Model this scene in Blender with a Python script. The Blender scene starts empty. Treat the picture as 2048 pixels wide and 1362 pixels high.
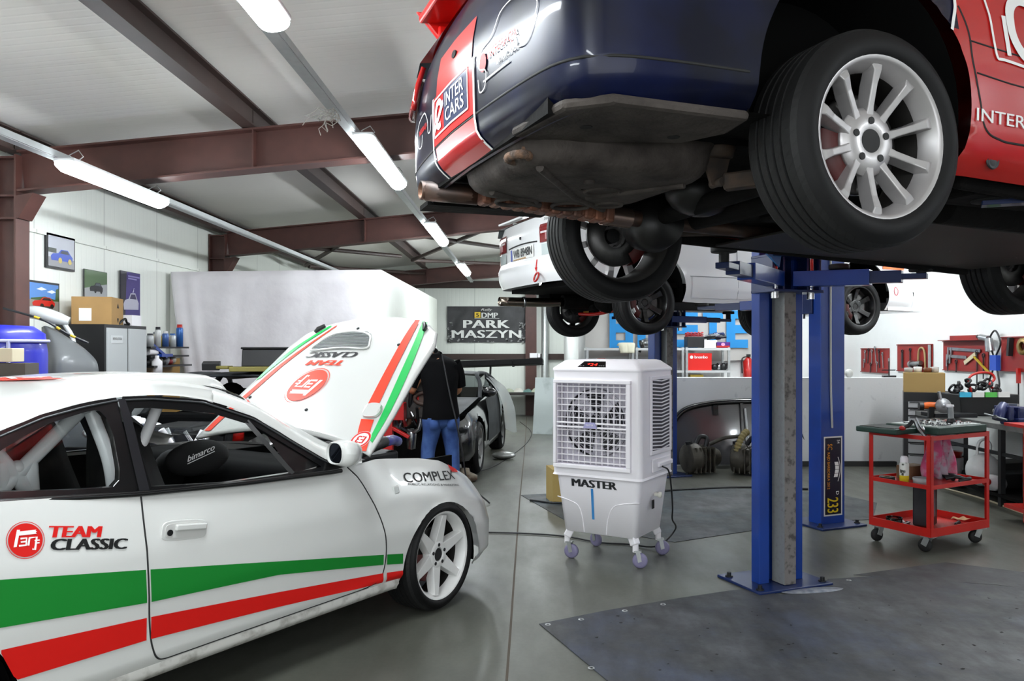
import bpy, math, random
import numpy as np
from mathutils import Matrix, Vector, Euler
sc = bpy.context.scene
COL = sc.collection
R = math.radians
# ---------------------------------------------------------------- camera, world, big lights, exposure
cd = bpy.data.cameras.new('camera'); cam = bpy.data.objects.new('camera', cd); COL.objects.link(cam)
cam.location = (0, 0, 1.45); cam.rotation_euler = (R(90), 0, 0)
cd.sensor_width = 36; cd.lens = 1600 / 2048 * 36; cd.shift_x = -26 / 2048; cd.shift_y = 16 / 2048
cd.clip_start = .05; cd.clip_end = 200
sc.camera = cam
w = bpy.data.worlds.new('world'); sc.world = w; w.use_nodes = True
w.node_tree.nodes['Background'].inputs[0].default_value = (.80, .90, 1, 1)
w.node_tree.nodes['Background'].inputs[1].default_value = .35
def area(name, loc, rot, sx, sy, power, col=(1, 1, 1)):
    l = bpy.data.lights.new(name, 'AREA'); l.shape = 'RECTANGLE'; l.size = sx; l.size_y = sy; l.energy = power; l.color = col
    o = bpy.data.objects.new(name, l); COL.objects.link(o); o.location = loc; o.rotation_euler = [R(a) for a in rot]
    return o
# daylight through the open roller gates behind the camera and on the right
area('gate_daylight', (.3, -3.35, 1.75), (90, 0, 0), 6.5, 3.0, 130, (.95, .98, 1))
sc.view_settings.view_transform = 'Standard'; sc.view_settings.look = 'None'
sc.view_settings.exposure = 0.4; sc.view_settings.gamma = 1; sc.view_settings.use_curve_mapping = False
sc.cycles.use_denoising = True
sc.cycles.max_bounces = 8; sc.cycles.diffuse_bounces = 4; sc.cycles.glossy_bounces = 4; sc.cycles.transmission_bounces = 6
sc.cycles.transparent_max_bounces = 8; sc.cycles.caustics_reflective = False; sc.cycles.caustics_refractive = False
sc.cycles.sample_clamp_indirect = 6
# ---------------------------------------------------------------- materials
def lin(c):
    c = c.lstrip('#'); v = [int(c[i:i + 2], 16) / 255 for i in (0, 2, 4)]
    return tuple([x / 12.92 if x <= .04045 else ((x + .055) / 1.055) ** 2.4 for x in v]) + (1,)
MATS = {}
def mat(name, col, rough=.5, metal=0, coat=0, var=0, vscale=6, bump=0, bscale=40, col2=None, spec=.5, emit=0, alpha=1, trans=0, stretch=(1, 1, 1), lo=.35, hi=.7, detail=6):
    """principled material; var/col2 mix in a second colour through noise in object space, bump adds fine relief"""
    if name in MATS: return MATS[name]
    m = bpy.data.materials.new(name); m.use_nodes = True; MATS[name] = m
    nt = m.node_tree; b = nt.nodes['Principled BSDF']; L = nt.links.new
    c1 = lin(col); b.inputs['Base Color'].default_value = c1
    b.inputs['Roughness'].default_value = rough; b.inputs['Metallic'].default_value = metal
    b.inputs['Coat Weight'].default_value = coat; b.inputs['Coat Roughness'].default_value = .04
    b.inputs['Specular IOR Level'].default_value = spec
    if trans: b.inputs['Transmission Weight'].default_value = trans
    if alpha < 1: b.inputs['Alpha'].default_value = alpha
    if emit: b.inputs['Emission Color'].default_value = c1; b.inputs['Emission Strength'].default_value = emit
    if var or bump or col2:
        tc = nt.nodes.new('ShaderNodeTexCoord'); mp = nt.nodes.new('ShaderNodeMapping'); mp.inputs['Scale'].default_value = stretch
        L(tc.outputs['Object'], mp.inputs['Vector'])
    if var or col2:
        n = nt.nodes.new('ShaderNodeTexNoise'); n.inputs['Scale'].default_value = vscale; n.inputs['Detail'].default_value = detail
        L(mp.outputs[0], n.inputs['Vector'])
        r = nt.nodes.new('ShaderNodeValToRGB'); r.color_ramp.elements[0].position = lo; r.color_ramp.elements[1].position = hi
        c2 = lin(col2) if col2 else tuple([x * (1 - var) for x in c1[:3]]) + (1,)
        r.color_ramp.elements[0].color = c1; r.color_ramp.elements[1].color = c2
        L(n.outputs['Fac'], r.inputs['Fac']); L(r.outputs['Color'], b.inputs['Base Color'])
    if bump:
        n2 = nt.nodes.new('ShaderNodeTexNoise'); n2.inputs['Scale'].default_value = bscale; n2.inputs['Detail'].default_value = 4
        L(mp.outputs[0], n2.inputs['Vector'])
        bp = nt.nodes.new('ShaderNodeBump'); bp.inputs['Strength'].default_value = bump; bp.inputs['Distance'].default_value = .01
        L(n2.outputs['Fac'], bp.inputs['Height']); L(bp.outputs['Normal'], b.inputs['Normal'])
    return m
def glass(name, col='#ffffff', mixr=.12, dark=0.0):
    if name in MATS: return MATS[name]
    m = bpy.data.materials.new(name); m.use_nodes = True; MATS[name] = m
    nt = m.node_tree; nt.nodes.clear(); L = nt.links.new
    o = nt.nodes.new('ShaderNodeOutputMaterial'); mx = nt.nodes.new('ShaderNodeMixShader')
    t = nt.nodes.new('ShaderNodeBsdfTransparent'); g = nt.nodes.new('ShaderNodeBsdfGlossy'); g.inputs['Roughness'].default_value = .01
    f = nt.nodes.new('ShaderNodeFresnel'); f.inputs['IOR'].default_value = 1.5
    t.inputs['Color'].default_value = lin(col)
    L(f.outputs[0], mx.inputs[0]); L(t.outputs[0], mx.inputs[1]); L(g.outputs[0], mx.inputs[2]); L(mx.outputs[0], o.inputs[0])
    return m
black_plastic = mat('black_plastic', '#17181a', .45)
rubber = mat('tyre_rubber', '#111112', .72, var=.3, vscale=9, bump=.15, bscale=60)
steel = mat('bare_steel', '#a9abad', .32, 1, var=.25, vscale=12)
chrome = mat('chrome', '#d8d8da', .12, 1)
dark_steel = mat('dark_steel', '#3a3b3d', .45, .8, var=.3, vscale=14)
galv = mat('galvanised_steel', '#b9bcbc', .4, .75, var=.15, vscale=22)
card = mat('cardboard', '#b08b57', .8, var=.12, vscale=5)
red_paint = mat('red_paint', '#b8140d', .35, 0, .5, var=.2, vscale=10)
white_vinyl = mat('white_vinyl', '#f2f2f0', .5, spec=.3)
black_vinyl = mat('black_vinyl', '#141414', .5, spec=.3)
red_vinyl = mat('red_vinyl', '#d0140e', .5, spec=.3)
orange_vinyl = mat('orange_vinyl', '#e8360e', .5, spec=.3)
green_vinyl = mat('green_vinyl', '#0a7a26', .5, spec=.3)
white_plastic = mat('white_plastic', '#f4f1f5', .42, var=.03, vscale=3)
# ---------------------------------------------------------------- mesh builder
class MB:
    def __init__(s): s.v = []; s.f = []; s.mi = []; s.sm = []; s.M = Matrix.Identity(4); s.mat = 0
    def add(s, vs, fs, smooth=False):
        n = len(s.v); M = s.M
        s.v += [tuple(M @ Vector(p)) for p in vs]
        s.f += [tuple(i + n for i in f) for f in fs]; s.mi += [s.mat] * len(fs); s.sm += [smooth] * len(fs)
        return s
    def box(s, c, d, rz=0, rot=None, taper=1.0):
        x, y, z = d[0] / 2, d[1] / 2, d[2] / 2; M = Matrix.Translation(c) @ (Euler([R(a) for a in rot]).to_matrix().to_4x4() if rot else Matrix.Rotation(R(rz), 4, 'Z'))
        t = taper
        p = [(-x, -y, -z), (x, -y, -z), (x, y, -z), (-x, y, -z), (-x * t, -y * t, z), (x * t, -y * t, z), (x * t, y * t, z), (-x * t, y * t, z)]
        return s.add([M @ Vector(q) for q in p], [(0, 3, 2, 1), (4, 5, 6, 7), (0, 1, 5, 4), (1, 2, 6, 5), (2, 3, 7, 6), (3, 0, 4, 7)])
    def bar(s, p0, p1, w, h, up=(0, 0, 1)):
        p0, p1 = Vector(p0), Vector(p1); d = (p1 - p0).normalized(); u = Vector(up)
        if abs(d.dot(u)) > .98: u = Vector((0, 1, 0))
        a = d.cross(u).normalized(); b = a.cross(d).normalized(); q = []
        for p in (p0, p1): q += [p + a * (i * w / 2) + b * (j * h / 2) for i, j in ((-1, -1), (1, -1), (1, 1), (-1, 1))]
        return s.add(q, [(0, 1, 2, 3), (7, 6, 5, 4), (0, 4, 5, 1), (1, 5, 6, 2), (2, 6, 7, 3), (3, 7, 4, 0)])
    def tube(s, path, r, n=10, closed=False, caps=True):
        P = [Vector(p) for p in path]; m = len(P); rs = r if isinstance(r, (list, tuple)) else [r] * m
        vs = []; prev = None
        for i in range(m):
            if closed: t = P[(i + 1) % m] - P[i - 1]
            else: t = P[min(i + 1, m - 1)] - P[max(i - 1, 0)]
            t = t.normalized() if t.length > 1e-9 else Vector((0, 0, 1))
            if prev is None:
                u = Vector((0, 0, 1)) if abs(t.z) < .9 else Vector((1, 0, 0))
                a = t.cross(u).normalized()
            else:
                a = prev - t * prev.dot(t); a = a.normalized() if a.length > 1e-6 else t.orthogonal().normalized()
            prev = a; b = t.cross(a)
            vs += [P[i] + (a * math.cos(2 * math.pi * k / n) + b * math.sin(2 * math.pi * k / n)) * rs[i] for k in range(n)]
        fs = []
        for i in range(m if closed else m - 1):
            j = (i + 1) % m
            fs += [(i * n + k, i * n + (k + 1) % n, j * n + (k + 1) % n, j * n + k) for k in range(n)]
        s.add(vs, fs, True)
        if caps and not closed: s.add(vs[:n], [tuple(range(n))[::-1]]); s.add(vs[-n:], [tuple(range(n))])
        return s
    def cyl(s, p0, p1, r, r1=None, n=20, caps=True): return s.tube([p0, p1], [r, r if r1 is None else r1], n, caps=caps)
    def lathe(s, prof, n=32, M=None, a0=0, a1=360, smooth=True):
        full = abs(a1 - a0) >= 360; k = n if full else n + 1; M = M or Matrix.Identity(4); vs = []
        for i in range(k):
            a = R(a0 + (a1 - a0) * i / n); c, t = math.cos(a), math.sin(a)
            vs += [M @ Vector((r * c, r * t, z)) for r, z in prof]
        m = len(prof); fs = []
        for i in range(n):
            j = (i + 1) % k
            fs += [(i * m + q, j * m + q, j * m + q + 1, i * m + q + 1) for q in range(m - 1)]
        return s.add(vs, fs, smooth)
    def prism(s, poly, h, M=None, z0=0):
        M = M or Matrix.Identity(4); n = len(poly)
        vs = [M @ Vector((x, y, z0)) for x, y in poly] + [M @ Vector((x, y, z0 + h)) for x, y in poly]
        fs = [tuple(range(n))[::-1], tuple(range(n, 2 * n))] + [(i, (i + 1) % n, n + (i + 1) % n, n + i) for i in range(n)]
        return s.add(vs, fs)
    def grid(s, rows, smooth=True, flip=False, keep=None):
        m = len(rows); n = len(rows[0]); vs = [p for r_ in rows for p in r_]; fs = []
        for i in range(m - 1):
            for j in range(n - 1):
                if keep and not keep(i, j): continue
                f = (i * n + j, i * n + j + 1, (i + 1) * n + j + 1, (i + 1) * n + j); fs.append(f[::-1] if flip else f)
        return s.add(vs, fs, smooth)
    def ball(s, c, r, nu=16, nv=10, M=None):
        r = r if isinstance(r, (tuple, list)) else (r, r, r); rows = []
        for i in range(nv + 1):
            t = math.pi * i / nv
            rows.append([(c[0] + r[0] * math.sin(t) * math.cos(2 * math.pi * j / nu), c[1] + r[1] * math.sin(t) * math.sin(2 * math.pi * j / nu), c[2] + r[2] * math.cos(t)) for j in range(nu + 1)])
        if M: rows = [[M @ Vector(p) for p in q] for q in rows]
        return s.grid(rows)
    def poly(s, pts, smooth=False): return s.add(pts, [tuple(range(len(pts)))], smooth)
def link(name, me, parent=None, loc=None, rz=0):
    o = bpy.data.objects.new(name, me); COL.objects.link(o)
    if parent is not None: o.parent = parent
    if loc is not None: o.location = loc
    if rz: o.rotation_euler.z = R(rz)
    return o
def obj(name, mb, mats, parent=None, loc=None, rz=0, bev=0, sub=0, solid=0, weld=False, seg=2, label=None):
    me = bpy.data.meshes.new(name); me.from_pydata(mb.v, [], mb.f); me.validate(); me.update()
    for m in (mats if isinstance(mats, (list, tuple)) else [mats]): me.materials.append(m)
    if len(me.polygons) == len(mb.f):
        me.polygons.foreach_set('material_index', mb.mi); me.polygons.foreach_set('use_smooth', mb.sm)
    o = link(name, me, parent, loc, rz)
    if weld: o.modifiers.new('w', 'WELD').merge_threshold = .0005
    if solid: q = o.modifiers.new('s', 'SOLIDIFY'); q.thickness = solid; q.offset = -1
    if bev:
        q = o.modifiers.new('b', 'BEVEL'); q.width = bev; q.segments = seg; q.limit_method = 'ANGLE'; q.angle_limit = R(40)
    if sub: q = o.modifiers.new('u', 'SUBSURF'); q.levels = sub; q.render_levels = sub
    if label: o['label'] = label
    return o
def tag(o, label, cat, group=None, kind=None):
    o['label'] = label
    if cat: o['category'] = cat
    if group: o['group'] = group
    if kind: o['kind'] = kind
    return o
def thing(name, label, cat, loc=(0, 0, 0), rz=0, group=None):
    return tag(link(name, None, None, loc, rz), label, cat, group)
def one(name, mb, mats, label, cat, loc=None, rz=0, group=None, **k):
    return tag(obj(name, mb, mats, None, loc, rz, **k), label, cat, group)
def struct(name, mb, mats, label=None, **k):
    o = obj(name, mb, mats, **k); o['kind'] = 'structure'
    if label: o['label'] = label
    return o
def dup(root, loc=None, rz=None, label=None, group=None):
    r = root.copy(); COL.objects.link(r)
    if loc is not None: r.location = loc
    if rz is not None: r.rotation_euler.z = R(rz)
    if label: r['label'] = label
    if group: r['group'] = group
    for ch in list(root.children):
        c = dup(ch); c.parent = r; c.matrix_parent_inverse = ch.matrix_parent_inverse.copy()
    return r
def T(x=0, y=0, z=0): return Matrix.Translation((x, y, z))
def RX(a): return Matrix.Rotation(R(a), 4, 'X')
def RY(a): return Matrix.Rotation(R(a), 4, 'Y')
def RZ(a): return Matrix.Rotation(R(a), 4, 'Z')
def ip(x, xs, ys): return float(np.interp(x, xs, ys))
def cr(pts, n, closed=False):
    """Catmull-Rom resample of a polyline (any dimension)"""
    P = np.array(pts, float); m = len(P)
    if closed: P = np.vstack([P[-1], P, P[0], P[1]])
    else: P = np.vstack([2 * P[0] - P[1], P, 2 * P[-1] - P[-2]])
    segs = m if closed else m - 1; out = []
    for k in range(n):
        t = k * segs / (n if closed else n - 1); i = min(int(t), segs - 1); t -= i
        a, b, c, d = P[i], P[i + 1], P[i + 2], P[i + 3]
        out.append(.5 * (2 * b + (c - a) * t + (2 * a - 5 * b + 4 * c - d) * t * t + (3 * b - a - 3 * c + d) * t ** 3))
    return [tuple(q) for q in out]
def even(pts, n, closed=False):
    """arc-length even resample of a polyline"""
    P = np.array(pts, float)
    if closed: P = np.vstack([P, P[0]])
    d = np.r_[0, np.cumsum(np.linalg.norm(np.diff(P, axis=0), axis=1))]
    t = np.linspace(0, d[-1], n, endpoint=not closed)
    return [tuple(q) for q in np.stack([np.interp(t, d, P[:, i]) for i in range(P.shape[1])], 1)]
def patch(ctrl, nu, nv):
    rows = [cr(r, nv) for r in ctrl]; cols = [cr([rows[i][j] for i in range(len(rows))], nu) for j in range(nv)]
    return [[cols[j][i] for j in range(nv)] for i in range(nu)]
# ---------------------------------------------------------------- lettering
def text2d(s, size=1, shear=0, bold=0, sx=1, align='LEFT', space=1):
    c = bpy.data.curves.new('t', 'FONT'); c.body = s; c.size = size; c.shear = shear; c.offset = 0; c.align_x = align
    c.resolution_u = 3; c.space_character = space; c.fill_mode = 'FRONT'
    o = bpy.data.objects.new('t', c); COL.objects.link(o)
    dg = bpy.context.evaluated_depsgraph_get(); me = bpy.data.meshes.new_from_object(o.evaluated_get(dg))
    v = [(p.co.x * sx, p.co.y) for p in me.vertices]; f = [tuple(p.vertices) for p in me.polygons]
    if bold:   # heavier strokes: the same lettering laid over itself, shifted sideways
        n = len(v); b = bold * size * sx; v = [(x + k_ * b, y, .00025 * (k_ + 1)) for k_ in (-1, 0, 1) for x, y in v]; f = [tuple(i + n * k_ for i in q) for k_ in (0, 1, 2) for q in f]
    bpy.data.objects.remove(o); bpy.data.curves.remove(c); bpy.data.meshes.remove(me)
    return v, f
def fit(s, W, H, **k):
    """lettering scaled to a W x H box with its lower left corner at 0,0"""
    v, f = text2d(s, 1, **k); a = np.array(v); mn, mx = a.min(0)[:2], a.max(0)[:2]; a[:, :2] = (a[:, :2] - mn) / (mx - mn) * (W, H)
    return [tuple(p) for p in a], f
def place(mb, vf, fn):
    v, f = vf; q = []
    for p in v:
        c = Vector(fn(p[0], p[1]))
        if len(p) > 2 and p[2]:   # lift the overlaid copy a hair along the surface normal
            n = (Vector(fn(p[0] + 1e-3, p[1])) - c).cross(Vector(fn(p[0], p[1] + 1e-3)) - c); c += n.normalized() * p[2]
        q.append(c)
    mb.add(q, f); return mb
def disc2d(r, n=40, r0=0):
    o = [(r * math.cos(2 * math.pi * i / n), r * math.sin(2 * math.pi * i / n)) for i in range(n)]
    if not r0: return o, [tuple(range(n))]
    i_ = [(r0 * x / r, r0 * y / r) for x, y in o]
    return o + i_, [(i, (i + 1) % n, n + (i + 1) % n, n + i) for i in range(n)]
def band2d(top, bot): return list(top) + list(bot), [(i, i + 1, len(top) + i + 1, len(top) + i) for i in range(len(top) - 1)]
def line2d(pts, w):
    P = [Vector(p) for p in pts]; a, b = [], []
    for i, p in enumerate(P):
        t = (P[min(i + 1, len(P) - 1)] - P[max(i - 1, 0)]).normalized(); n = Vector((-t.y, t.x)) * w / 2
        a.append(tuple(p + n)); b.append(tuple(p - n))
    return band2d(a, b)
rnd = random.Random(7)
# ================================================================ building
def xyz(px, py, Y): return ((px - 1050) / 1600 * Y, Y, 1.45 + (697 - py) / 1600 * Y)
def floor_mat():
    m = bpy.data.materials.new('concrete_floor'); m.use_nodes = True; nt = m.node_tree; L = nt.links.new; b = nt.nodes['Principled BSDF']
    tc = nt.nodes.new('ShaderNodeTexCoord')
    def noise(s, d=8, sc_=(1, 1, 1)):
        mp = nt.nodes.new('ShaderNodeMapping'); mp.inputs['Scale'].default_value = sc_; L(tc.outputs['Object'], mp.inputs[0])
        n = nt.nodes.new('ShaderNodeTexNoise'); n.inputs['Scale'].default_value = s; n.inputs['Detail'].default_value = d; n.inputs['Roughness'].default_value = .62; L(mp.outputs[0], n.inputs[0]); return n
    def ramp(a, ca, bb, cb, src):
        r = nt.nodes.new('ShaderNodeValToRGB'); e = r.color_ramp.elements; e[0].position = a; e[1].position = bb; e[0].color = ca; e[1].color = cb; L(src, r.inputs[0]); return r
    n1 = noise(.9); r1 = ramp(.3, lin('#50514b'), .72, lin('#66685f'), n1.outputs[0])
    n2 = noise(3.2, 5, (1, .35, 1)); r2 = ramp(.38, (1, 1, 1, 1), .75, (.72, .71, .67, 1), n2.outputs[0])
    n3 = noise(45, 3); r3 = ramp(.35, (.9, .9, .9, 1), .6, (1, 1, 1, 1), n3.outputs[0])
    def mul(a, c, f=1):
        x = nt.nodes.new('ShaderNodeMix'); x.data_type = 'RGBA'; x.blend_type = 'MULTIPLY'; x.inputs[0].default_value = f; L(a, x.inputs[6]); L(c, x.inputs[7]); return x.outputs[2]
    c = mul(mul(r1.outputs[0], r2.outputs[0]), r3.outputs[0]); L(c, b.inputs['Base Color'])
    rr = ramp(.3, (.3, .3, .3, 1), .8, (.46, .46, .46, 1), n2.outputs[0]); L(rr.outputs[0], b.inputs['Roughness'])
    bp = nt.nodes.new('ShaderNodeBump'); bp.inputs['Strength'].default_value = .05; L(n3.outputs[0], bp.inputs['Height']); L(bp.outputs[0], b.inputs['Normal'])
    return m
def panel_mat(name, col, axis, pitch, groove, rough=.35, col2=None, gdark=.8):
    """sandwich panel: fine ribs across one axis"""
    m = bpy.data.materials.new(name); m.use_nodes = True; nt = m.node_tree; L = nt.links.new; b = nt.nodes['Principled BSDF']
    tc = nt.nodes.new('ShaderNodeTexCoord'); sp = nt.nodes.new('ShaderNodeSeparateXYZ'); L(tc.outputs['Object'], sp.inputs[0])
    def mth(op, a, bb):
        n = nt.nodes.new('ShaderNodeMath'); n.operation = op
        for i, x in ((0, a), (1, bb)):
            if isinstance(x, (int, float)): n.inputs[i].default_value = x
            else: L(x, n.inputs[i])
        return n.outputs[0]
    a = sp.outputs[axis]; f = mth('FRACT', mth('DIVIDE', a, pitch), 0); g = mth('FRACT', mth('DIVIDE', a, groove), 0)
    rib = mth('PINGPONG', f, .5); rib = mth('MINIMUM', mth('MULTIPLY', rib, 6), 1)
    gr = mth('GREATER_THAN', mth('PINGPONG', g, .5), .007)
    h = mth('ADD', mth('MULTIPLY', rib, .12), mth('MULTIPLY', gr, .9))
    bp = nt.nodes.new('ShaderNodeBump'); bp.inputs['Strength'].default_value = .55; bp.inputs['Distance'].default_value = .015; L(h, bp.inputs['Height']); L(bp.outputs[0], b.inputs['Normal'])
    no = nt.nodes.new('ShaderNodeTexNoise'); no.inputs['Scale'].default_value = 1.2; L(tc.outputs['Object'], no.inputs[0])
    r = nt.nodes.new('ShaderNodeValToRGB'); c1 = lin(col); c2 = lin(col2 or col); r.color_ramp.elements[0].color = c1; r.color_ramp.elements[1].color = c2; L(no.outputs[0], r.inputs[0])
    mx = nt.nodes.new('ShaderNodeMix'); mx.data_type = 'RGBA'; mx.inputs[6].default_value = tuple(x * gdark for x in c1[:3]) + (1,); L(gr, mx.inputs[0]); L(r.outputs[0], mx.inputs[7]); L(mx.outputs[2], b.inputs['Base Color'])
    b.inputs['Roughness'].default_value = rough
    return m
wallp = panel_mat('white_wall_panel', '#eef1ea', 1, .085, 1.1, .4, '#e6eae3', .7)
wallpx = panel_mat('white_wall_panel_back', '#e8ece5', 0, .085, 1.1, .4, '#e0e4dd', .7)
ceilm = panel_mat('white_roof_panel', '#efece6', 1, .09, 1.0, .5, '#e6e3dd', .92)
plaster = mat('white_painted_plaster', '#eceeed', .55, var=.07, vscale=2.2, bump=.08, bscale=30)
brown = mat('brown_painted_steel', '#4c2c26', .5, 0, 0, var=.22, vscale=7)
brown_dark = mat('dark_brown_painted_steel', '#35241f', .6, 0, 0, var=.2, vscale=7)
ZR = lambda x: 3.115 + .095 * (x + 2.02) if x < 1.4 else 3.115 + .095 * 3.42 - .095 * (x - 1.4)      # rafter top
XL, XR, YF, YB, YR, XC = -4.05, 5.3, -3.5, 17.5, 12.7, .85
CE = .2
m = MB(); m.poly([(XL, YF, 0), (XR + .2, YF, 0), (XR + .2, YB, 0), (XL, YB, 0)]); struct('floor', m, floor_mat())
def wall(name, a, b, mt, t=.12, top=None, z0=0):
    """wall slab from a to b (plan), its inner face on the line a-b, thickness to the right of a->b, its top under the roof"""
    a, b = Vector(a), Vector(b); d = (b - a).normalized(); n = Vector((d.y, -d.x)) * t; m = MB()
    ks = [i / 12 for i in range(13)]; P = [a + (b - a) * k for k in ks]; zt = [top or ZR(p.x) + CE for p in P]
    for i in range(12):
        p, q = P[i], P[i + 1]
        m.add([(p.x, p.y, z0), (q.x, q.y, z0), (q.x, q.y, zt[i + 1]), (p.x, p.y, zt[i]), (p.x + n.x, p.y + n.y, z0), (q.x + n.x, q.y + n.y, z0), (q.x + n.x, q.y + n.y, zt[i + 1]), (p.x + n.x, p.y + n.y, zt[i])],
              [(3, 2, 1, 0), (4, 5, 6, 7), (2, 3, 7, 6), (0, 1, 5, 4)] + ([(0, 4, 7, 3)] if i == 0 else []) + ([(1, 2, 6, 5)] if i == 11 else []))
    return struct(name, m, mt)
wall('wall_left', (XL, YB), (XL, YF), wallp)
wall('wall_back', (XC, YB), (XL, YB), wallpx)
wall('wall_return', (XC, YR + .13), (XC, YB), plaster)
wall('wall_back_right', (XR, YR), (XC, YR), plaster)
wall('wall_right', (XR, YF), (XR, YR), plaster)
# wall behind the camera: piers and lintel round the open gate
wall('wall_front_left', (XL, YF), (-3.0, YF), wallpx); wall('wall_front_right', (3.7, YF), (XR, YF), wallpx)
m = MB(); m.box((.35, YF - .06, 3.5), (6.7, .12, .44)); struct('wall_front_lintel', m, wallpx)
m = MB()
for x0, x1 in ((XL - .12, 1.4), (1.4, XR + .3)):
    z0, z1 = ZR(x0) + CE, ZR(x1) + CE
    m.add([(x0, YF - .1, z0), (x1, YF - .1, z1), (x1, YB + .12, z1), (x0, YB + .12, z0), (x0, YF - .1, z0 + .1), (x1, YF - .1, z1 + .1), (x1, YB + .12, z1 + .1), (x0, YB + .12, z0 + .1)], [(0, 1, 2, 3), (7, 6, 5, 4), (0, 4, 5, 1), (2, 6, 7, 3)])
struct('ceiling', m, ceilm)
# steel frame
def ibeam(m, a, b, h, w, tf=.014, tw=.01, zt=0):
    a, b = Vector(a), Vector(b)
    m.bar(a - Vector((0, 0, tf / 2)), b - Vector((0, 0, tf / 2)), w, tf); m.bar(a - Vector((0, 0, h - tf / 2)), b - Vector((0, 0, h - tf / 2)), w, tf)
    m.bar(a - Vector((0, 0, h / 2)), b - Vector((0, 0, h / 2)), tw, h - 2 * tf)
k = 1
def trim(m, mt, label):
    global k
    struct(f'trim_{k}', m, mt, label); k += 1
for y, nm in ((6.1, 'nearest'), (10.3, 'second'), (16.75, 'gable end')):
    m = MB(); h = .31
    ibeam(m, (XL + .225, y, ZR(XL + .225)), (1.4, y, ZR(1.4)), h, .17); 
    ibeam(m, (1.4, y, ZR(1.4)), (XR, y, ZR(XR)) if y < 12 else (1.41, y, ZR(1.4)), h, .17)
    for x in (-2.05, .0, 2.6):
        if x < .9 or y < 12: m.bar((x, y - .03, ZR(x) - .014), (x, y - .03, ZR(x) - h + .014), .012, .10, up=(0, 1, 0))
    trim(m, brown, nm + ' brown steel roof rafter')
    for x, s in ((XL, 1),):
        if y > 12 and s < 0: continue
        m = MB(); xa, xb = x + s * .01, x + s * .22; zt = ZR(x) - .01 if y < 12 else ZR(x) - .02
        for xx in (xa + s * .007, xb - s * .007): m.box((xx, y, zt / 2), (.014, .17, zt))
        m.box(((xa + xb) / 2, y, zt / 2), (.19, .01, zt))
        m.box(((xa + xb) / 2, y, zt - h), (.18, .165, .014)); m.box(((xa + xb) / 2, y, zt - .02), (.18, .165, .014)); m.box(((xa + xb) / 2, y, zt - h - .17), (.18, .165, .012))
        m.add([(xb, y + d, z) for d in (-.085, .085) for z in (zt - h - .17, zt - h)] + [(xb + s * .13, y + d, zt - h + .02) for d in (-.085, .085)] + [(xb + s * .02, y + d, zt - h - .17) for d in (-.085, .085)],
              [(0, 6, 4, 1), (2, 3, 5, 7), (6, 7, 5, 4), (0, 2, 7, 6)])
        trim(m, brown, nm + ' brown steel wall column on the ' + ('left' if s > 0 else 'right'))
for x, nm in ((-2.08, 'middle'), (-3.9, 'eaves'), (.05, 'inner')):
    for y0, y1 in ((YF, 6.1), (6.1, 10.3), (10.3, 16.7)):
        m = MB(); z = ZR(x) + .175; ibeam(m, (x, y0 + .01, z), (x, y1 - .01, z), .17, .11); trim(m, brown_dark, nm + ' brown roof purlin')
for p, q in (((-3.7, 10.5), (-2.1, 13.5)), ((-2.1, 10.5), (-3.7, 13.5)), ((-2.0, 10.5), (-.1, 14.2)), ((-.1, 10.5), (-2.0, 14.2)), ((-3.7, 13.7), (-2.1, 16.6)), ((-2.0, 14.2), (-.1, 16.6))):
    m = MB(); m.tube([(p[0], p[1], ZR(p[0]) - .1), (q[0], q[1], ZR(q[0]) - .1)], .032, 10); trim(m, brown_dark, 'dark brown diagonal roof brace')
m = MB(); m.bar((XL, YB - .09, 2.84), (XC, YB - .09, 2.84), .12, .15); trim(m, brown_dark, 'dark brown eaves beam on back wall')
m = MB(); m.bar((XL, YB - .05, 1.27), (XC, YB - .05, 1.27), .08, .13); trim(m, brown_dark, 'brown rail across the white back wall')
m = MB(); m.box((XC - .72, YB - .1, 1.6), (.24, .18, 3.2)); trim(m, brown, 'brown steel post on back wall')
m = MB(); m.bar((XL + .03, 6.3, 1.18), (XL + .03, 10.1, 1.18), .05, .14); trim(m, brown_dark, 'brown rail along left wall')
m = MB(); m.bar((XL + .012, 6.2, 2.42), (XL + .012, 10.1, 2.42), .02, .03); trim(m, wallp, 'white trunking on left wall')
# white room (partition) with its side wall running back
m = MB(); pp = [(XL + .005, 9.12, 2.31), (-1.836, 10.22, 2.455), (-1.836, 16.7, 2.47), (XL + .005, 16.7, 2.40)]
m.add([(x, y, 0) for x, y, z in pp] + pp, [(3, 2, 1, 0), (4, 5, 6, 7)] + [(i, (i + 1) % 4, 4 + (i + 1) % 4, 4 + i) for i in range(4)]); struct('wall_partition', m, mat('white_board', '#e6e9e0', .5, var=.04))
# low concrete parapet on the right
m = MB(); m.box(((1.15 + 4.72) / 2, 10.0, .545), (3.57, .2, 1.09))
struct('wall_parapet', m, mat('white_scuffed_plaster', '#e2e3e4', .6, col2='#b9bbbd', vscale=9, lo=.62, hi=.8, bump=.1), bev=.006)
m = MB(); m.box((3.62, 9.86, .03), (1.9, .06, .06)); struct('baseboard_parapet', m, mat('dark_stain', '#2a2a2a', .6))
# floor joint
m = MB()
jp = [(-.082, 3.3), (-.075, 4.1), (-.068, 5.2), (-.05, 7.7), (-.01, 11), (.04, 17)]
m.add([(x - .006, y, .0012) for x, y in jp] + [(x + .006, y, .0012) for x, y in jp], [(i, i + 6, i + 7, i + 1) for i in range(5)]); struct('trim_joint', m, mat('joint_filler', '#4a4136', .8), 'dark joint cut in concrete floor')
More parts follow.
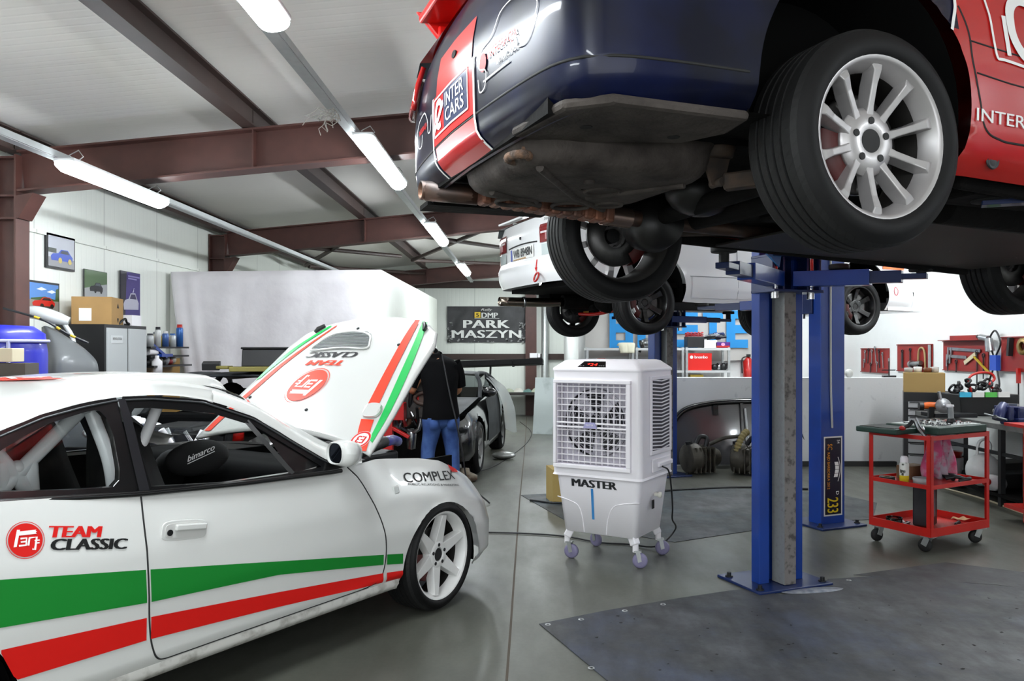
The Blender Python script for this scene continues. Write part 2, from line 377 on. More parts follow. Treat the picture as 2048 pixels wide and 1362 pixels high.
# cable trays and lights
tray_m = mat('tray_steel', '#a9adad', .4, .7, var=.1, vscale=20)
def tray(x, z, label):
    m = MB(); w = .06
    m.box((x, 6.8, z), (w, 20, .004)); m.box((x - w / 2, 6.8, z + .025), (.004, 20, .04)); m.box((x + w / 2, 6.8, z + .025), (.004, 20, .04))
    for i in range(160): m.box((x - w / 2 - .0025, .6 + i * .1, z + .025), (.002, .03, .02))
    one('cable_tray', m, tray_m, label, 'cable tray')
tray(-2.95, 2.64, 'perforated steel cable tray under rafters nearest the left wall'); tray(-1.12, 2.84, 'perforated steel cable tray under rafters over the middle aisle')
diff = mat('lit_diffuser', '#f4fbff', .5, emit=60)
housing = mat('light_housing', '#dfe1e2', .4)
def light_proto():
    t = thing('ceiling_light', 'x', 'ceiling light')
    L_ = 1.5; m = MB(); m.box((0, 0, .042), (.136, L_ - .01, .026)); obj('housing', m, housing, t, bev=.008)
    m = MB(); pr = [(.065 * math.cos(a), -.055 * math.sin(a) + .02) for a in [-.1 + (math.pi + .2) * i / 10 for i in range(11)]]
    rows = []
    for yy, s in ((-L_ / 2, .15), (-L_ / 2 + .012, .7), (-L_ / 2 + .05, 1), (L_ / 2 - .05, 1), (L_ / 2 - .012, .7), (L_ / 2, .15)): rows.append([(x * min(1, s + .25), yy, .02 + (z - .02) * s) for x, z in pr])
    m.grid(rows, flip=True); obj('diffuser', m, diff, t)
    m = MB()
    for yy in (-.6, .6): m.tube([(.0, yy, .05), (.05, yy, .09), (.02, yy, .13), (-.04, yy, .1), (0, yy, .05)], .004, 6)
    obj('hanger', m, galv, t)
    return t
lp = light_proto(); first = True
for x, y, z, lab in ((-1.04, 2.59, 2.785, 'lit strip light cut by the top edge of the photo, nearest on the middle tray'), (-1.04, 5.87, 2.785, 'lit strip light on the middle tray just beyond the nearest rafter'), (-1.04, 9.5, 2.785, 'lit strip light on the middle tray below the second rafter'), (-1.04, 13.7, 2.785, 'smallest, farthest lit strip light of the middle tray'),
                     (-2.86, 5.63, 2.58, 'lit strip light beside the left wall above the framed car pictures'), (-1.04, -.6, 2.785, 'strip light on the middle tray behind the viewer'), (-2.86, .0, 2.58, 'strip light on the left tray behind the viewer'),
                     (.28, 15.3, 2.70, 'strip light added to brighten the back aisle, hidden by the lifted white saloon'), (2.1, 8.4, 3.1, 'strip light added to brighten the far lift, hidden by the lifted navy car'), (3.3, 9.6, 3.05, 'strip light added to brighten the parapet wall, hidden by the lifted navy car'), (4.6, 1.5, 3.0, 'strip light over the right bay near the viewer'), (4.6, 7.0, 3.0, 'strip light over the workbench on the right'), (3.2, 11.3, 3.0, 'strip light over the steel shelves at the back right')):  # the three hidden behind the lifted cars are added fill for the back area
    o = lp if first else dup(lp); first = False
    o.location = (x, y, z); o.scale.y = .9 if x < -2 else 1; tag(o, lab, 'ceiling light', 'strip lights')
# wire bundle hanging from the middle tray
m = MB()
for i in range(12):
    a = rnd.uniform(0, 6.28); x, y, z = -1.1, 4.62 + rnd.uniform(-.05, .12), 2.832; q = []
    for j in range(7): q.append((x, y, z)); x += rnd.uniform(-.045, .02); y += rnd.uniform(-.03, .03); z -= rnd.uniform(-.02, .045)
    m.tube(q, .0025, 5)
one('wire_bundle', m, mat('grey_wire', '#b3b0a8', .6), 'tangle of loose pale wires hanging from the middle cable tray', 'wires')
# ================================================================ car tools
def shell(out, zb, zt, off, nw, arches, n, zf=None):
    """lower body: half plan outline (x, half width) from nose to tail swept up from zb(x) to zt(x), pulled in by off(w, x); arches = (x, z, radius) cut on both sides"""
    h = even(cr(out, 160), n); loop = [(x, y) for x, y in h] + [(x, -y) for x, y in h[::-1][1:-1]]; N = len(loop); m = MB(); P = []
    for j in range(nw + 1):
        w_ = j / nw; row = []
        for i in range(N):
            x, y = loop[i]; a, b = loop[i - 1], loop[(i + 1) % N]; t = Vector((b[0] - a[0], b[1] - a[1])).normalized(); nx, ny = -t.y, t.x
            if nx * (x - out[len(out) // 2][0]) + ny * y < 0 and abs(y) > .2: nx, ny = -nx, -ny
            if abs(y) <= .2: nx, ny = (1 if x > out[len(out) // 2][0] else -1), 0
            o = off(w_, x); row.append([x - nx * o, y - ny * o, zb(x) + w_ * (zt(x) - zb(x))])
        P.append(row)
    def ins(p):
        if abs(p[1]) < .5: return None
        for a in arches:
            d = math.hypot(p[0] - a[0], p[2] - a[1])
            if d < a[2]: return a, d
    I = [[ins(p) for p in r] for r in P]; fs = []
    for j in range(nw):
        for i in range(N):
            q = [(j, i), (j, (i + 1) % N), (j + 1, (i + 1) % N), (j + 1, i)]
            if all(I[a][b] for a, b in q): continue
            for a, b in q:
                if I[a][b]:
                    c, d = I[a][b]; k_ = c[2] / max(d, .01); P[a][b][0] = c[0] + (P[a][b][0] - c[0]) * k_; P[a][b][2] = c[1] + (P[a][b][2] - c[1]) * k_; I[a][b] = None if False else (c, c[2])
            fs.append(tuple(a * N + b for a, b in q))
    m.add([p for r in P for p in r], fs, True)
    return m
def arch_liner(xc, zc, Rr, s0, s1, side, a0=-25, a1=205):
    m = MB(); rows = []
    for i in range(25):
        a = R(a0 + (a1 - a0) * i / 24); x, z = xc + Rr * math.cos(a), zc + Rr * math.sin(a)
        rows.append([(x, side * s0, z), (x, side * s1, z)])
    m.grid(rows); m.poly([r[1] for r in rows])
    return m
def tread_mat(name, nb, slant, y0, y1, base='#0d0d0e'):
    m = bpy.data.materials.new(name); m.use_nodes = True; nt = m.node_tree; L = nt.links.new; b = nt.nodes['Principled BSDF']
    tc = nt.nodes.new('ShaderNodeTexCoord'); sp = nt.nodes.new('ShaderNodeSeparateXYZ'); L(tc.outputs['Object'], sp.inputs[0])
    def mth(op, *a):
        n = nt.nodes.new('ShaderNodeMath'); n.operation = op
        for i, x in enumerate(a):
            if isinstance(x, (int, float)): n.inputs[i].default_value = x
            else: L(x, n.inputs[i])
        return n.outputs[0]
    ang = mth('MULTIPLY', mth('ARCTAN2', sp.outputs[0], sp.outputs[2]), nb / (2 * math.pi))
    f = mth('FRACT', mth('ADD', ang, mth('MULTIPLY', sp.outputs[1], slant)))
    cut = mth('LESS_THAN', f, .16)
    bp = nt.nodes.new('ShaderNodeBump'); bp.inputs['Strength'].default_value = 1; bp.inputs['Distance'].default_value = .006; bp.invert = True
    L(cut, bp.inputs['Height']); L(bp.outputs[0], b.inputs['Normal'])
    mx = nt.nodes.new('ShaderNodeMix'); mx.data_type = 'RGBA'; mx.inputs[6].default_value = lin(base); mx.inputs[7].default_value = lin('#040404'); L(cut, mx.inputs[0]); L(mx.outputs[2], b.inputs['Base Color'])
    b.inputs['Roughness'].default_value = .68
    return m
tread = tread_mat('tyre_tread', 56, 28, 0, 0); rubber_side = mat('tyre_sidewall', '#0c0c0d', .6, spec=.25, var=.25, vscale=30)
AY = RX(-90)                     # lathe axis z -> -y
def tyre_mesh(Ro, Ri, W, grooves=4):
    """tyre around the y axis, outer face on -y; slot 0 sidewall, slot 1 tread"""
    h = W / 2; m = MB(); b = .022
    side = [(Ri - .004, h - .012), (Ri + .006, h - .002), (Ri + (Ro - Ri) * .45, h + .004), (Ro - .03, h - .004), (Ro - .012, h - .016)]
    m.lathe(side, 56, AY); m.lathe([(r, -z) for r, z in side][::-1], 56, AY); m.mat = 1
    g = [(Ro - .012, -(h - .016)), (Ro - .003, -(h - .032))]
    gw = .009; sp = (2 * h - .07) / (grooves + 1)
    for i in range(grooves):
        c = -h + .035 + sp * (i + 1); g += [(Ro, c - gw / 2 - .001), (Ro - .009, c - gw / 2 + .001), (Ro - .009, c + gw / 2 - .001), (Ro, c + gw / 2 + .001)]
    g += [(Ro - .003, h - .032), (Ro - .012, h - .016)]
    m.lathe(g, 72, AY, smooth=False)
    return m
def spoke(m, ang, st):
    """st: (radius, half width front, half width back, y front, y back)"""
    c, s = math.cos(R(ang)), math.sin(R(ang)); vs = []
    for r, wf, wb, yf, yb in st:
        for wd, y in ((-wb, yb), (-wf, yf), (wf, yf), (wb, yb)): vs.append((r * c - wd * s, y, r * s + wd * c))
    fs = []
    for i in range(len(st) - 1):
        for q in range(4): a, b = i * 4 + q, i * 4 + (q + 1) % 4; fs.append((a, b, b + 4, a + 4))
    fs += [(0, 1, 2, 3), (4 * len(st) - 1, 4 * len(st) - 2, 4 * len(st) - 3, 4 * len(st) - 4)]
    m.add(vs, fs)
def rim_mesh(Ri, W, style):
    """rim around y, outer face -y. slot 0 rim colour, slot 1 dark holes"""
    h = W / 2; m = MB(); f = -h
    m.mat = 2; m.lathe([(Ri + .004, h - .01), (Ri - .01, h - .02), (Ri - .03, h - .06), (Ri - .035, f + .06)], 56, AY); m.mat = 0
    m.lathe([(Ri - .035, f + .06), (Ri - .03, f + .04), (Ri - .018, f + .016), (Ri - .012, f + .003), (Ri + .002, f - .002), (Ri + .006, f + .006)], 56, AY)
    if style == 'ten':
        for i in range(10): spoke(m, 90 + 36 * i, [(.05, .016, .020, f + .052, f + .085), (.10, .0105, .015, f + .042, f + .085), (.16, .010, .015, f + .028, f + .075), (.195, .013, .019, f + .016, f + .06), (Ri - .012, .020, .026, f + .020, f + .05)])
        m.lathe([(.03, f + .062), (.032, f + .044), (.062, f + .043), (.086, f + .049), (.1, f + .062), (.095, f + .085)], 40, AY)
        m.mat = 1; nl, rl, rc, rh, yl = 5, .058, .0105, .026, f + .0405
        m.cyl((0, yl + .003, 0), (0, yl + .05, 0), .034, n=28)
    elif style == 'six':
        for i in range(6): spoke(m, 80 + 60 * i, [(.04, .036, .042, f + .034, f + .08), (.075, .034, .04, f + .030, f + .08), (.15, .026, .032, f + .02, f + .07), (Ri - .024, .019, .026, f + .012, f + .055)])
        m.lathe([(.036, f + .06), (.038, f + .026), (.066, f + .026), (.078, f + .036), (.08, f + .08)], 40, AY)
        m.mat = 1; nl, rl, rc, rh, yl = 5, .054, .010, .03, f + .024
        m.cyl((0, yl + .006, 0), (0, yl + .04, 0), .033, n=24)
    else:
        for i in range(6): spoke(m, 90 + 60 * i, [(.03, .030, .036, f + .07, f + .11), (.08, .022, .03, f + .066, f + .11), (.14, .022, .03, f + .045, f + .095), (Ri - .028, .026, .034, f + .028, f + .07)])
        m.lathe([(.03, f + .09), (.032, f + .066), (.062, f + .066), (.07, f + .075), (.07, f + .11)], 32, AY)
        m.mat = 1; nl, rl, rc, rh, yl = 4, .05, .010, .028, f + .064
        m.cyl((0, yl + .004, 0), (0, yl + .03, 0), .029, n=20)
    for i in range(nl):
        a = R(90 + 360 / nl * i); m.cyl((rl * math.cos(a), yl, rl * math.sin(a)), (rl * math.cos(a), yl + .02, rl * math.sin(a)), rc, n=14)
    return m
disc_m = mat('brake_disc', '#5d5c5b', .4, .8, var=.3, vscale=20); caliper_m = mat('brake_caliper', '#4a1210', .5)
WH = {}
def wheel(parent, loc, side, Ro, Ri, W, style, rim_m, steer=0, caliper=True):
    """wheel part: tyre with rim and brake as sub-parts; side -1 = right (outer face -y), +1 = left"""
    key = (Ro, style)
    if key not in WH:
        t = obj('tyre', tyre_mesh(Ro, Ri, W), [rubber_side, tread]); r_ = obj('rim', rim_mesh(Ri, W - .02, style), [rim_m, mat('rim_hole', '#0c0c0d', .6), mat('dirty_rim_barrel', '#3a3836', .6, .3, var=.4, vscale=12)], t, bev=.003)
        m = MB(); m.lathe([(.06, -.01), (.13, -.012), (.145, -.012), (.145, .012), (.06, .012)], 40, AY); d = obj('brake_disc', m, disc_m, t)
        m = MB(); m.lathe([(.10, -.04), (.155, -.04), (.158, 0), (.155, .04), (.1, .04)], 12, AY, 120, 190); obj('brake_caliper', m, caliper_m, t)
        WH[key] = t
    else: t = dup(WH[key])
    t.parent = parent; t.location = loc; t.rotation_euler.z = R((0 if side < 0 else 180) + steer)
    return t
# ================================================================ white rally coupe, front left of the photo
wp = mat('white_car_paint', '#d3d4d1', .25, 0, .4, var=.03, vscale=2)
wp_dirty = mat('dirty_white_sill', '#d9d8d3', .4, 0, .1, col2='#8d8a82', vscale=14, lo=.5, hi=.75)
trim_m = mat('black_trim', '#0d0d0e', .28, 0, .3); dark_in = mat('dark_interior', '#060607', .9, spec=.1); seam_m = mat('panel_gap', '#1a1a1a', .7)
glass_m = glass('window_glass', '#f6faf9')
W = thing('race_car', 'white rally coupe with green and red stripes and its bonnet raised, standing on the floor', 'car', (-1.2197, 4.8438, 0), 57)
COUT = [(.92, 0), (.90, .3), (.86, .52), (.76, .68), (.58, .80), (.32, .86), (0, .875), (-.5, .868), (-1.3, .862), (-2.0, .87), (-2.5, .875), (-3.0, .82), (-3.25, .68), (-3.33, .4), (-3.35, 0)]
cu = [p[0] for p in COUT[::-1]]; csv = [p[1] for p in COUT[::-1]]
_h = cr(COUT, 160)[::-1]; _hx = [p[0] for p in _h]; _hs = [p[1] for p in _h]
def c_zb(x): return ip(x, [-3.35, -2.9, -2.1, -.3, .3, .92], [.24, .22, .20, .20, .17, .17])
ZTX = [-3.35, -3, -2.6, -2.17, -1.66, -1.2, -.75, -.5, -.36, -.2, 0, .2, .38, .55, .75, .92]
ZTZ = [.98, 1.0, .99, .955, .908, .885, .872, .876, .879, .862, .842, .805, .735, .675, .61, .575]
def c_zt(x): return ip(x, ZTX, ZTZ)
def c_off(w_, x):
    top = ip(x, [-.55, -.25], [.058, .13]); mid = ip(x, [-.55, -.25], [.012, .03])
    return ip(w_, [0, .085, .12, .16, .45, .7, .85, .95, 1], [.05, .022, .004, .006, 0, mid, mid + (top - mid) * .45, mid + (top - mid) * .78, top])
def c_s(x, z):
    w_ = (z - c_zb(x)) / (c_zt(x) - c_zb(x)); return ip(x, _hx, _hs) - c_off(max(0, min(1, w_)), x)
def cside(x, z, o=.003): return (x, -(c_s(x, z) + o), z)
AF, AR = (.09, .24, .352), (-2.465, .265, .362)
m = shell(COUT, c_zb, c_zt, c_off, 26, [AF, AR], 150); obj('body_shell', m, wp, W)
for nm, (a, b, r_) in (('front', AF), ('rear', AR)):
    for sd in (-1, 1): obj('wheel_arch', arch_liner(a, b, r_ + .004, .80, .50, sd, -8, 188), mat('wheel_arch_black', '#0a0a0a', .9, spec=.1), W)
    m = MB()
for x in (.075, -2.46):
    for sd in (-1, 1): wheel(W, (x, sd * .755, .302), sd, .302, .242, .225, 'six', mat('white_rim', '#e4e4e2', .35, 0, .3, var=.05, vscale=12), steer=3 if x > 0 else 0)
# skirt under the doors
m = MB(); rows = [[(x, -(c_s(x, .25) + .004), .262), (x, -(c_s(x, .25) + .012), .235), (x, -(c_s(x, .22) + .004), .205), (x, -.74, .2)] for x in np.linspace(-2.1, -.28, 40)]; m.grid(rows, flip=True)
m.grid([[(x, -y, z) for x, y, z in r_] for r_ in rows])
obj('side_skirt', m, wp_dirty, W)
m = MB(); m.box((-1.35, 0, .215), (3.6, 1.4, .03)); m.box((.55, 0, .215), (.45, .9, .03)); obj('underbody', m, dark_in, W)
# interior tub
m = MB(); XS = list(np.linspace(-3.0, -.5, 20)); rows = [[(x, s * (ip(x, _hx, _hs) - .1), z) for s, z in ((-1, c_zt(x) - .012), (-1, .3), (1, .3), (1, c_zt(x) - .012))] for x in XS]; m.grid(rows, smooth=False)
m.poly(rows[0]); obj('cabin', m, dark_in, W)
# glasshouse
sg = lambda z: .815 - .42 * (z - .88)
RLX = [-2.6, -2.5, -2.3, -2.094, -1.952, -1.8, -1.668, -1.528, -1.304, -1.07, -.877, -.735, -.56]; RLZ = [.98, 1.02, 1.10, 1.169, 1.217, 1.247, 1.264, 1.262, 1.236, 1.149, 1.02, .928, .872]
rl_z = lambda x: ip(x, RLX, RLZ)
railpts = cr([(x, sg(z), z) for x, z in zip(RLX, RLZ)], 90)
rX = [p[0] for p in railpts]; rY = [p[1] for p in railpts]; rZ = [p[2] for p in railpts]
rail = lambda x: (ip(x, rX, rY), ip(x, rX, rZ))
ctrz = lambda x: ip(x, [-3.1, -3.0, -2.7, -2.4, -2.1, -1.8, -1.5, -1.2, -1.0, -.9], [.99, 1.03, 1.12, 1.225, 1.29, 1.322, 1.322, 1.31, 1.285, 1.255])
ctrl = []
for xr, xc in ((-2.5, -2.5), (-2.3, -2.3), (-2.05, -2.05), (-1.8, -1.8), (-1.55, -1.55), (-1.35, -1.3), (-1.2, -1.08), (-1.12, -.925)):
    s, z = rail(xr); zc = ctrz(xc); r_ = []
    for k_ in (-1, -.93, -.7, -.35, 0, .35, .7, .93, 1):
        a = abs(k_); r_.append((xr + (xc - xr) * (1 - a ** 2), k_ * s, z + (zc - z) * (1 - a ** 3.0) if a < 1 else z))
    ctrl.append(r_)
m = MB(); m.grid(patch(ctrl, 40, 40)); obj('roof', m, wp, W)
m = MB(); ctrl = [[(-1.75, k_ * .22, ctrz(-1.75) + .0 ) for k_ in (-1.1, -1, 0, 1, 1.1)], [(-1.45, k_ * .24, ctrz(-1.45) + (.014 if abs(k_) < 1.05 else -.03)) for k_ in (-1.15, -1, 0, 1, 1.15)], [(-1.1, k_ * .26, 1.3 + (.03 if abs(k_) < 1.05 else -.02)) for k_ in (-1.15, -1, 0, 1, 1.15)], [(-.94, k_ * .25, 1.275 + (.028 if abs(k_) < 1.05 else -.02)) for k_ in (-1.15, -1, 0, 1, 1.15)], [(-.86, k_ * .24, 1.215) for k_ in (-1.15, -1, 0, 1, 1.15)]]
m.grid(patch(ctrl, 24, 16)); obj('roof_scoop', m, wp, W)
# A pillars, windscreen, hatch glass
AP = [-1.22, -1.07, -.95, -.82, -.70, -.60, -.50]
for sd in (-1, 1):
    m = MB(); rows = []
    for x in np.linspace(-1.25, -.5, 24):
        s, z = rail(min(x, -.56)) if x < -.56 else (sg(.872) - (x + .56) * .1, .872)
        rows.append([(x, sd * s, z), (x + .005, sd * (s - .006), z + .03), (x + .02, sd * (s - .035), z + .047), (x + .05, sd * (s - .085), z + .055)])
    m.grid(rows, flip=sd < 0); obj('pillar', m, wp, W)
ctrl = []
for t in np.linspace(0, 1, 7):
    x = -1.17 + .65 * t; s, z = rail(min(x, -.57)); e = (x + .05, s - .085, z + .053); cx, cz = -.935 + .685 * t, 1.284 - .36 * t ** 1.15
    ctrl.append([(e[0] + (cx - e[0]) * (1 - a * a), k_ * e[1], e[2] + (cz - e[2]) * (1 - a * a)) for k_ in (-1, -.5, 0, .5, 1) for a in (abs(k_),)])
m = MB(); m.grid(patch(ctrl, 16, 16)); obj('windscreen', m, glass_m, W)
ctrl = [[(-2.5, k_ * .70, 1.195 - .19 * a * a) for k_ in (-1, -.5, 0, .5, 1) for a in (abs(k_),)], [(-2.85, k_ * .68, 1.08 - .10 * a * a) for k_ in (-1, -.5, 0, .5, 1) for a in (abs(k_),)], [(-3.15, k_ * .66, .99) for k_ in (-1, -.5, 0, .5, 1) for a in (abs(k_),)]]
m = MB(); m.grid(patch(ctrl, 10, 12)); obj('rear_window', m, glass('tinted_glass', '#3a3f42'), W)
m = MB(); m.grid([[(x, k_ * .72, .985) for k_ in (-1, 1)] for x in (-3.1, -3.33)]); obj('tail_deck', m, wp, W)
# side glass: frames are bands between outer and inner loops
def gl(p, sd=-1, o=0): return (p[0], sd * (sg(p[1]) + o), p[1])
qo = [(-2.55, 1.0), (-2.3, 1.095), (-2.094, 1.169), (-1.952, 1.217), (-1.8, 1.247), (-1.668, 1.262), (-1.668, 1.1), (-1.668, .913), (-1.9, .93), (-2.13, .955), (-2.45, .985)]
qi = [(-2.42, .998), (-2.27, 1.045), (-2.106, 1.106), (-2.03, 1.145), (-1.935, 1.183), (-1.80, 1.214), (-1.748, 1.22), (-1.724, 1.19), (-1.712, 1.121), (-1.718, 1.0), (-1.728, .962), (-1.757, .941), (-1.9, .952), (-2.13, .978)]
do = [(-1.655, .904), (-1.655, 1.1), (-1.652, 1.264), (-1.528, 1.261), (-1.304, 1.235), (-1.07, 1.148), (-.877, 1.019), (-.735, .927), (-.62, .878), (-.75, .866), (-1.2, .880), (-1.5, .895)]
di = [(-1.612, .922), (-1.621, 1.07), (-1.627, 1.19), (-1.612, 1.216), (-1.547, 1.214), (-1.385, 1.193), (-1.239, 1.168), (-1.089, 1.115), (-.9, .99), (-.76, .893), (-.93, .889), (-1.283, .893)]
for sd in (-1, 1):
    for nm, a, b in (('quarter_window_frame', qo, qi), ('door_window_frame', do, di)):
        N = 96; A = even(a, N, True); B = even(b, N, True)
        a0 = min(range(N), key=lambda i: A[i][0] + A[i][1]); b0 = min(range(N), key=lambda i: B[i][0] + B[i][1])
        A = A[a0:] + A[:a0]; B = B[b0:] + B[:b0]
        def ar(q): return sum(q[i - 1][0] * q[i][1] - q[i][0] * q[i - 1][1] for i in range(len(q)))
        if ar(A) < 0: A = A[::-1]
        if ar(B) < 0: B = B[::-1]
        m = MB(); q = [gl(p, sd, .004) for p in A] + [gl(p, sd, .002) for p in B] + [gl(p, sd, -.03) for p in B]
        m.add(q, [(i, (i + 1) % N, N + (i + 1) % N, N + i) for i in range(N)] + [(N + i, N + (i + 1) % N, 2 * N + (i + 1) % N, 2 * N + i) for i in range(N)])
        obj(nm, m, trim_m, W)
    m = MB(); m.poly([gl(p, sd, -.004) for p in even(qi, 60, True)]); obj('quarter_window', m, glass_m, W)
    m = MB(); m.bar(gl((-1.10, 1.13), sd, -.012), gl((-.935, .885), sd, -.006), .03, .02); m.poly([gl(p, sd, -.006) for p in ((-1.03, 1.08), (-.9, .995), (-.76, .9), (-.93, .885))]); obj('window_divider', m, trim_m, W)
    m = MB(); m.tube([gl(p, sd, .006) for p in [(x, rl_z(x) - .014) for x in np.linspace(-2.3, -.72, 50)]], .0045, 6); obj('window_trim', m, mat('trim_bright', '#55585a', .3, .7), W)
    m = MB(); m.tube([gl((x, ip(x, [-2.4, -1.66, -1.2, -.7], [.978, .912, .888, .872]) - .008), sd, .01) for x in np.linspace(-2.4, -.66, 40)], .011, 8); obj('belt_seal', m, trim_m, W)
    m = MB(); m.poly([gl(p, sd, .012) for p in ((-1.668, .905), (-1.628, .905), (-1.632, 1.19), (-1.64, 1.255), (-1.668, 1.255))]); obj('door_pillar_cover', m, mat('pillar_cover', '#1d1d20', .3, 0, .4), W)
# panel gaps, door handle, side lamp, mirror
m = MB()
for pts in ([(-1.662, .905), (-1.664, .8), (-1.662, .62), (-1.66, .44), (-1.645, .33), (-1.61, .275), (-1.5, .268)], [(-.6, .872), (-.53, .80), (-.47, .70), (-.405, .56), (-.385, .42), (-.41, .31), (-.47, .278), (-.55, .268)], [(x, .268) for x in np.linspace(-1.5, -.5, 30)]):
    m.tube([cside(x, z, -.001) for x, z in cr(pts, 50)], .0038, 6)
obj('door_gap', m, seam_m, W)
m = MB(); m.prism([(x * .1 * (1 - .12 * (x < 0)), .040 * y) for x, y in [(math.copysign(abs(math.cos(a)) ** .45, math.cos(a)), math.copysign(abs(math.sin(a)) ** .5, math.sin(a))) for a in [2 * math.pi * i / 40 for i in range(40)]]], .010)
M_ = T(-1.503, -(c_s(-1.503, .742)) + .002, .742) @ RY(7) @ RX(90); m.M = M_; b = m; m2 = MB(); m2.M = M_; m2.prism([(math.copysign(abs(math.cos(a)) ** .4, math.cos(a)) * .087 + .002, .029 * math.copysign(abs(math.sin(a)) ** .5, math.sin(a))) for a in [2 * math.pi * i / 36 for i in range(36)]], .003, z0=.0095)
q = MB(); q.v = []; o_ = MB(); n_ = MB(); n_.prism([(x * .098, .040 * y) for x, y in [(math.copysign(abs(math.cos(a)) ** .45, math.cos(a)), math.copysign(abs(math.sin(a)) ** .5, math.sin(a))) for a in [2 * math.pi * i / 40 for i in range(40)]]], .010, M_)
hd = obj('door_handle', n_, wp, W, bev=.003)
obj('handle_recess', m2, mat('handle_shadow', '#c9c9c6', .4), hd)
n_ = MB(); n_.M = M_; n_.box((.022, .012, .017), (.135, .024, .016)); obj('handle_lever', n_, wp, hd, bev=.005)
n_ = MB(); n_.M = M_; n_.cyl((-.066, -.006, .012), (-.066, -.006, .016), .012, n=16); obj('keyhole', n_, trim_m, hd)
n_ = MB(); n_.M = T(-.268, -c_s(-.268, .712) + .002, .712) @ RX(80) @ RZ(4); n_.box((0, 0, .004), (.042, .042, .012)); obj('side_lamp', n_, mat('clear_lens', '#cfd2cf', .15, 0, .5), W, bev=.008)
n_ = MB(); mp_ = [(-.72, .80, .955, .055, .075), (-.70, .815, .955, .07, .088), (-.64, .815, .950, .06, .08), (-.57, .80, .942, .042, .058), (-.52, .775, .93, .02, .03)]
ring = []
for x, s, z, a, b in mp_: ring.append([(x, -(s + a * .98 + a * math.copysign(abs(math.cos(t)) ** .7, math.cos(t))), z + b * math.copysign(abs(math.sin(t)) ** .8, math.sin(t)) * .72) for t in [2 * math.pi * i / 28 for i in range(29)]])
n_.grid(ring); n_.poly(ring[-1][:-1]); mir = obj('wing_mirror', n_, wp, W)
n_ = MB(); r0 = ring[0][:-1]; c0 = [sum(p[k_] for p in r0) / 28 for k_ in range(3)]; n_.poly([(p[0] + .006, c0[1] + (p[1] - c0[1]) * .86, c0[2] + (p[2] - c0[2]) * .86) for p in r0]); obj('mirror_glass', n_, mat('mirror_face', '#20242c', .05, .9), mir)
n_ = MB(); n_.grid([[(p[0], p[1], p[2]) for p in ring[0]], [(p[0] - .008, c0[1] + (p[1] - c0[1]) * .93, c0[2] + (p[2] - c0[2]) * .93) for p in ring[0]], [(p[0] + .008, c0[1] + (p[1] - c0[1]) * .86, c0[2] + (p[2] - c0[2]) * .86) for p in ring[0]]]); obj('mirror_rim', n_, wp, mir)
n_ = MB(); n_.bar((-.60, -.745, .885), (-.60, -.84, .925), .10, .04); obj('mirror_foot', n_, trim_m, mir, bev=.01)
# stripes and lettering on the right side
def band(m, top, bot, fn, n=40, rows=5):
    xs = np.linspace(top[0][0], top[-1][0], n); tx, tz = zip(*top); bx, bz = zip(*bot); G_ = []
    for x in xs:
        a, b = ip(x, tx, tz), ip(x, bx, bz); G_.append([fn(x, a + (b - a) * i / rows) for i in range(rows + 1)])
    m.grid(G_)
for x0, x1 in ((-3.0, -1.672), (-1.654, -.405), (-.38, -.262)):
    c2 = lambda q: [(x0, ip(x0, *zip(*q)))] + [p for p in q if x0 < p[0] < x1] + [(x1, ip(x1, *zip(*q)))]
    gt = [(-3.0, .85), (-2.171, .712), (-1.662, .626), (-.266, .387)]; gb = [(-3.0, .66), (-2.171, .561), (-1.662, .505), (-1.058, .464), (-.416, .362), (-.26, .333)]
    rt = [(-3.0, .56), (-2.171, .489), (-1.662, .449), (-1.058, .388), (-.434, .321), (-.26, .298)]; rb = [(-3.0, .44), (-2.127, .375), (-1.662, .366), (-1.058, .323), (-.45, .272), (-.26, .256)]
    if x0 < -2:
        gt, gb = [(-2.2, .717)] + gt[1:], [(-2.2, .566)] + gb[1:]; rt, rb = [(-2.175, .49)] + rt[2:], [(-2.175, .49), (-2.125, .377)] + rb[2:]; x0 = -2.2; m = MB(); band(m, c2(gt), c2(gb), cside); obj('green_stripe', m, green_vinyl, W); x0 = -2.17; m = MB(); band(m, c2(rt), c2(rb), cside); obj('red_stripe', m, red_vinyl, W); continue
    m = MB(); band(m, c2(gt), c2(gb), cside); obj('green_stripe', m, green_vinyl, W)
    m = MB(); band(m, c2(rt), c2(rb), cside); obj('red_stripe', m, red_vinyl, W)
def emblem(par, fn, r, col, nm='round_emblem', thin=True):
    """fn maps (x, y, lift) in emblem units to 3-D"""
    m = MB(); place(m, ([(x * r, y * r) for x, y in disc2d(.9)[0]], disc2d(.9)[1]), lambda x, y: fn(x, y, .003)); e = obj(nm, m, col, par)
    m = MB(); place(m, ([(x * r, y * r) for x, y in disc2d(1.0, 40, .965)[0]], disc2d(1, 40, .96)[1]), lambda x, y: fn(x, y, .003)); obj('emblem_ring', m, col, e)
    m = MB(); f2 = lambda x, y: fn(x * r, y * r, .0045)
    for p in ([(-.41, .6), (-.25, .58), (-.50, -.3), (-.66, -.3)], [(-.39, .5), (.6, .5), (.54, .44), (.63, .4), (.54, .35), (.6, .28), (-.43, .28)]): m.poly([f2(*q) for q in p])
    for l_, wd in (([(-.27, .11), (.05, .11), (-.01, -.26), (-.38, -.26)], .1), ([(-.27, -.07), (.01, -.07)], .08), ([(.1, -.3), (.2, .1), (.58, .1), (.43, -.56), (.3, -.5)], .11), ([(.45, -.08), (.72, -.08)], .07), ([(.45, -.22), (.7, -.22)], .07)): place(m, line2d(l_, wd), f2)
    obj('emblem_mark', m, white_vinyl, e)
    return e
tilt = -.13
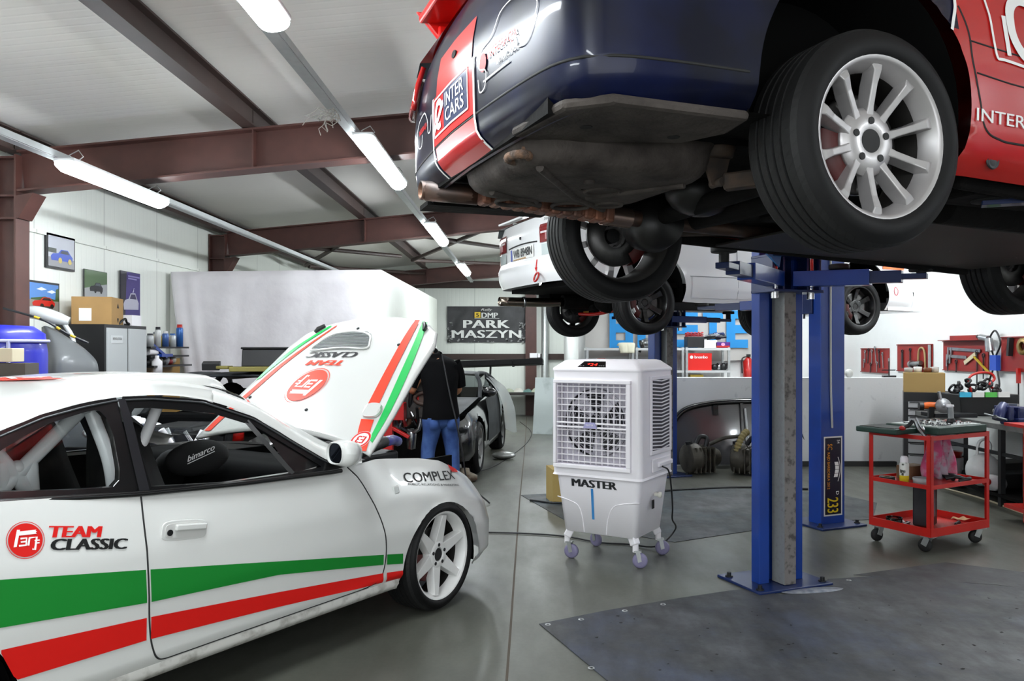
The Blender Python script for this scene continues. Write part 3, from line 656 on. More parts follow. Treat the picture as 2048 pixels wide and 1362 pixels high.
emblem(W, lambda x, y, o: cside(-2.083 + x, .8185 + y + tilt * x * .6, o), .060, red_vinyl)
def ctext(s, x0, z0, x1, H, mt, sl, nm='lettering', **k):
    m = MB(); place(m, fit(s, x1 - x0, H, **k), lambda x, y: cside(x0 + x, z0 + y + sl * x, .003)); return obj(nm, m, mt, W)
ctext('TEAM', -2.006, .812, -1.822, .038, red_vinyl, -.19, bold=.055, shear=.22)
ctext('CLASSIC', -2.006, .769, -1.733, .038, black_vinyl, -.19, bold=.055, shear=.22)
ctext('COMPLEX', -.178, .737, .285, .05, black_vinyl, -.10, bold=.006)
ctext('PUBLIC RELATIONS & MARKETING', -.16, .722, .30, .011, black_vinyl, -.155)
m = MB(); m.grid([[cside(x, z, .003) for z in np.linspace(.735 - (x - .27) * .2, .775 - (x - .27) * .45, 4)] for x in np.linspace(.27, .36, 6)]); obj('sticker', m, red_vinyl, W)
# raised bonnet
HA = math.atan(.857); HC, HS = math.cos(HA), math.sin(HA)
def hood(s, l, o=0):
    o += .02 * (1 - (s / .7) ** 2); return (-.37 + l * HC - o * HS, -s, .9 + l * HS + o * HC)
hw_ = lambda t: ip(t, [0, .3, .6, .88, 1], [.73, .70, .655, .63, .57]); lr_ = lambda k_: .1 * (1 - abs(k_) ** 2); lf_ = lambda k_: ip(abs(k_), [0, .3, .65, .85, 1], [1.133, 1.132, 1.09, 1.05, .99])
H_ = MB(); H_.grid([[hood(k_ * hw_(t), lr_(k_) + (lf_(k_) - lr_(k_)) * t) for k_ in np.linspace(-1, 1, 41)] for t in np.linspace(0, 1, 30)])
hd = obj('bonnet', H_, wp, W, solid=.018)
def hstripe(nm, mt, top, bot):
    m = MB(); a = cr(top, 40); b = cr(bot, 40); m.grid([[hood(p[0], p[1], .004), hood((p[0] + q[0]) / 2, (p[1] + q[1]) / 2, .004), hood(q[0], q[1], .004)] for p, q in zip(a, b)], flip=True); obj(nm, m, mt, hd)
hstripe('bonnet_stripe_red', orange_vinyl, [(.335, 1.10), (.36, .90), (.42, .6), (.475, .355)], [(.375, 1.10), (.42, .90), (.49, .6), (.555, .352)])
hstripe('bonnet_stripe_red', orange_vinyl, [(.51, .235), (.55, .15), (.59, .09), (.655, .015)], [(.6, .24), (.63, .16), (.67, .09), (.70, .02)])
hstripe('bonnet_stripe_green', mat('bright_green_vinyl', '#12b452', .35), [(.40, 1.09), (.46, .9), (.54, .6), (.62, .3), (.665, .1)], [(.45, 1.075), (.51, .9), (.60, .6), (.67, .3), (.70, .08)])
hstripe('bonnet_stripe_red', orange_vinyl, [(-.32, 1.06), (-.42, .87), (-.51, .65), (-.57, .40), (-.62, .2), (-.64, .06)], [(-.335, 1.06), (-.45, .87), (-.56, .65), (-.62, .40), (-.68, .2), (-.70, .06)])
hstripe('bonnet_stripe_green', MATS['bright_green_vinyl'], [(-.37, 1.06), (-.50, .87), (-.59, .66), (-.625, .54)], [(-.40, 1.06), (-.545, .87), (-.635, .66), (-.655, .52)])
def htext(s, s0, l0, Wd, Hh, mt, **k):
    m = MB(); place(m, fit(s, Wd, Hh, **k), lambda x, y: hood(s0 - x, l0 - y, .004)); obj('lettering', m, mt, hd)
htext('TEAM', .03, .704, .33, .046, orange_vinyl, bold=.055, shear=.22); htext('CLASSIC', .09, .785, .45, .052, mat('grey_vinyl', '#2e2e30', .4), bold=.055, shear=.22)
emblem(hd, lambda x, y, o: hood(-.118 - x, .475 - y, o + .001), .155, orange_vinyl)
m = MB(); place(m, disc2d(.062), lambda x, y: hood(.612 + x, .09 + y, .005)); e = obj('sticker', m, white_vinyl, hd); m = MB(); place(m, disc2d(.06, 40, .048), lambda x, y: hood(.612 + x, .09 + y, .0055)); obj('sticker_ring', m, red_vinyl, e); m = MB(); place(m, fit('E3', .06, .05, bold=.03), lambda x, y: hood(.612 + .03 - x, .09 + .025 - y, .006)); obj('lettering', m, red_vinyl, e)
vp = cr([(-.35, .80), (-.345, .88), (-.27, .96), (-.1, .985), (.05, .95), (.11, .88), (.12, .815), (-.1, .822)], 60, True)
m = MB(); m.poly([hood(s, l, .004) for s, l in vp]); v_ = obj('bonnet_vent', m, mat('vent_dark', '#3a3b3d', .6), hd)
m = MB(); m.tube([hood(s, l, .008) for s, l in vp], .007, 8, True); obj('vent_rim', m, wp, v_)
m = MB()
for i in range(16):
    l = .81 + .0115 * i; sp_ = [p[0] for p in vp if abs(p[1] - l) < .02]
    if len(sp_) > 1 and max(sp_) - min(sp_) > .05: m.tube([hood(min(sp_), l, .007), hood(max(sp_), l, .007)], .0022, 4)
obj('vent_mesh', m, galv, v_)
m = MB(); sp_ = cr([(.505, .30), (.53, .335), (.60, .335), (.615, .30), (.6, .255), (.52, .25)], 30, True); m.poly([hood(s, l, .02 if l > .3 else .006) for s, l in sp_]); sc_ = obj('bonnet_scoop', m, wp, hd, solid=.015)
m = MB(); m.poly([hood(s, l, .0215) for s, l in [(.52, .335), (.60, .335), (.597, .318), (.523, .318)]]); obj('scoop_mouth', m, trim_m, sc_)
for s, l in ((.05, .27), (-.1, 1.02), (-.55, .36), (.36, .86)):
    m = MB(); m.lathe([(0, .006), (.01, .005), (.011, 0)], 12, Matrix.Translation(hood(s, l, .002)) @ RY(-40)); obj('bonnet_pin', m, dark_steel, hd)
for s in (-.47, .47):
    m = MB(); m.tube([hood(s * .93, 1.06, .01), hood(s, 1.02, .014), hood(s * 1.02, .99, .012)], [.012, .016, .01], 8); obj('bonnet_latch', m, black_plastic, hd)
# engine bay
m = MB(); m.box((.12, 0, .5), (.94, 1.2, .02)); m.box((-.36, 0, .68), (.03, 1.3, .34)); m.box((.02, .66, .66), (.76, .02, .3)); m.box((.02, -.66, .66), (.76, .02, .3)); m.box((.62, 0, .56), (.03, 1.0, .12)); bay = obj('engine_bay', m, dark_in, W)
m = MB(); m.box((.15, .05, .68), (.5, .6, .26)); m.box((.15, .05, .83), (.42, .22, .07)); m.cyl((-.1, .3, .75), (.45, .3, .75), .06); obj('engine', m, dark_steel, bay, bev=.02)
m = MB(); m.tube(cr([(-.28, -.52, .86), (-.1, -.46, .885), (.05, -.42, .90), (.1, -.4, .90)], 12), .035, 10); obj('black_hose', m, black_plastic, bay)
m = MB(); m.tube(cr([(.08, -.41, .90), (.2, -.35, .895), (.4, -.2, .87), (.55, -.1, .84)], 14), .032, 12); obj('blue_hose', m, mat('blue_silicone', '#2027a8', .4, 0, .3), bay)
m = MB(); m.lathe([(0, .06), (.035, .055), (.06, .03), (.07, 0)], 20, T(-.05, -.28, .90)); obj('reservoir', m, mat('rusty_orange', '#a35a38', .6, var=.3, vscale=20), bay)
m = MB(); m.tube(cr([hood(-.2, .14, -.03), hood(.1, .12, -.03), hood(.34, .1, -.02), hood(.37, .14, -.02)], 16), .012, 8); obj('bonnet_edge_seal', m, wp, bay)
# cowl and dashboard, seat, wheel, cage
m = MB(); m.grid([[(-.52 + .25 * (1 - (k_ / .74) ** 2), k_, .885), (-.4 + .12 * (1 - (k_ / .74) ** 2), k_, .878)] for k_ in np.linspace(-.74, .74, 20)]); obj('cowl', m, trim_m, W)
m = MB(); ctrl = [[(-.5, k_, .875) for k_ in (-.7, 0, .7)], [(-.72, k_, .885) for k_ in (-.7, 0, .7)], [(-.85, k_, .84) for k_ in (-.7, 0, .7)], [(-.88, k_, .55) for k_ in (-.7, 0, .7)]]; m.grid(patch(ctrl, 16, 12)); obj('dashboard', m, dark_in, W)
st = thing; m = MB(); m.tube([(-1.02 + .05 * math.cos(a) * .4, .36 + .17 * math.cos(a), .85 + .17 * math.sin(a)) for a in [2 * math.pi * i / 32 for i in range(32)]], .016, 8, True); sw = obj('steering_wheel', m, black_plastic, W)
m = MB(); m.tube([(-1.035, .33 + .03 * i / 6, 1.008 + .012 * math.sin(i / 2)) for i in range(7)], .012, 6); obj('centre_mark', m, mat('yellow_tape', '#c9b023', .5), sw)
seatm = mat('seat_cloth', '#101011', .9)
for y in (-.36, .36):
    m = MB(); ctrl = [[(-1.30, y - .22, .42), (-1.34, y, .42), (-1.30, y + .22, .42)], [(-1.37, y - .26, .7), (-1.42, y, .7), (-1.37, y + .26, .7)], [(-1.42, y - .2, .92), (-1.46, y, .92), (-1.42, y + .2, .92)], [(-1.45, y - .13, 1.1), (-1.48, y, 1.1), (-1.45, y + .13, 1.1)], [(-1.47, y - .09, 1.14), (-1.49, y, 1.14), (-1.47, y + .09, 1.14)]]
    m.grid(patch(ctrl, 16, 10)); s_ = obj('seat', m, seatm, W, solid=.09)
m = MB(); m.box((-1.08, -.36, .38), (.5, .46, .1)); m.box((-1.08, .36, .38), (.5, .46, .1)); obj('seat_cushion', m, seatm, W, bev=.03)
# headrest style cushion with white lettering seen through the door window
m = MB(); m.M = T(-1.05, -.28, .93) @ RZ(8); m.ball((0, 0, 0), (.19, .05, .085), 20, 12); hp = obj('padded_bolster', m, seatm, W)
m = MB(); place(m, fit('bimarco', .15, .028, bold=.02, shear=.2), lambda x, y: (-1.15 + x, -.34 + .05 * (x - .07), .925 + y + .28 * x)); place(m, ([(0, 0), (.15, 0), (.15, .004), (0, .004)], [(0, 1, 2, 3)]), lambda x, y: (-1.15 + x, -.34 + .05 * (x - .07), .915 + y + .28 * x)); obj('lettering', m, white_vinyl, hp)
m = MB(); m.M = T(-.86, .2, .80) @ RZ(6); m.ball((0, 0, 0), (.11, .1, .12), 16, 10); g_ = obj('harness_pad', m, mat('grey_cloth', '#2a2a2c', .9), W)
m = MB(); place(m, fit('turbo', .10, .05, bold=.02), lambda x, y: (-.91 + x, .095, .80 + y)); obj('lettering', m, mat('red_thread', '#c22525', .6), g_)
cage_m = mat('white_cage_paint', '#f2f2f4', .3, 0, .3)
m = MB(); sI = .40
for a, b, r_ in (((-2.35, -.40, .86), (-1.66, -.52, 1.2), .027), ((-2.10, -.38, 1.12), (-1.84, -.38, .86), .027), ((-1.665, -.56, 1.2), (-1.585, -.62, .84), .027), ((-1.45, -.54, 1.05), (-1.36, -.54, 1.22), .024)): m.cyl(a, b, r_, n=14)
m = MB()
def cg(*p, r=.026): m.tube(cr(p, 12) if len(p) > 2 else p, r, 14)
cg((-1.615, -.56, .8), (-1.64, -.56, 1.0), (-1.69, -.52, 1.2)); obj('roll_cage_hoop', m, cage_m, W)
m = MB(); cg((-2.0, -.42, .90), (-1.68, -.42, 1.2), r=.028); obj('roll_cage_brace', m, cage_m, W)
m = MB(); cg((-2.03, -.42, 1.12), (-1.84, -.42, .86), r=.028); obj('roll_cage_brace', m, cage_m, W)
m = MB(); cg((-1.97, -.42, .85), (-1.965, -.42, 1.03), r=.028); cg((-1.86, -.42, .85), (-1.87, -.42, 1.02), r=.028); m.ball((-1.915, -.42, 1.0), .03); obj('roll_cage_gusset', m, cage_m, W)
m = MB(); cg((-1.50, -.50, .98), (-1.38, -.50, 1.24), r=.022); obj('roll_cage_brace', m, cage_m, W)
m = MB(); cg((-1.66, .56, .6), (-1.68, .54, 1.2), (-1.68, -.54, 1.21), r=.024); obj('roll_cage_hoop', m, cage_m, W)
# roof emblem and lettering
def rf(x, y, o=0): 
    s, z = rail(x); a = min(1, abs(y) / s); return (x, -y, z + (ctrz(x) - z) * (1 - a ** 3) + o + .004)
emblem(W, lambda x, y, o: rf(-1.72 + x, .12 - y, o), .15, orange_vinyl)
m = MB(); place(m, fit('CLASSIC', .42, .07, bold=.03), lambda x, y: rf(-1.5 + x, .12 - y, .012)); obj('lettering', m, black_vinyl, W)
m = MB(); place(m, fit('TEAM', .28, .07, bold=.03), lambda x, y: rf(-1.5 + x, .02 - y, .012)); obj('lettering', m, orange_vinyl, W)
# ================================================================ navy and red car on the near lift
navy = mat('navy_wrap', '#03061a', .3, 0, .2, spec=.2, col2='#0a1338', vscale=3.5, lo=.45, hi=.75)
redp = mat('red_wrap', '#b8120e', .28, 0, .3, var=.12, vscale=3)
under = mat('underseal', '#2b2826', .75, col2='#4a403a', vscale=9, bump=.5, bscale=45, lo=.4, hi=.75)
under2 = mat('grey_underseal', '#4d4743', .75, spec=.25, col2='#282321', vscale=7, bump=.4, bscale=50, lo=.4, hi=.7)
black_in = mat('underbody_black', '#0a0a0a', .85, spec=.15, col2='#131110', vscale=8, bump=.4, bscale=25)
rust = mat('rusty_exhaust', '#4b4340', .45, .7, col2='#6a4a38', vscale=8, lo=.4, hi=.75)
copper = mat('coppery_heat_shield', '#8a5a44', .45, .5, col2='#4c3a34', vscale=10, lo=.35, hi=.75)
alu = mat('skid_plate_aluminium', '#2b2a28', .55, .4, var=.35, vscale=5)
L1 = thing('lifted_car', 'navy and red wrapped car seen from below, raised on the near blue lift', 'car', (.692, 3.032, 0), 22)
LOUT = [(3.52, 0), (3.5, .35), (3.42, .62), (3.2, .78), (2.7, .84), (1.5, .85), (.4, .85), (0, .86), (-.4, .855), (-.7, .845), (-.86, .815), (-.94, .74), (-.975, .6), (-1.0, .3), (-1.01, 0)]
_q = cr(LOUT, 200)[::-1]; _lx = [p[0] for p in _q]; _ls = [p[1] for p in _q]; _ry = [p[1] for p in _q if p[0] < -.6]; _rx = [p[0] for p in _q if p[0] < -.6]
def l_zb(x): return ip(x, [-1.01, -.5, -.4, .33, .4, .9, 2.0, 3.52], [2.055, 2.075, 2.08, 1.98, 1.98, 1.965, 1.90, 1.90])
def l_zt(x): return ip(x, [-1.01, -.6, .3, 2.4, 3.52], [2.64, 2.66, 2.62, 2.60, 2.45])
LW = [0, .06, .10, .185, .2, .45, .6, .75, .9, 1]; LO = [.075, .03, .012, .004, .004, .0, .006, .022, .05, .075]
def l_off(w_, x): return ip(w_, LW, LO)
def l_o(x, z): return l_off(max(0, min(1, (z - l_zb(x)) / (l_zt(x) - l_zb(x)))), x)
def lside(x, z, o=.003): return (x, -(ip(x, _lx, _ls) - l_o(x, z) + o), z)
def lrear(s, z, o=.003):
    a = abs(s); x = ip(a, _ry, _rx); return (x + l_o(-1, z) - o, -s, z)
m = shell(LOUT, l_zb, l_zt, l_off, 28, [(-.045, 2.16, .385), (2.68, 2.13, .375)], 160)
for i, f in enumerate(m.f):
    if sum(m.v[k_][0] for k_ in f) / 4 > .28: m.mi[i] = 1
obj('body_shell', m, [navy, redp], L1)
for x, z in ((-.045, 2.16), (2.68, 2.13)):
    for sd in (-1, 1): obj('wheel_arch', arch_liner(x, z, .39, .80, .50, sd, -12, 192), mat('wheel_arch_black', '#0e0e0e', .8), L1)
alloy = mat('silver_alloy', '#b9b6b6', .36, .55, .2, var=.12, vscale=8)
for x, sd, z in ((0, -1, 2.045), (0, 1, 1.975), (2.62, 1, 1.96), (2.70, -1, 1.98)):
    wheel(L1, (x, sd * .735, z), sd, .312, .232, .235, 'ten', alloy)
# upper body (boot, glass, roof)
ctrl = [[(3.42, k_ * .6, 2.45) for k_ in (-1, 0, 1)], [(2.4, k_ * .76, 2.64 + .04 * (1 - abs(k_))) for k_ in (-1, 0, 1)], [(1.95, k_ * .74, 2.68 + .03 * (1 - abs(k_))) for k_ in (-1, 0, 1)], [(1.2, k_ * .58, 3.08 + .03 * (1 - abs(k_))) for k_ in (-1, 0, 1)], [(.2, k_ * .57, 3.11 + .03 * (1 - abs(k_))) for k_ in (-1, 0, 1)], [(-.45, k_ * .66, 2.72 + .03 * (1 - abs(k_))) for k_ in (-1, 0, 1)], [(-.93, k_ * .72, 2.645 + .01 * (1 - abs(k_))) for k_ in (-1, 0, 1)]]
gr = patch(ctrl, 40, 12); m = MB(); m.grid(gr); obj('roof_and_boot', m, redp, L1)
m = MB()
for e in (0, -1):
    q = [r_[e] for r_ in gr]; m.grid([[p, (p[0], math.copysign(.775, p[1]), min(p[2], 2.6))] for p in q], flip=e == 0)
obj('side_windows', m, glass('tinted_glass', '#3a3f42'), L1)
m = MB(); m.box((-.86, 0, 2.80), (.2, 1.26, .03), rot=(0, -8, 0))
for y in (-.62, 0, .62): m.box((-.82, y, 2.71), (.12, .03, .12))
m.add([(-.97, sd * y, z) for sd in (1, -1) for y in (.62, .645) for z in (2.82,)] + [(-.75, sd * y, z) for sd in (1, -1) for y in (.62, .645) for z in (2.82,)] + [(-.84, sd * y, 2.68) for sd in (1, -1) for y in (.62, .645)], [(0, 4, 8), (1, 9, 5), (0, 8, 9, 1), (4, 5, 9, 8), (0, 1, 5, 4), (2, 10, 6), (3, 7, 11), (2, 3, 11, 10), (6, 10, 11, 7), (2, 6, 7, 3)]); obj('boot_spoiler', m, redp, L1, bev=.008)
for sd in (-1, 1):
    m = MB(); m.grid([[lrear(sd * s, z, .012) for z in np.linspace(2.40, 2.57, 6)] for s in np.linspace(.56, .745, 8)], flip=sd < 0); obj('tail_light', m, mat('tail_light_red', '#8e0f0d', .12, 0, .8), L1, solid=.02)
# bumper gap, seams
m = MB()
pts = [lside(x, 2.168, -.002) for x in np.linspace(-.46, -.84, 14)] + [lrear(s, 2.168, -.002) for s in np.linspace(.78, -.78, 50)] + [(x, -y, z) for x, y, z in [lside(x, 2.168, -.002) for x in np.linspace(-.84, -.46, 10)]]
m.tube(pts, .0045, 6); obj('bumper_gap', m, seam_m, L1)
m = MB(); m.tube([lside(x, z, -.001) for x, z in cr([(.31, 2.47), (.335, 2.40), (.345, 2.30), (.375, 2.19), (.40, 2.11), (.46, 2.083), (.6, 2.075), (1.3, 2.07)], 40)], .004, 6); m.tube([lside(x, z, -.001) for x, z in ((.335, 2.365), (.45, 2.355), (.7, 2.335), (1.4, 2.32))], .003, 6); m.tube([lside(x, z, -.001) for x, z in ((.36, 2.27), (.5, 2.255), (.8, 2.235), (1.4, 2.22))], .003, 6); obj('door_gap', m, seam_m, L1)
# rear quarter red flare edge and white graphics
def lband(nm, mt, pts, wd, fn, par=None):
    m = MB(); place(m, line2d(cr(pts, max(8, 4 * len(pts))), wd), fn); return obj(nm, m, mt, par or L1)
lband('white_graphic', white_vinyl, [(.262, 2.385), (.275, 2.42), (.29, 2.46), (.305, 2.52)], .012, lambda x, z: lside(x, z, .004))
lband('white_graphic', white_vinyl, [(.433, 2.56), (.437, 2.45), (.445, 2.335), (.50, 2.322), (.8, 2.29), (1.2, 2.26)], .009, lambda x, z: lside(x, z, .004))
m = MB(); place(m, fit('INTER CARS', .42, .038, bold=.004), lambda x, z: lside(.358 + x, 2.128 + z - .02 * x, .004)); obj('lettering', m, white_vinyl, L1)
m = MB(); a_ = [(.075 * math.cos(t), .10 * math.sin(t)) for t in np.linspace(R(50), R(310), 30)]; place(m, line2d(a_, .035), lambda x, z: lside(.60 + x, 2.44 + z, .004))
place(m, line2d([(-.1, .03), (-.1, -.1)], .018), lambda x, z: lside(.60 + x, 2.44 + z, .004)); place(m, line2d([(.02, -.02), (.09, -.12), (.04, -.13)], .03), lambda x, z: lside(.60 + x, 2.44 + z, .004)); obj('round_logo', m, white_vinyl, L1)
n_ = MB(); n_.M = Matrix.Translation(lside(.46, 2.022, -.002)) @ RX(90); n_.lathe([(0, .004), (.014, .004), (.02, .001), (.024, .006), (.026, 0)], 20); obj('jack_plug', n_, black_plastic, L1)
# rear graphics
def rpan(nm, mt, s0, s1, z0, z1, o=.003, sl=0, par=None):
    m = MB(); m.grid([[lrear(s + sl * (z - z0), z, o) for z in np.linspace(z0, z1, 16)] for s in np.linspace(s0, s1, 12)]); return obj(nm, m, mt, par or L1)
rp = rpan('red_rear_panel', redp, -.235, .215, 2.172, 2.345); rpan('red_rear_panel', redp, -.215, .225, 2.062, 2.162); rpan('red_rear_panel', redp, -.2, .2, 2.345, 2.48)
for s in (-.242, .222):
    rpan('white_graphic', white_vinyl, s - .007, s + .007, 2.062, 2.345, .0045)
pn = rpan('rear_sign', mat('dark_sign_blue', '#2a3350', .3), -.09, .165, 2.205, 2.325, .005)
m = MB()
for a, b in (((-.215, 2.2), (.17, 2.2)), ((.17, 2.2), (.17, 2.33)), ((.17, 2.33), (-.215, 2.33)), ((-.215, 2.33), (-.215, 2.2))): place(m, line2d([(a[0] + (b[0] - a[0]) * i / 10, a[1] + (b[1] - a[1]) * i / 10) for i in range(11)], .006), lambda s, z: lrear(s, z, .006))
obj('sign_border', m, white_vinyl, pn)
m = MB(); place(m, fit('INTER', .20, .044, bold=.012), lambda x, z: lrear(-.065 + x, 2.27 + z, .0065)); place(m, fit('CARS', .20, .044, bold=.012), lambda x, z: lrear(-.065 + x, 2.217 + z, .0065)); obj('lettering', m, white_vinyl, pn)
m = MB(); place(m, line2d([(.042 * math.cos(t), .042 * math.sin(t)) for t in np.linspace(R(40), R(300), 24)], .022), lambda x, z: lrear(-.15 + x, 2.268 + z, .006)); place(m, line2d([(-.06, -.03), (.06, .04)], .02), lambda x, z: lrear(-.15 + x, 2.255 + z, .0065)); obj('round_logo', m, white_vinyl, pn)
m = MB(); m.M = Matrix.Translation(lrear(.02, 2.42, .004)) @ RY(-90); m.prism([(.012 * math.cos(t), .022 * math.sin(t)) for t in np.linspace(0, 6.283, 20)[:-1]], .004); obj('lock_hole', m, mat('hole_black', '#050505', .9), L1)
m = MB(); place(m, fit('INTEGRACJA', .20, .032, bold=.01), lambda x, z: lrear(.335 + x, 2.29 + z, .004)); obj('lettering', m, red_vinyl, L1)
m = MB(); place(m, fit('INTERCARS', .13, .02, bold=.015), lambda x, z: lrear(.40 + x, 2.262 + z, .004)); place(m, line2d([(.30, .0), (.48, .003)], .005), lambda x, z: lrear(x, 2.243 + z, .004)); obj('lettering', m, white_vinyl, L1)
m = MB(); place(m, disc2d(.028), lambda x, z: lrear(.30 + x * .9, 2.30 + z, .004)); obj('red_hand_logo', m, red_vinyl, L1)
sk = [(.26, 2.26), (.27, 2.22), (.31, 2.225), (.32, 2.27), (.27, 2.29), (.27, 2.34), (.36, 2.36), (.42, 2.41), (.52, 2.415), (.60, 2.38), (.64, 2.35), (.62, 2.30), (.58, 2.265), (.53, 2.27), (.52, 2.30)]
lband('sketch_line', white_vinyl, sk, .004, lambda s, z: lrear(s, z, .004))
lband('sketch_line', white_vinyl, [(-.27, 2.30), (-.29, 2.25), (-.33, 2.25), (-.34, 2.30), (-.40, 2.34), (-.50, 2.33), (-.55, 2.29), (-.53, 2.24), (-.46, 2.23), (-.44, 2.27)], .004, lambda s, z: lrear(s, z, .004))
m = MB(); place(m, fit('INTEGRACJA', .15, .026, bold=.01), lambda x, z: lrear(-.50 + x, 2.27 + z, .004)); obj('lettering', m, red_vinyl, L1)
# ---- underside
m = MB(); rows = []
for x in np.linspace(-.9, 3.3, 30): rows.append([(x, k_ * .745, 2.10 if x < .3 else 2.0 - .02 * max(0, x - .5)) for k_ in np.linspace(-1, 1, 9)])
m.grid(rows); m.box((-.93, 0, 2.09), (.03, 1.3, .06)); obj('floor_pan', m, black_in, L1)
m = MB(); m.prism([(-.955, -.40), (-.93, -.70), (-.83, -.795), (-.42, -.80), (-.39, -.66), (-.45, -.52), (-.84, -.38)], .03, None, 2.058); cp = obj('corner_panel', m, under2, L1, bev=.02)
m = MB()
for x in (-.80, -.52): m.cyl((x, -.58, 2.059), (x, -.58, 2.056), .018, n=16)
obj('drain_hole', m, mat('hole_black', '#050505', .9), cp)
def rrect(a, b, r, n=8):
    o = []
    for cx, cy, a0 in ((a - r, b - r, 0), (-a + r, b - r, 90), (-a + r, -b + r, 180), (a - r, -b + r, 270)):
        o += [(cx + r * math.cos(R(a0 + 90 * i / n)), cy + r * math.sin(R(a0 + 90 * i / n))) for i in range(n + 1)]
    return o
m = MB(); cx, cy = -.575, -.10; rows = []
for sc_, z in ((1.04, 2.10), (1.0, 2.075), (.97, 2.03), (.93, 2.01), (.88, 1.998), (.8, 1.992), (.45, 1.990), (.02, 1.990)): rows.append([(cx + x * sc_, cy + y * sc_, z) for x, y in rrect(.345, .335, .13)]); rows[-1].append(rows[-1][0])
m.grid(rows); tb = obj('spare_wheel_well', m, under2, L1)
m = MB()
for p in ([(-.84, -.35), (-.55, .02), (-.33, .22)], [(-.85, .05), (-.66, .18), (-.60, .22)], [(-.30, -.3), (-.44, -.1), (-.5, .02)]): m.tube([(x, y, 1.991) for x, y in p], .013, 8)
for x, y, r_ in ((-.70, .20, .075), (-.48, .2, .07), (-.50, -.10, .06), (-.36, .12, .05)): m.tube([(x + r_ * math.cos(a), y + r_ * math.sin(a), 1.991) for a in np.linspace(0, 6.283, 24)[:-1]], .008, 6, True)
m.cyl((-.62, -.24, 1.992), (-.62, -.24, 1.978), .018, n=12); obj('pressed_rib', m, under2, tb)
m = MB(); m.tube([(-.90 + .03 * math.cos(a), -.33 + .045 * math.sin(a), 2.02) for a in np.linspace(0, 6.283, 20)[:-1]], .014, 8, True); m.box((-.80, -.36, 2.03), (.2, .05, .03), rz=-12); obj('tow_eye', m, mat('crusty_steel', '#4f423a', .9, col2='#7a5b45', vscale=40, bump=.8, bscale=80), L1)
m = MB(); m.tube(cr([(-.985, .44, 2.055), (-.8, .38, 2.04), (-.5, .37, 2.012), (-.25, .36, 1.995), (.1, .40, 1.99), (.5, .43, 1.985), (1.5, .45, 1.96), (2.3, .3, 1.95)], 40), .034, 16, caps=False); ex = obj('exhaust_pipe', m, rust, L1)
m = MB(); m.lathe([(.031, 0), (.031, -.2), (.036, -.2), (.036, 0)], 24, Matrix.Translation((-1.0, .444, 2.058)) @ RY(-90) @ RX(0)); m.M = T(-.98, .44, 2.056); m.tube([(0, 0, 0), (.19, -.06, -.015)], .0385, 20, caps=False); obj('tail_pipe', m, rust, ex, solid=.003)
m = MB(); m.tube([(-.26, .36, 1.996), (-.13, .375, 1.992)], .042, 18); obj('pipe_clamp', m, mat('shiny_clamp', '#9a8478', .25, .9), ex)
m = MB()
for i in range(12):
    t = i / 12; x, y, z = -.80 + .56 * t, .325 - .01 * t, 2.03 - .045 * t; m.box((x + .022, y, z), (.042, .085, .07), rot=(0, 5, -2))
m.bar((-.80, .325, 2.035), (-.26, .315, 1.99), .07, .055); hs_ = obj('heat_shield', m, copper, L1, bev=.012)
m = MB(); m.box((-.62, .76, 2.06), (.56, .16, .02), rz=-3); obj('inner_valance', m, black_in, L1)
m = MB(); m.cyl((.02, -.62, 2.02), (.02, .62, 2.0), .035); m.tube([(.22, -.55, 2.03), (.18, 0, 2.0), (.22, .55, 2.02)], .05, 12); obj('rear_axle', m, black_in, L1)
m = MB(); m.ball((.05, .12, 2.07), (.15, .12, .10)); m.cyl((.05, .12, 2.06), (1.5, .05, 2.03), .035); m.lathe([(.0, -.1), (.1, -.09), (.12, 0), (.1, .09), (0, .1)], 20, T(.02, .43, 1.98) @ RX(90)); obj('differential', m, mat('greasy_black', '#1c1b1b', .4, .3, var=.3, vscale=12), L1)
m = MB(); m.prism([(-.06, .0), (.06, 0), (.045, -.06), (.022, -.14), (-.022, -.14), (-.05, -.06)], .012, T(-.22, -.36, 2.12) @ RX(90)); m.lathe([(.055, .03), (.06, 0), (.05, -.03), (0, -.03)], 20, T(-.22, -.37, 2.10)); m.cyl((-.22, -.40, 1.99), (-.22, -.34, 1.99), .014); obj('hanger_bracket', m, mat('dirty_bracket', '#3c3632', .7, .3, col2='#55453a', vscale=20), L1)
m = MB(); m.bar((-.20, -.38, 1.99), (.0, -.62, 2.0), .05, .055); m.bar((.55, -.62, 2.02), (.02, -.62, 2.0), .06, .06); m.bar((.55, .62, 2.02), (.02, .60, 1.98), .06, .06); obj('trailing_arm', m, mat('dirty_bracket', '#3c3632', .7), L1, bev=.008)
m = MB(); m.tube(cr([(-.12, -.47, 2.14), (-.11, -.48, 2.08), (-.08, -.5, 2.02), (-.02, -.55, 2.01), (.02, -.58, 2.03)], 16), .006, 6); obj('brake_hose', m, mat('pale_hose', '#8b7b72', .6), L1)
m = MB()
for sd in (-1, 1): m.cyl((.06, sd * .52, 2.0), (.03, sd * .5, 2.3), .045); m.tube([(.06 + .055 * math.cos(a), sd * .52 + .055 * math.sin(a), 2.0 + .25 * a / 44) for a in np.linspace(0, 44, 120)], .008, 6)
obj('spring_strut', m, black_in, L1)
m = MB(); m.box((1.35, .18, 1.92), (1.7, .95, .012), rot=(0, 1.6, 0)); sk_ = obj('skid_plate', m, alu, L1, bev=.003)
m = MB()
for x in (.6, 1.05, 1.5, 1.95):
    for y in (.60, .2): m.ball((x, y, 1.917 - (x - 1.35) * .028 + .01), (.012, .012, .014), 10, 6)
obj('plate_bolt', m, steel, sk_)
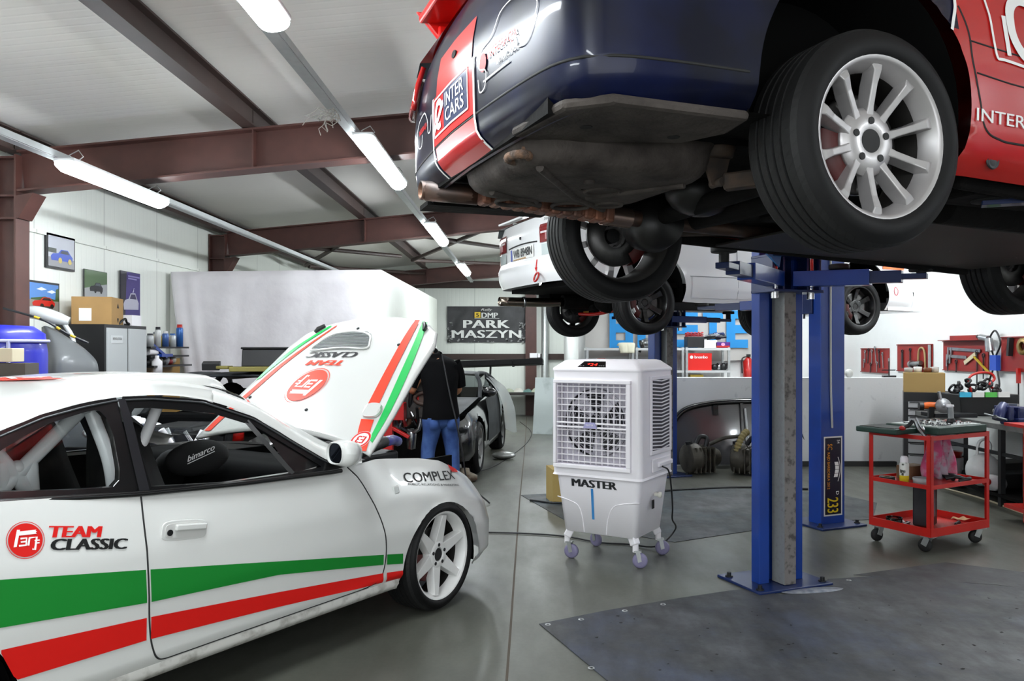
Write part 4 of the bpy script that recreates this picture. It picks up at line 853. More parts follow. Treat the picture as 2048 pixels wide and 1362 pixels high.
m = MB(); m.box((.62, -.1, 2.0), (.7, .3, .1)); m.cyl((.8, -.35, 1.99), (1.6, -.35, 1.97), .07); m.box((1.1, -.55, 1.99), (1.0, .2, .05)); m.bar((.3, .68, 1.97), (2.2, .68, 1.885), .04, .05); m.bar((.45, -.70, 1.985), (2.2, -.70, 1.905), .04, .05); obj('gearbox_tunnel_parts', m, black_in, L1, bev=.015)
m = MB(); m.cyl((2.7, .3, 1.97), (2.7, .62, 1.95), .03); m.bar((2.5, .3, 1.93), (2.7, .6, 1.9), .06, .04); m.cyl((2.72, .55, 1.95), (2.74, .5, 2.3), .04); obj('front_suspension_arm', m, black_in, L1)
# ================================================================ white saloon on the far lift
wp2 = mat('white_saloon_paint', '#eceded', .25, 0, .5)
L2 = thing('lifted_saloon', 'white saloon with black wheels raised high on the far blue lift', 'car', (.777, 7.736, 0), 23)
SOUT = [(3.42, 0), (3.40, .4), (3.30, .66), (3.0, .79), (2.5, .82), (1.2, .825), (0, .825), (-.5, .815), (-.75, .78), (-.85, .66), (-.89, .35), (-.90, 0)]
_q2 = cr(SOUT, 160)[::-1]; _sx = [p[0] for p in _q2]; _ss = [p[1] for p in _q2]; _ry2 = [p[1] for p in _q2 if p[0] < -.5]; _rx2 = [p[0] for p in _q2 if p[0] < -.5]
def s_zb(x): return ip(x, [-.9, -.5, -.36, .36, .5, 2.1, 2.75, 3.42], [2.03, 2.03, 2.0, 1.865, 1.86, 1.86, 1.84, 1.84])
def s_zt(x): return ip(x, [-.9, -.4, .3, 2.2, 3.42], [2.63, 2.65, 2.62, 2.56, 2.42])
def s_off(w_, x): 
    b = ip(x, [-.8, -.5, -.3], [1, .5, .0])
    return ip(w_, [0, .12, .2, .3, .36, .4, .8, 1], [.04, .008, 0, .0, .012, .03, .02, .06]) * b + ip(w_, [0, .15, .2, .32, .36, .8, 1], [.02, -.012, -.012, -.010, .0, .008, .06]) * (1 - b)
def s_o(x, z): return s_off(max(0, min(1, (z - s_zb(x)) / (s_zt(x) - s_zb(x)))), x)
def srear(s, z, o=.003): return (ip(abs(s), _ry2, _rx2) + s_o(-.8, z) - o, -s, z)
def sside(x, z, o=.003): return (x, -(ip(x, _sx, _ss) - s_o(x, z) + o), z)
m = shell(SOUT, s_zb, s_zt, s_off, 24, [(.0, 1.98, .355), (2.45, 1.99, .345)], 130); obj('body_shell', m, wp2, L2)
black_rim = mat('black_rim', '#060607', .3, 0, .2)
for x, z in ((0, 1.98), (2.45, 1.99)):
    for sd in (-1, 1): obj('wheel_arch', arch_liner(x, z, .36, .78, .5, sd, -12, 192), MATS['wheel_arch_black'], L2)
for x in (0, 2.45):
    for sd in (-1, 1): wheel(L2, (x, sd * .70, 1.855 if x < 1 else 1.87), sd, .285, .20, .2, 'te', black_rim)
ctrl = [[(3.34, k_ * .6, 2.42) for k_ in (-1, 0, 1)], [(2.2, k_ * .74, 2.57 + .04 * (1 - abs(k_))) for k_ in (-1, 0, 1)], [(1.8, k_ * .74, 2.60) for k_ in (-1, 0, 1)], [(1.15, k_ * .56, 2.97) for k_ in (-1, 0, 1)], [(.25, k_ * .56, 2.98) for k_ in (-1, 0, 1)], [(-.25, k_ * .66, 2.68) for k_ in (-1, 0, 1)], [(-.83, k_ * .70, 2.64) for k_ in (-1, 0, 1)]]
gr = patch(ctrl, 30, 8); m = MB(); m.grid(gr); obj('roof_and_boot', m, wp2, L2)
m = MB()
for e in (0, -1): m.grid([[p, (p[0], math.copysign(.74, p[1]), min(p[2], 2.56))] for p in [r_[e] for r_ in gr]], flip=e == 0)
obj('side_windows', m, glass('tinted_glass', '#3a3f42'), L2)
m = MB(); m.box((-.80, 0, 2.69), (.12, 1.3, .02), rot=(0, -12, 0)); m.box((-.72, .5, 2.66), (.08, .03, .06)); m.box((-.72, -.5, 2.66), (.08, .03, .06)); obj('boot_lip', m, wp2, L2, bev=.006)
def spanel(nm, mt, s0, s1, z0, z1, o=.004, par=None, n=10):
    m = MB(); m.grid([[srear(s, z, o) for z in np.linspace(z0, z1, 6)] for s in np.linspace(s0, s1, n)]); return obj(nm, m, mt, par or L2)
tl_red = mat('tail_lens_red', '#7c1418', .12, 0, .8); amber = mat('amber_lens', '#e07a10', .2, 0, .6); clear_l = mat('clear_lens_grey', '#c2cccb', .15, 0, .6)
for sd in (-1, 1):
    f = lambda a, b: (a * sd, b * sd)
    t = spanel('tail_light', tl_red, *f(.40, .70), 2.38, 2.54, .012); spanel('indicator_lens', amber, *f(.70, .775), 2.38, 2.54, .012, t, 4); spanel('reverse_lens', mat('pink_lens', '#b98588', .15, 0, .6), *f(.50, .60), 2.40, 2.455, .014, t, 4); spanel('bright_strip', mat('lens_glint', '#e8dcdc', .1, 0, .6), *f(.42, .69), 2.458, 2.475, .014, t)
    spanel('lower_lens', clear_l, *f(.42, .66), 2.27, 2.365, .008); spanel('lower_indicator', amber, *f(.66, .765), 2.27, 2.345, .010, None, 5)
m = MB(); m.grid([[srear(s, z, .010) for z in (2.272, 2.385)] for s in (-.27, .27)]); np_ = obj('number_plate', m, mat('plate_white', '#e8e8e4', .5, spec=.2), L2)
m = MB(); place(m, fit('WB 8948N', .44, .078, bold=.02), lambda x, z: srear(-.20 + x, 2.297 + z, .012)); obj('lettering', m, black_vinyl, np_)
m = MB(); m.grid([[srear(s, z, .0115) for z in (2.275, 2.382)] for s in (-.265, -.225)]); obj('blue_band', m, mat('plate_blue', '#1d3fa8', .35), np_)
m = MB(); m.grid([[srear(s, z, .012) for z in (2.275, 2.287)] for s in (-.2, .1)]); obj('dealer_strip', m, mat('plate_brown', '#b08a58', .4), np_)
m = MB(); m.tube([srear(s, 2.40 + .012 * (1 - (s / .33) ** 2), .002) for s in np.linspace(-.33, .33, 20)], .007, 6); m.M = Matrix.Translation(srear(-.02, 2.47, .002)) @ RY(-90); m.cyl((0, 0, 0), (0, 0, .01), .014, n=16); obj('boot_gap', m, seam_m, L2)
m = MB(); place(m, fit('TraxRacing', .22, .035, bold=.0), lambda x, z: srear(.42 + x, 2.565 + z, .004)); obj('lettering', m, mat('grey_vinyl', '#2e2e30', .4), L2)
m = MB(); place(m, ([(.36, 2.235), (.38, 2.235), (.375, 2.16), (.355, 2.16)], [(0, 1, 2, 3)]), lambda s, z: srear(s, z, .006)); place(m, ([(.34, 2.165), (.39, 2.165), (.362, 2.125)], [(0, 1, 2)]), lambda s, z: srear(s, z, .006)); obj('red_arrow', m, red_vinyl, L2)
m = MB(); m.tube([(-.915 + .012 * math.sin(a), -.42 + .042 * math.cos(a), 2.075 + .038 * math.sin(a)) for a in np.linspace(0, 6.283, 24)[:-1]], .009, 8, True); obj('tow_strap', m, red_paint, L2)
m = MB(); m.box((1.3, 0, 2.02), (4.0, 1.36, .04)); m.box((1.0, 0, 1.9), (1.6, 1.3, .06)); obj('floor_pan', m, black_in, L2)
m = MB(); m.tube(cr([(-.97, .33, 1.90), (-.6, .33, 1.90), (-.3, .33, 1.91)], 10), .045, 18, caps=False); ex = obj('exhaust_pipe', m, mat('polished_pipe', '#8f8478', .22, 1), L2, solid=.003)
m = MB(); m.lathe([(.046, -.012), (.053, -.008), (.053, .008), (.046, .012)], 20, T(-.72, .33, 1.9) @ RY(90)); obj('pipe_flange', m, steel, ex)
m = MB(); m.cyl((-.3, .33, 1.91), (.2, .33, 1.92), .07); m.cyl((.2, .33, 1.92), (1.8, .1, 1.9), .03); obj('silencer', m, black_in, L2)
m = MB(); m.tube(cr([(-.05, .45, 1.80), (.0, .2, 1.79), (.05, -.1, 1.82), (.08, -.3, 1.85)], 14), .018, 10); obj('anti_roll_bar', m, red_paint, L2)
for sd in (-1, 1):
    m = MB(); m.cyl((.05, sd * .5, 1.80), (.03, sd * .48, 1.99), .028); obj('damper', m, mat('yellow_damper', '#c98a1a', .4), L2)
    m = MB(); m.cyl((.0, sd * .2, 1.86), (0, sd * .62, 1.855), .03); m.bar((.4, sd * .45, 1.9), (0, sd * .58, 1.84), .05, .05); obj('suspension_arm', m, black_in, L2)
m = MB(); m.ball((.05, 0, 1.9), (.16, .14, .11)); obj('differential', m, black_in, L2)
m = MB(); m.grid([[sside(x, z, .004) for z in np.linspace(1.90, 2.09, 5)] for x in np.linspace(.42, 2.1, 20)]); obj('door_skirt', m, wp2, L2)
m = MB(); m.tube([sside(.92, z, .001) for z in np.linspace(1.9, 2.5, 12)], .004, 6); m.tube([sside(x, 2.095, .002) for x in np.linspace(.40, 2.1, 20)], .003, 6); obj('door_gap', m, mat('grey_gap', '#8c8f91', .6), L2)
m = MB(); m.grid([[sside(x, z, .006) for z in np.linspace(2.25, 2.33, 4)] for x in np.linspace(2.72, 3.05, 8)]); obj('front_indicator', m, mat('orange_lens', '#f0640c', .25, 0, .6), L2)
m = MB(); m.grid([[(x, -y - .005 - .05 * (1.86 - z) / .03 * 0, z) for z in (1.835, 1.875)] for x, y in ((2.8, .80), (3.0, .80), (3.25, .72), (3.4, .5), (3.44, 0), (3.4, -.5), (3.25, -.72), (2.8, -.8))]); m.grid([[(x, y, 1.835) for y in (-.7, .7)] for x in (2.85, 3.43)]); obj('front_splitter', m, wp2, L2)
m = MB(); place(m, line2d([(.03 * math.cos(t), .04 * math.sin(t)) for t in np.linspace(0, 6.283, 20)], .008), lambda x, z: sside(2.90 + x, 2.03 + z, .004)); obj('sponsor_mark', m, mat('pale_red_vinyl', '#d05560', .4), L2)
# ================================================================ two-post lifts, cooler
blue = mat('lift_blue', '#0f3b92', .35, 0, .3, var=.25, vscale=4); blue_d = mat('lift_blue_dark', '#0b2458', .4, 0, .2, var=.25, vscale=6)
zinc = mat('zinc_column', '#a3a6a4', .45, .35, col2='#969492', vscale=40, lo=.5, hi=.8); zinc_shade = mat('shaded_speckled_zinc', '#7f7a78', .5, .2, col2='#4d4947', vscale=28, lo=.5, hi=.68)
def post(loc, rz, label, Wd, D, H, zc):
    """column of a two-post lift; local +x is the open side, origin at the middle of the opening"""
    t = thing('lift_post', label, 'car lift', loc, rz, None)
    h = Wd / 2; m = MB(); m.box((-D, 0, H / 2 + .015), (.012, Wd, H)); lp = min(.075, h * .5)
    for s in (-1, 1):
        m.box((-D / 2, s * (h - .006), H / 2 + .015), (D, .012, H)); m.box((0, s * (h - lp / 2), H / 2 + .015), (.012, lp, H)); m.box((-.03, s * (h - lp), H / 2 + .015), (.06, .01, H))
    obj('column', m, blue, t, bev=.004)
    m = MB(); m.box((.03, 0, (zc - .1) / 2 + .01), (.115, Wd * .26, zc - .12)); m.mi[3] = 1   # galvanised box section; front face grimy, with shade painted into its darker colour
    obj('inner_column', m, [zinc, zinc_shade], t)
    m = MB(); m.box((-.06, 0, .0085), (.42, Wd + .22, .017)); bp = obj('base_plate', m, blue_d, t, bev=.004)
    m = MB()
    for x in (-.2, .1):
        for s in (-1, 1): m.cyl((x, s * (h + .07), .017), (x, s * (h + .07), .045), .014, n=6); m.cyl((x, s * (h + .07), .017), (x, s * (h + .07), .024), .024, n=16)
    obj('anchor_bolt', m, dark_steel, bp)
    m = MB()
    for z in (zc - .105, zc + .105): m.box((.06, 0, z), (.22, Wd + .04, .016))
    m.box((-.02, 0, zc), (.03, Wd - .04, .21))
    for s in (-1, 1): m.box((.05, s * (h + .01), zc), (.20, .016, .21)); m.box((.10, s * (h - .075), zc), (.08, .016, .21))
    ca = obj('carriage', m, blue_d, t, bev=.003)
    m = MB(); m.cyl((.11, h - .03, zc - .15), (.11, h - .03, zc + .12), .022, n=18); m.cyl((.11, -h + .03, zc - .15), (.11, -h + .03, zc + .12), .022, n=18); obj('pivot_pin', m, chrome, ca)
    return t
def arm(par, p0, p1, padz, hh=.09, gus=False, tip=.2):
    """swing arm from the pivot p0 to the pad p1 (thing-local), telescoping end"""
    p0, p1 = Vector(p0), Vector(p1); d = p1 - p0; k_ = p0 + d * .62; a = MB()
    a.bar(p0, k_, .10, hh); ar = obj('arm', a, blue, par, bev=.004)
    a = MB(); a.bar(k_ - d * .1, p0 + d * .86, .075, hh * .75); a.bar(p0 + d * .80, p1 + d.normalized() * .03, .07, .03); obj('arm_extension', a, blue_d, ar, bev=.003)
    a = MB(); a.cyl(p1, (p1.x, p1.y, padz - .03), .026, n=16); a.lathe([(0, 0), (.062, 0), (.065, .006), (.065, .026), (.06, .03), (0, .03)], 28, T(p1.x, p1.y, padz - .03)); obj('lift_pad', a, rubber, ar)
    return ar
def loc_of(t, p):   # world -> thing-local for a thing at t.location turned about z
    v = Vector(p) - t.location; c, s = math.cos(-t.rotation_euler.z), math.sin(-t.rotation_euler.z); return (v.x * c - v.y * s, v.x * s + v.y * c, v.z)
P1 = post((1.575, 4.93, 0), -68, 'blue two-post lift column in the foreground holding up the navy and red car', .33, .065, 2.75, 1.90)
arm(P1, loc_of(P1, (1.62, 4.80, 1.865)), loc_of(P1, (2.19, 4.42, 1.85)), 1.905)
arm(P1, loc_of(P1, (1.50, 4.78, 1.865)), loc_of(P1, (.985, 3.96, 1.86)), 1.955)
m = MB(); m.lathe([(0, 0), (.055, 0), (.058, .005), (.058, .025), (.05, .03), (0, .03)], 28); one('spare_pad', m, rubber, 'black rubber pad lying on the right arm of the near lift', 'lift pad', (1.83, 4.66, 1.911))
m = MB(); m.poly([loc_of(P1, p) for p in ((1.40, 4.70, 2.02), (1.52, 4.76, 2.02), (1.50, 4.74, 1.93))]); obj('gusset', m, mat('light_blue_plate', '#3f7fb4', .4), P1, solid=.012)
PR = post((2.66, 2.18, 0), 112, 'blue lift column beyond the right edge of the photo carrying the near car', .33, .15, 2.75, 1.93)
arm(PR, loc_of(PR, (2.58, 2.30, 1.95)), loc_of(PR, (1.62, 2.78, 1.96)), 1.99)
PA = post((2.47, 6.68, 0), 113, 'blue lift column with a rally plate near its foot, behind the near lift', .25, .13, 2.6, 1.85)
arm(PA, loc_of(PA, (2.42, 6.82, 1.84)), loc_of(PA, (1.60, 7.25, 1.815)), 1.86, .08); arm(PA, loc_of(PA, (2.54, 6.85, 1.84)), loc_of(PA, (3.05, 7.88, 1.80)), 1.86, .08)
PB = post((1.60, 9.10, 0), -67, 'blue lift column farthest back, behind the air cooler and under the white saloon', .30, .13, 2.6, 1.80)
arm(PB, loc_of(PB, (1.65, 8.98, 1.78)), loc_of(PB, (2.25, 8.85, 1.76)), 1.86, .07); arm(PB, loc_of(PB, (1.50, 8.95, 1.78)), loc_of(PB, (.95, 8.35, 1.77)), 1.86, .07)
m = MB(); m.tube([(-.142, .03, 2.2), (-.143, .032, 1.6), (-.142, .028, 1.1), (-.142, .015, .80)], .009, 8); obj('hose', m, mat('grey_hose', '#b4b6b4', .4), PA)
# rally plate on the post
M_ = Matrix(((0, 0, -1, -.1375), (0, -1, 0, 0), (-1, 0, 0, .73), (0, 0, 0, 1)))   # plate x runs down the post
def pl(x, y, o=.002): return M_ @ Vector((x, y, o))
m = MB(); m.grid([[pl(x, y, 0) for y in (-.098, .098)] for x in (0, .65)]); rp_ = tag(obj('rally_plate', m, mat('plate_frame_white', '#dcdcd8', .4), None), 'dark blue rally plate number 233 fixed upright on a blue lift column', 'sign')
rp_.location = PA.location; rp_.rotation_euler = PA.rotation_euler
m = MB(); m.grid([[pl(x, y, .001) for y in (-.085, .085)] for x in (.012, .638)]); obj('plate_face', m, mat('plate_navy', '#0a0d24', .3), rp_)
yl = mat('plate_yellow', '#e0c21c', .4); og = mat('plate_orange', '#d98e22', .4)
m = MB(); place(m, fit('RAJD BARBORKA 2012', .30, .035, bold=.01), lambda x, y: pl(.13 + x, -.07 + y)); place(m, fit('SC', .05, .05, bold=.02), lambda x, y: pl(.06 + x, -.06 + y)); obj('lettering', m, og, rp_)
m = MB(); place(m, fit('233', .125, .115, bold=.02), lambda x, y: pl(.50 + x, -.062 + y)); obj('lettering', m, yl, rp_)
m = MB(); place(m, fit('D', .03, .03, bold=.01), lambda x, y: pl(.45 + x, .03 + y)); place(m, fit('54', .03, .03), lambda x, y: pl(.03 + x, .04 + y))
for i in range(4):
    a, b = R(200 + i * 12 - 54 + 60), 0
    place(m, ([(.21 + .032 * i, .012 + .01 * math.sin(i)), (.238 + .032 * i, .012 + .01 * math.sin(i + .8)), (.238 + .032 * i, .052 + .01 * math.sin(i + .8)), (.21 + .032 * i, .052 + .01 * math.sin(i))], [(0, 1, 2, 3)]), lambda x, y: pl(x, y))
place(m, line2d([(.17 + .2 * t, .05 + .025 * math.sin(math.pi * t)) for t in np.linspace(0, 1, 12)], .006), lambda x, y: pl(x, y)); obj('lettering', m, white_vinyl, rp_)
# ---------------------------------------------------------------- mobile air cooler
CW, CD = .66, .56
C_ = thing('air_cooler', 'white mobile evaporative air cooler on casters in the middle of the floor', 'air cooler', (.615, 5.59, 0), -31.1)
def rr(a, b, r, n=5): return rrect(a, b, r, n)
def rings(m, specs):
    rows = []
    for a, b, r_, z, *o in specs:
        q = [(x + (o[0] if o else 0), y + (o[1] if len(o) > 1 else 0), z) for x, y in rr(a, b, r_)]; rows.append(q + [q[0]])
    m.grid(rows); m.poly(rows[0][:-1][::-1]); m.poly(rows[-1][:-1]); return m
h, d = CW / 2, CD / 2
fx0, fx1, fz0, fz1 = -.29, .232, .665, 1.215      # grille opening
m = MB()   # upper body: shell with the front opening left out
def up_ring(z, s=0): return [(x, y, z) for x, y in rr(h - s, d - s, .035)]
zs = [.585, .60, fz0, fz1, 1.29, 1.305]
rows = [up_ring(z, -.006 if z < .6 else 0) for z in zs]; rows = [r_ + [r_[0]] for r_ in rows]
n_r = len(rows[0]); 
keep = lambda i, j: not (i == 2 and abs(rows[0][j][1] + d + .006) < .0003 and abs(rows[0][(j + 1) % n_r][1] + d + .006) < .0003)
m.grid(rows, smooth=False, keep=keep)
for a, b in ((-h + .035, fx0), (fx1, h - .035)): m.poly([(a, -d, fz0), (b, -d, fz0), (b, -d, fz1), (a, -d, fz1)])
obj('upper_body', m, white_plastic, C_)
m = MB(); rings(m, [(h + .006, d + .006, .04, 1.298), (h + .008, d + .008, .042, 1.308), (h + .004, d + .004, .04, 1.318), (h - .055, d - .055, .04, 1.368), (h - .075, d - .075, .04, 1.374)]); cap_ = obj('top_cover', m, white_plastic, C_)
m = MB(); ch = lambda x, t: (x, -(d + .004) + .059 * t - .0012, 1.318 + .05 * t + .0012); m.poly([ch(-.135, .12), (ch(.075, .12)), ch(.055, .88), ch(-.105, .88)]); cp_ = obj('control_panel', m, mat('panel_black', '#131112', .15, 0, .5), cap_)
m = MB(); place(m, fit('*24', .075, .024), lambda x, y: ch(-.07 + x, .28 + y / .059 * .9)); obj('display_digits', m, mat('red_display', '#ff2a1a', .5, emit=3), cp_)
m = MB()
for x in (-.115, -.095, -.075 + .1, .04, .055): m.box(ch(x, .3), (.009, .004, .003))
obj('panel_icon', m, mat('panel_icon_grey', '#b9b9bb', .5), cp_)
m = MB(); rings(m, [(h - .075, d - .07, .04, .19), (h - .06, d - .055, .04, .197), (h - .02, d - .02, .045, .545), (h - .016, d - .016, .045, .587)]); tk = obj('water_tank', m, white_plastic, C_)
def tf(x, z, o=.002): return (x, -(d - .016 - .039 * (.587 - z) / .39) - o, z)
m = MB()
for pts in ([(-.305, .43), (-.20, .405), (-.145, .375), (-.12, .30), (-.11, .20)], [(.305, .44), (.16, .415), (.105, .38), (.07, .30), (.055, .20)]): m.tube([tf(x, z, .0) for x, z in cr(pts, 24)], .0035, 6)
obj('tank_crease', m, white_plastic, tk)
m = MB(); place(m, fit('MASTER', .34, .052, bold=.06), lambda x, y: tf(-.19 + x, .512 + y)); obj('lettering', m, mat('dark_lettering', '#26282a', .4), tk)
m = MB(); m.grid([[tf(x, z, .003) for x in (-.045, -.027)] for z in (.295, .505)]); ws = obj('water_level_strip', m, mat('blue_strip', '#3f86c4', .3), tk)
# grille
m = MB()
for a, b, c, e in ((fx0 - .022, fx1 + .03, fz1, fz1 + .024), (fx0 - .022, fx1 + .03, fz0 - .026, fz0), (fx0 - .022, fx0, fz0, fz1), (fx1, fx1 + .03, fz0, fz1)): m.box(((a + b) / 2, -d - .008, (c + e) / 2), (b - a, .03, e - c))
zc_ = .935; m.box(((fx0 + fx1) / 2, -d - .006, zc_ + .012), (fx1 - fx0, .02, .012)); m.box(((fx0 + fx1) / 2, -d - .006, zc_ - .016), (fx1 - fx0, .02, .012)); gf = obj('grille_frame', m, white_plastic, C_, bev=.004)
m = MB(); m.prism([(-.052, -.02), (.052, -.02), (.034, .02), (-.034, .02)], .012, T(-.03, -d - .012, zc_) @ RX(90)); bd = obj('badge', m, mat('lilac_plastic', '#a9a6cf', .35), gf, bev=.002)
m = MB(); place(m, fit('MASTER', .055, .011, bold=.02), lambda x, y: (-.0575 + x, -d - .0255, zc_ - .004 + y)); obj('lettering', m, white_vinyl, bd)
m = MB()
for i in range(13):
    z = fz0 + (fz1 - fz0) * (i + .5) / 13
    if abs(z - zc_) > .025: m.box(((fx0 + fx1) / 2, -d + .005, z), (fx1 - fx0, .014, .0055), rot=(8, 0, 0))
obj('louvre', m, white_plastic, gf)
m = MB()
for i in range(12): m.box((fx0 + (fx1 - fx0) * (i + .5) / 12, -d + .03, (fz0 + fz1) / 2), (.007, .010, fz1 - fz0))
obj('vertical_louvre', m, white_plastic, gf)
m = MB(); m.box(((fx0 + fx1) / 2, -d + .10, (fz0 + fz1) / 2), (fx1 - fx0, .01, fz1 - fz0)); m.box((fx0, -d + .1, (fz0 + fz1) / 2), (.006, .2, fz1 - fz0)); m.box((fx1, -d + .1, (fz0 + fz1) / 2), (.006, .2, fz1 - fz0)); m.box(((fx0 + fx1) / 2, -d + .1, fz0), (fx1 - fx0, .2, .006)); m.box(((fx0 + fx1) / 2, -d + .1, fz1), (fx1 - fx0, .2, .006)); obj('fan_housing', m, mat('lilac_white', '#d9d5df', .5), C_)
fc = (-.03, -d + .085, .945)
m = MB(); m.M = T(*fc) @ RX(90); m.lathe([(0, -.012), (.225, -.012), (.235, .012)], 48); obj('fan_opening', m, mat('fan_dark', '#121214', .8), C_)
m = MB(); m.M = T(*fc) @ RX(90); m.lathe([(0, .02), (.05, .018), (.06, 0)], 24)
for i in range(5):
    a0 = 72 * i; rows = []
    for r_ in (.055, .12, .21): rows.append([(r_ * math.cos(R(a0 + a)), r_ * math.sin(R(a0 + a)), z) for a, z in ((0, .008), (22, 0), (44, -.008))])
    m.grid(rows)
obj('fan_blade', m, mat('fan_grey', '#232327', .4), C_)
m = MB(); m.M = T(fc[0], fc[1] - .03, fc[2]) @ RX(90)
for r_ in (.06, .085, .11, .135, .16, .185, .21, .232): m.tube([(r_ * math.cos(a), r_ * math.sin(a), 0) for a in np.linspace(0, 2 * math.pi, 41)[:-1]], .0022, 5, True)
for i in range(16):
    a = R(22.5 * i); m.tube([(.05 * math.cos(a), .05 * math.sin(a), .002), (.235 * math.cos(a + .35), .235 * math.sin(a + .35), .002)], .0022, 5)
obj('fan_guard', m, mat('guard_grey', '#b8b6c0', .35, .3), C_)
m = MB(); sx = h + .002
for y0, y1, z0, z1 in ((-.135, .235, 1.24, 1.265), (-.135, .235, .74, .765), (-.135, -.115, .765, 1.24), (.215, .235, .765, 1.24)): m.box((sx + .004, (y0 + y1) / 2, (z0 + z1) / 2), (.014, y1 - y0, z1 - z0))
sp_ = obj('side_panel', m, white_plastic, C_, bev=.003)
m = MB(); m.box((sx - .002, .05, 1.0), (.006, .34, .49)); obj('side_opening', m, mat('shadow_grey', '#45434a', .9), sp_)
m = MB()
for i in range(20):
    z = .775 + .0243 * i
    m.add([(sx + .003, -.115, z + .008), (sx + .003, -.115, z), (sx + .012, .05, z - .012), (sx + .012, .05, z - .004), (sx + .003, .215, z + .008), (sx + .003, .215, z)], [(0, 1, 2, 3), (3, 2, 5, 4)])
obj('side_louvre', m, white_plastic, sp_, solid=.004)
m = MB(); m.box((sx + .004, .06, .665), (.012, .33, .09)); m.box((sx + .014, .10, .665), (.02, .25, .03)); so = obj('socket_panel', m, white_plastic, C_, bev=.005)
m = MB(); m.cyl((h - .02, .0, .46), (h + .025, .0, .46), .014, n=16); m.lathe([(.0, .05), (.02, .045), (.02, .03), (.01, .028)], 16, T(h - .02, 0, .46) @ RY(90)); obj('drain_tap', m, mat('cream_plastic', '#e4e2d6', .4), C_)
m = MB(); m.box((h - .016, -.04, .40), (.006, .04, .06)); obj('switch', m, black_plastic, C_, bev=.004)
cw_m = mat('caster_tyre', '#7f7a99', .5)
for i, (x, y, a) in enumerate(((-.255, -.20, 10), (.255, -.20, 20), (-.255, .20, -15), (.255, .20, 30))):
    m = MB(); m.bar((x * .9, y * .95, .205), (x, y, .15), .05, .055); m.cyl((x, y, .17), (x, y, .105), .02, n=14); cs = obj('caster', m, white_plastic, C_, bev=.008)
    m = MB(); m.M = T(x, y, .0) @ RZ(a)
    for s in (-1, 1): m.add([(.0, s * .02, .118), (.03, s * .02, .118), (.042, s * .02, .048), (.018, s * .02, .04)], [(0, 1, 2, 3)])
    m.box((.015, 0, .112), (.05, .045, .008)); obj('caster_fork', m, galv, cs, solid=.003)
    m = MB(); m.M = T(x, y, 0) @ RZ(a) @ T(.03, 0, .05) @ RX(90); m.lathe([(.012, -.02), (.03, -.016), (.042, -.016), (.05, -.009), (.05, .009), (.042, .016), (.03, .016), (.012, .02), (0, .02)], 28); m.lathe([(0, -.02), (.012, -.02)], 12); obj('caster_wheel', m, cw_m, cs)
def wpt(t, p): c, s = math.cos(t.rotation_euler.z), math.sin(t.rotation_euler.z); return (t.location.x + p[0] * c - p[1] * s, t.location.y + p[0] * s + p[1] * c, t.location.z + p[2])
m = MB(); m.tube(cr([wpt(C_, p) for p in ((h + .035, .0, .655), (h + .06, .05, .62), (h + .06, .1, .5), (h + .05, .15, .35), (h + .03, .2, .26))] + [(1.08, 5.75, .15), (.95, 5.75, .03), (.75, 5.9, .008), (.55, 5.95, .008), (.3, 6.15, .008), (-.05, 6.25, .008), (-.5, 6.3, .008), (-.9, 6.4, .008)], 80), .006, 6)
one('power_cord', m, black_plastic, 'black power cord from the white air cooler trailing over the floor to the left', 'cord')
# ================================================================ floor mats
def mat_sheet(name, pts, label, base, c2, z=.004, extra=None):
    m = bpy.data.materials.new(name + '_pvc'); m.use_nodes = True; nt = m.node_tree; L = nt.links.new; b = nt.nodes['Principled BSDF']
    tc = nt.nodes.new('ShaderNodeTexCoord')
    def nz(s, d, st=(1, 1, 1)):
        mp = nt.nodes.new('ShaderNodeMapping'); mp.inputs['Scale'].default_value = st; mp.inputs['Rotation'].default_value = (0, 0, .4); L(tc.outputs['Object'], mp.inputs[0]); n = nt.nodes.new('ShaderNodeTexNoise'); n.inputs['Scale'].default_value = s; n.inputs['Detail'].default_value = d; n.inputs['Roughness'].default_value = .65; L(mp.outputs[0], n.inputs[0]); return n.outputs[0]
    def rp(f, *cs):
        r = nt.nodes.new('ShaderNodeValToRGB'); e = r.color_ramp.elements
        while len(e) < len(cs): e.new(.5)
        for k_, (p, c) in zip(e, cs): k_.position = p; k_.color = lin(c)
        L(f, r.inputs[0]); return r.outputs[0]
    def mx(a, c, mode, f=1):
        x = nt.nodes.new('ShaderNodeMix'); x.data_type = 'RGBA'; x.blend_type = mode; x.inputs[0].default_value = f; L(a, x.inputs[6]); L(c, x.inputs[7]); return x.outputs[2]
    c = mx(rp(nz(1.3, 8), (.3, base), (.5, c2), (.72, '#606166')), rp(nz(9, 9, (1, .25, 1)), (.35, '#ffffff'), (.8, '#6c6964')), 'MULTIPLY'); c = mx(c, rp(nz(3.2, 10), (.62, '#000000'), (.86, '#5a5e63')), 'ADD', .6)
    L(c, b.inputs['Base Color']); r_ = rp(nz(4, 6), (.3, '#b0b0b0'), (.75, '#d8d8d8')); L(r_, b.inputs['Roughness'])
    bp = nt.nodes.new('ShaderNodeBump'); bp.inputs['Strength'].default_value = .25; bp.inputs['Distance'].default_value = .01; L(nz(7, 6), bp.inputs['Height']); L(bp.outputs[0], b.inputs['Normal'])
    mb = MB(); n = len(pts); mb.add([(x, y, z) for x, y in pts] + [(x, y, .0008) for x, y in pts], [tuple(range(n))] + [(i, i + n, (i + 1) % n + n, (i + 1) % n) for i in range(n)])
    o = one(name, mb, m, label, 'floor mat'); return o
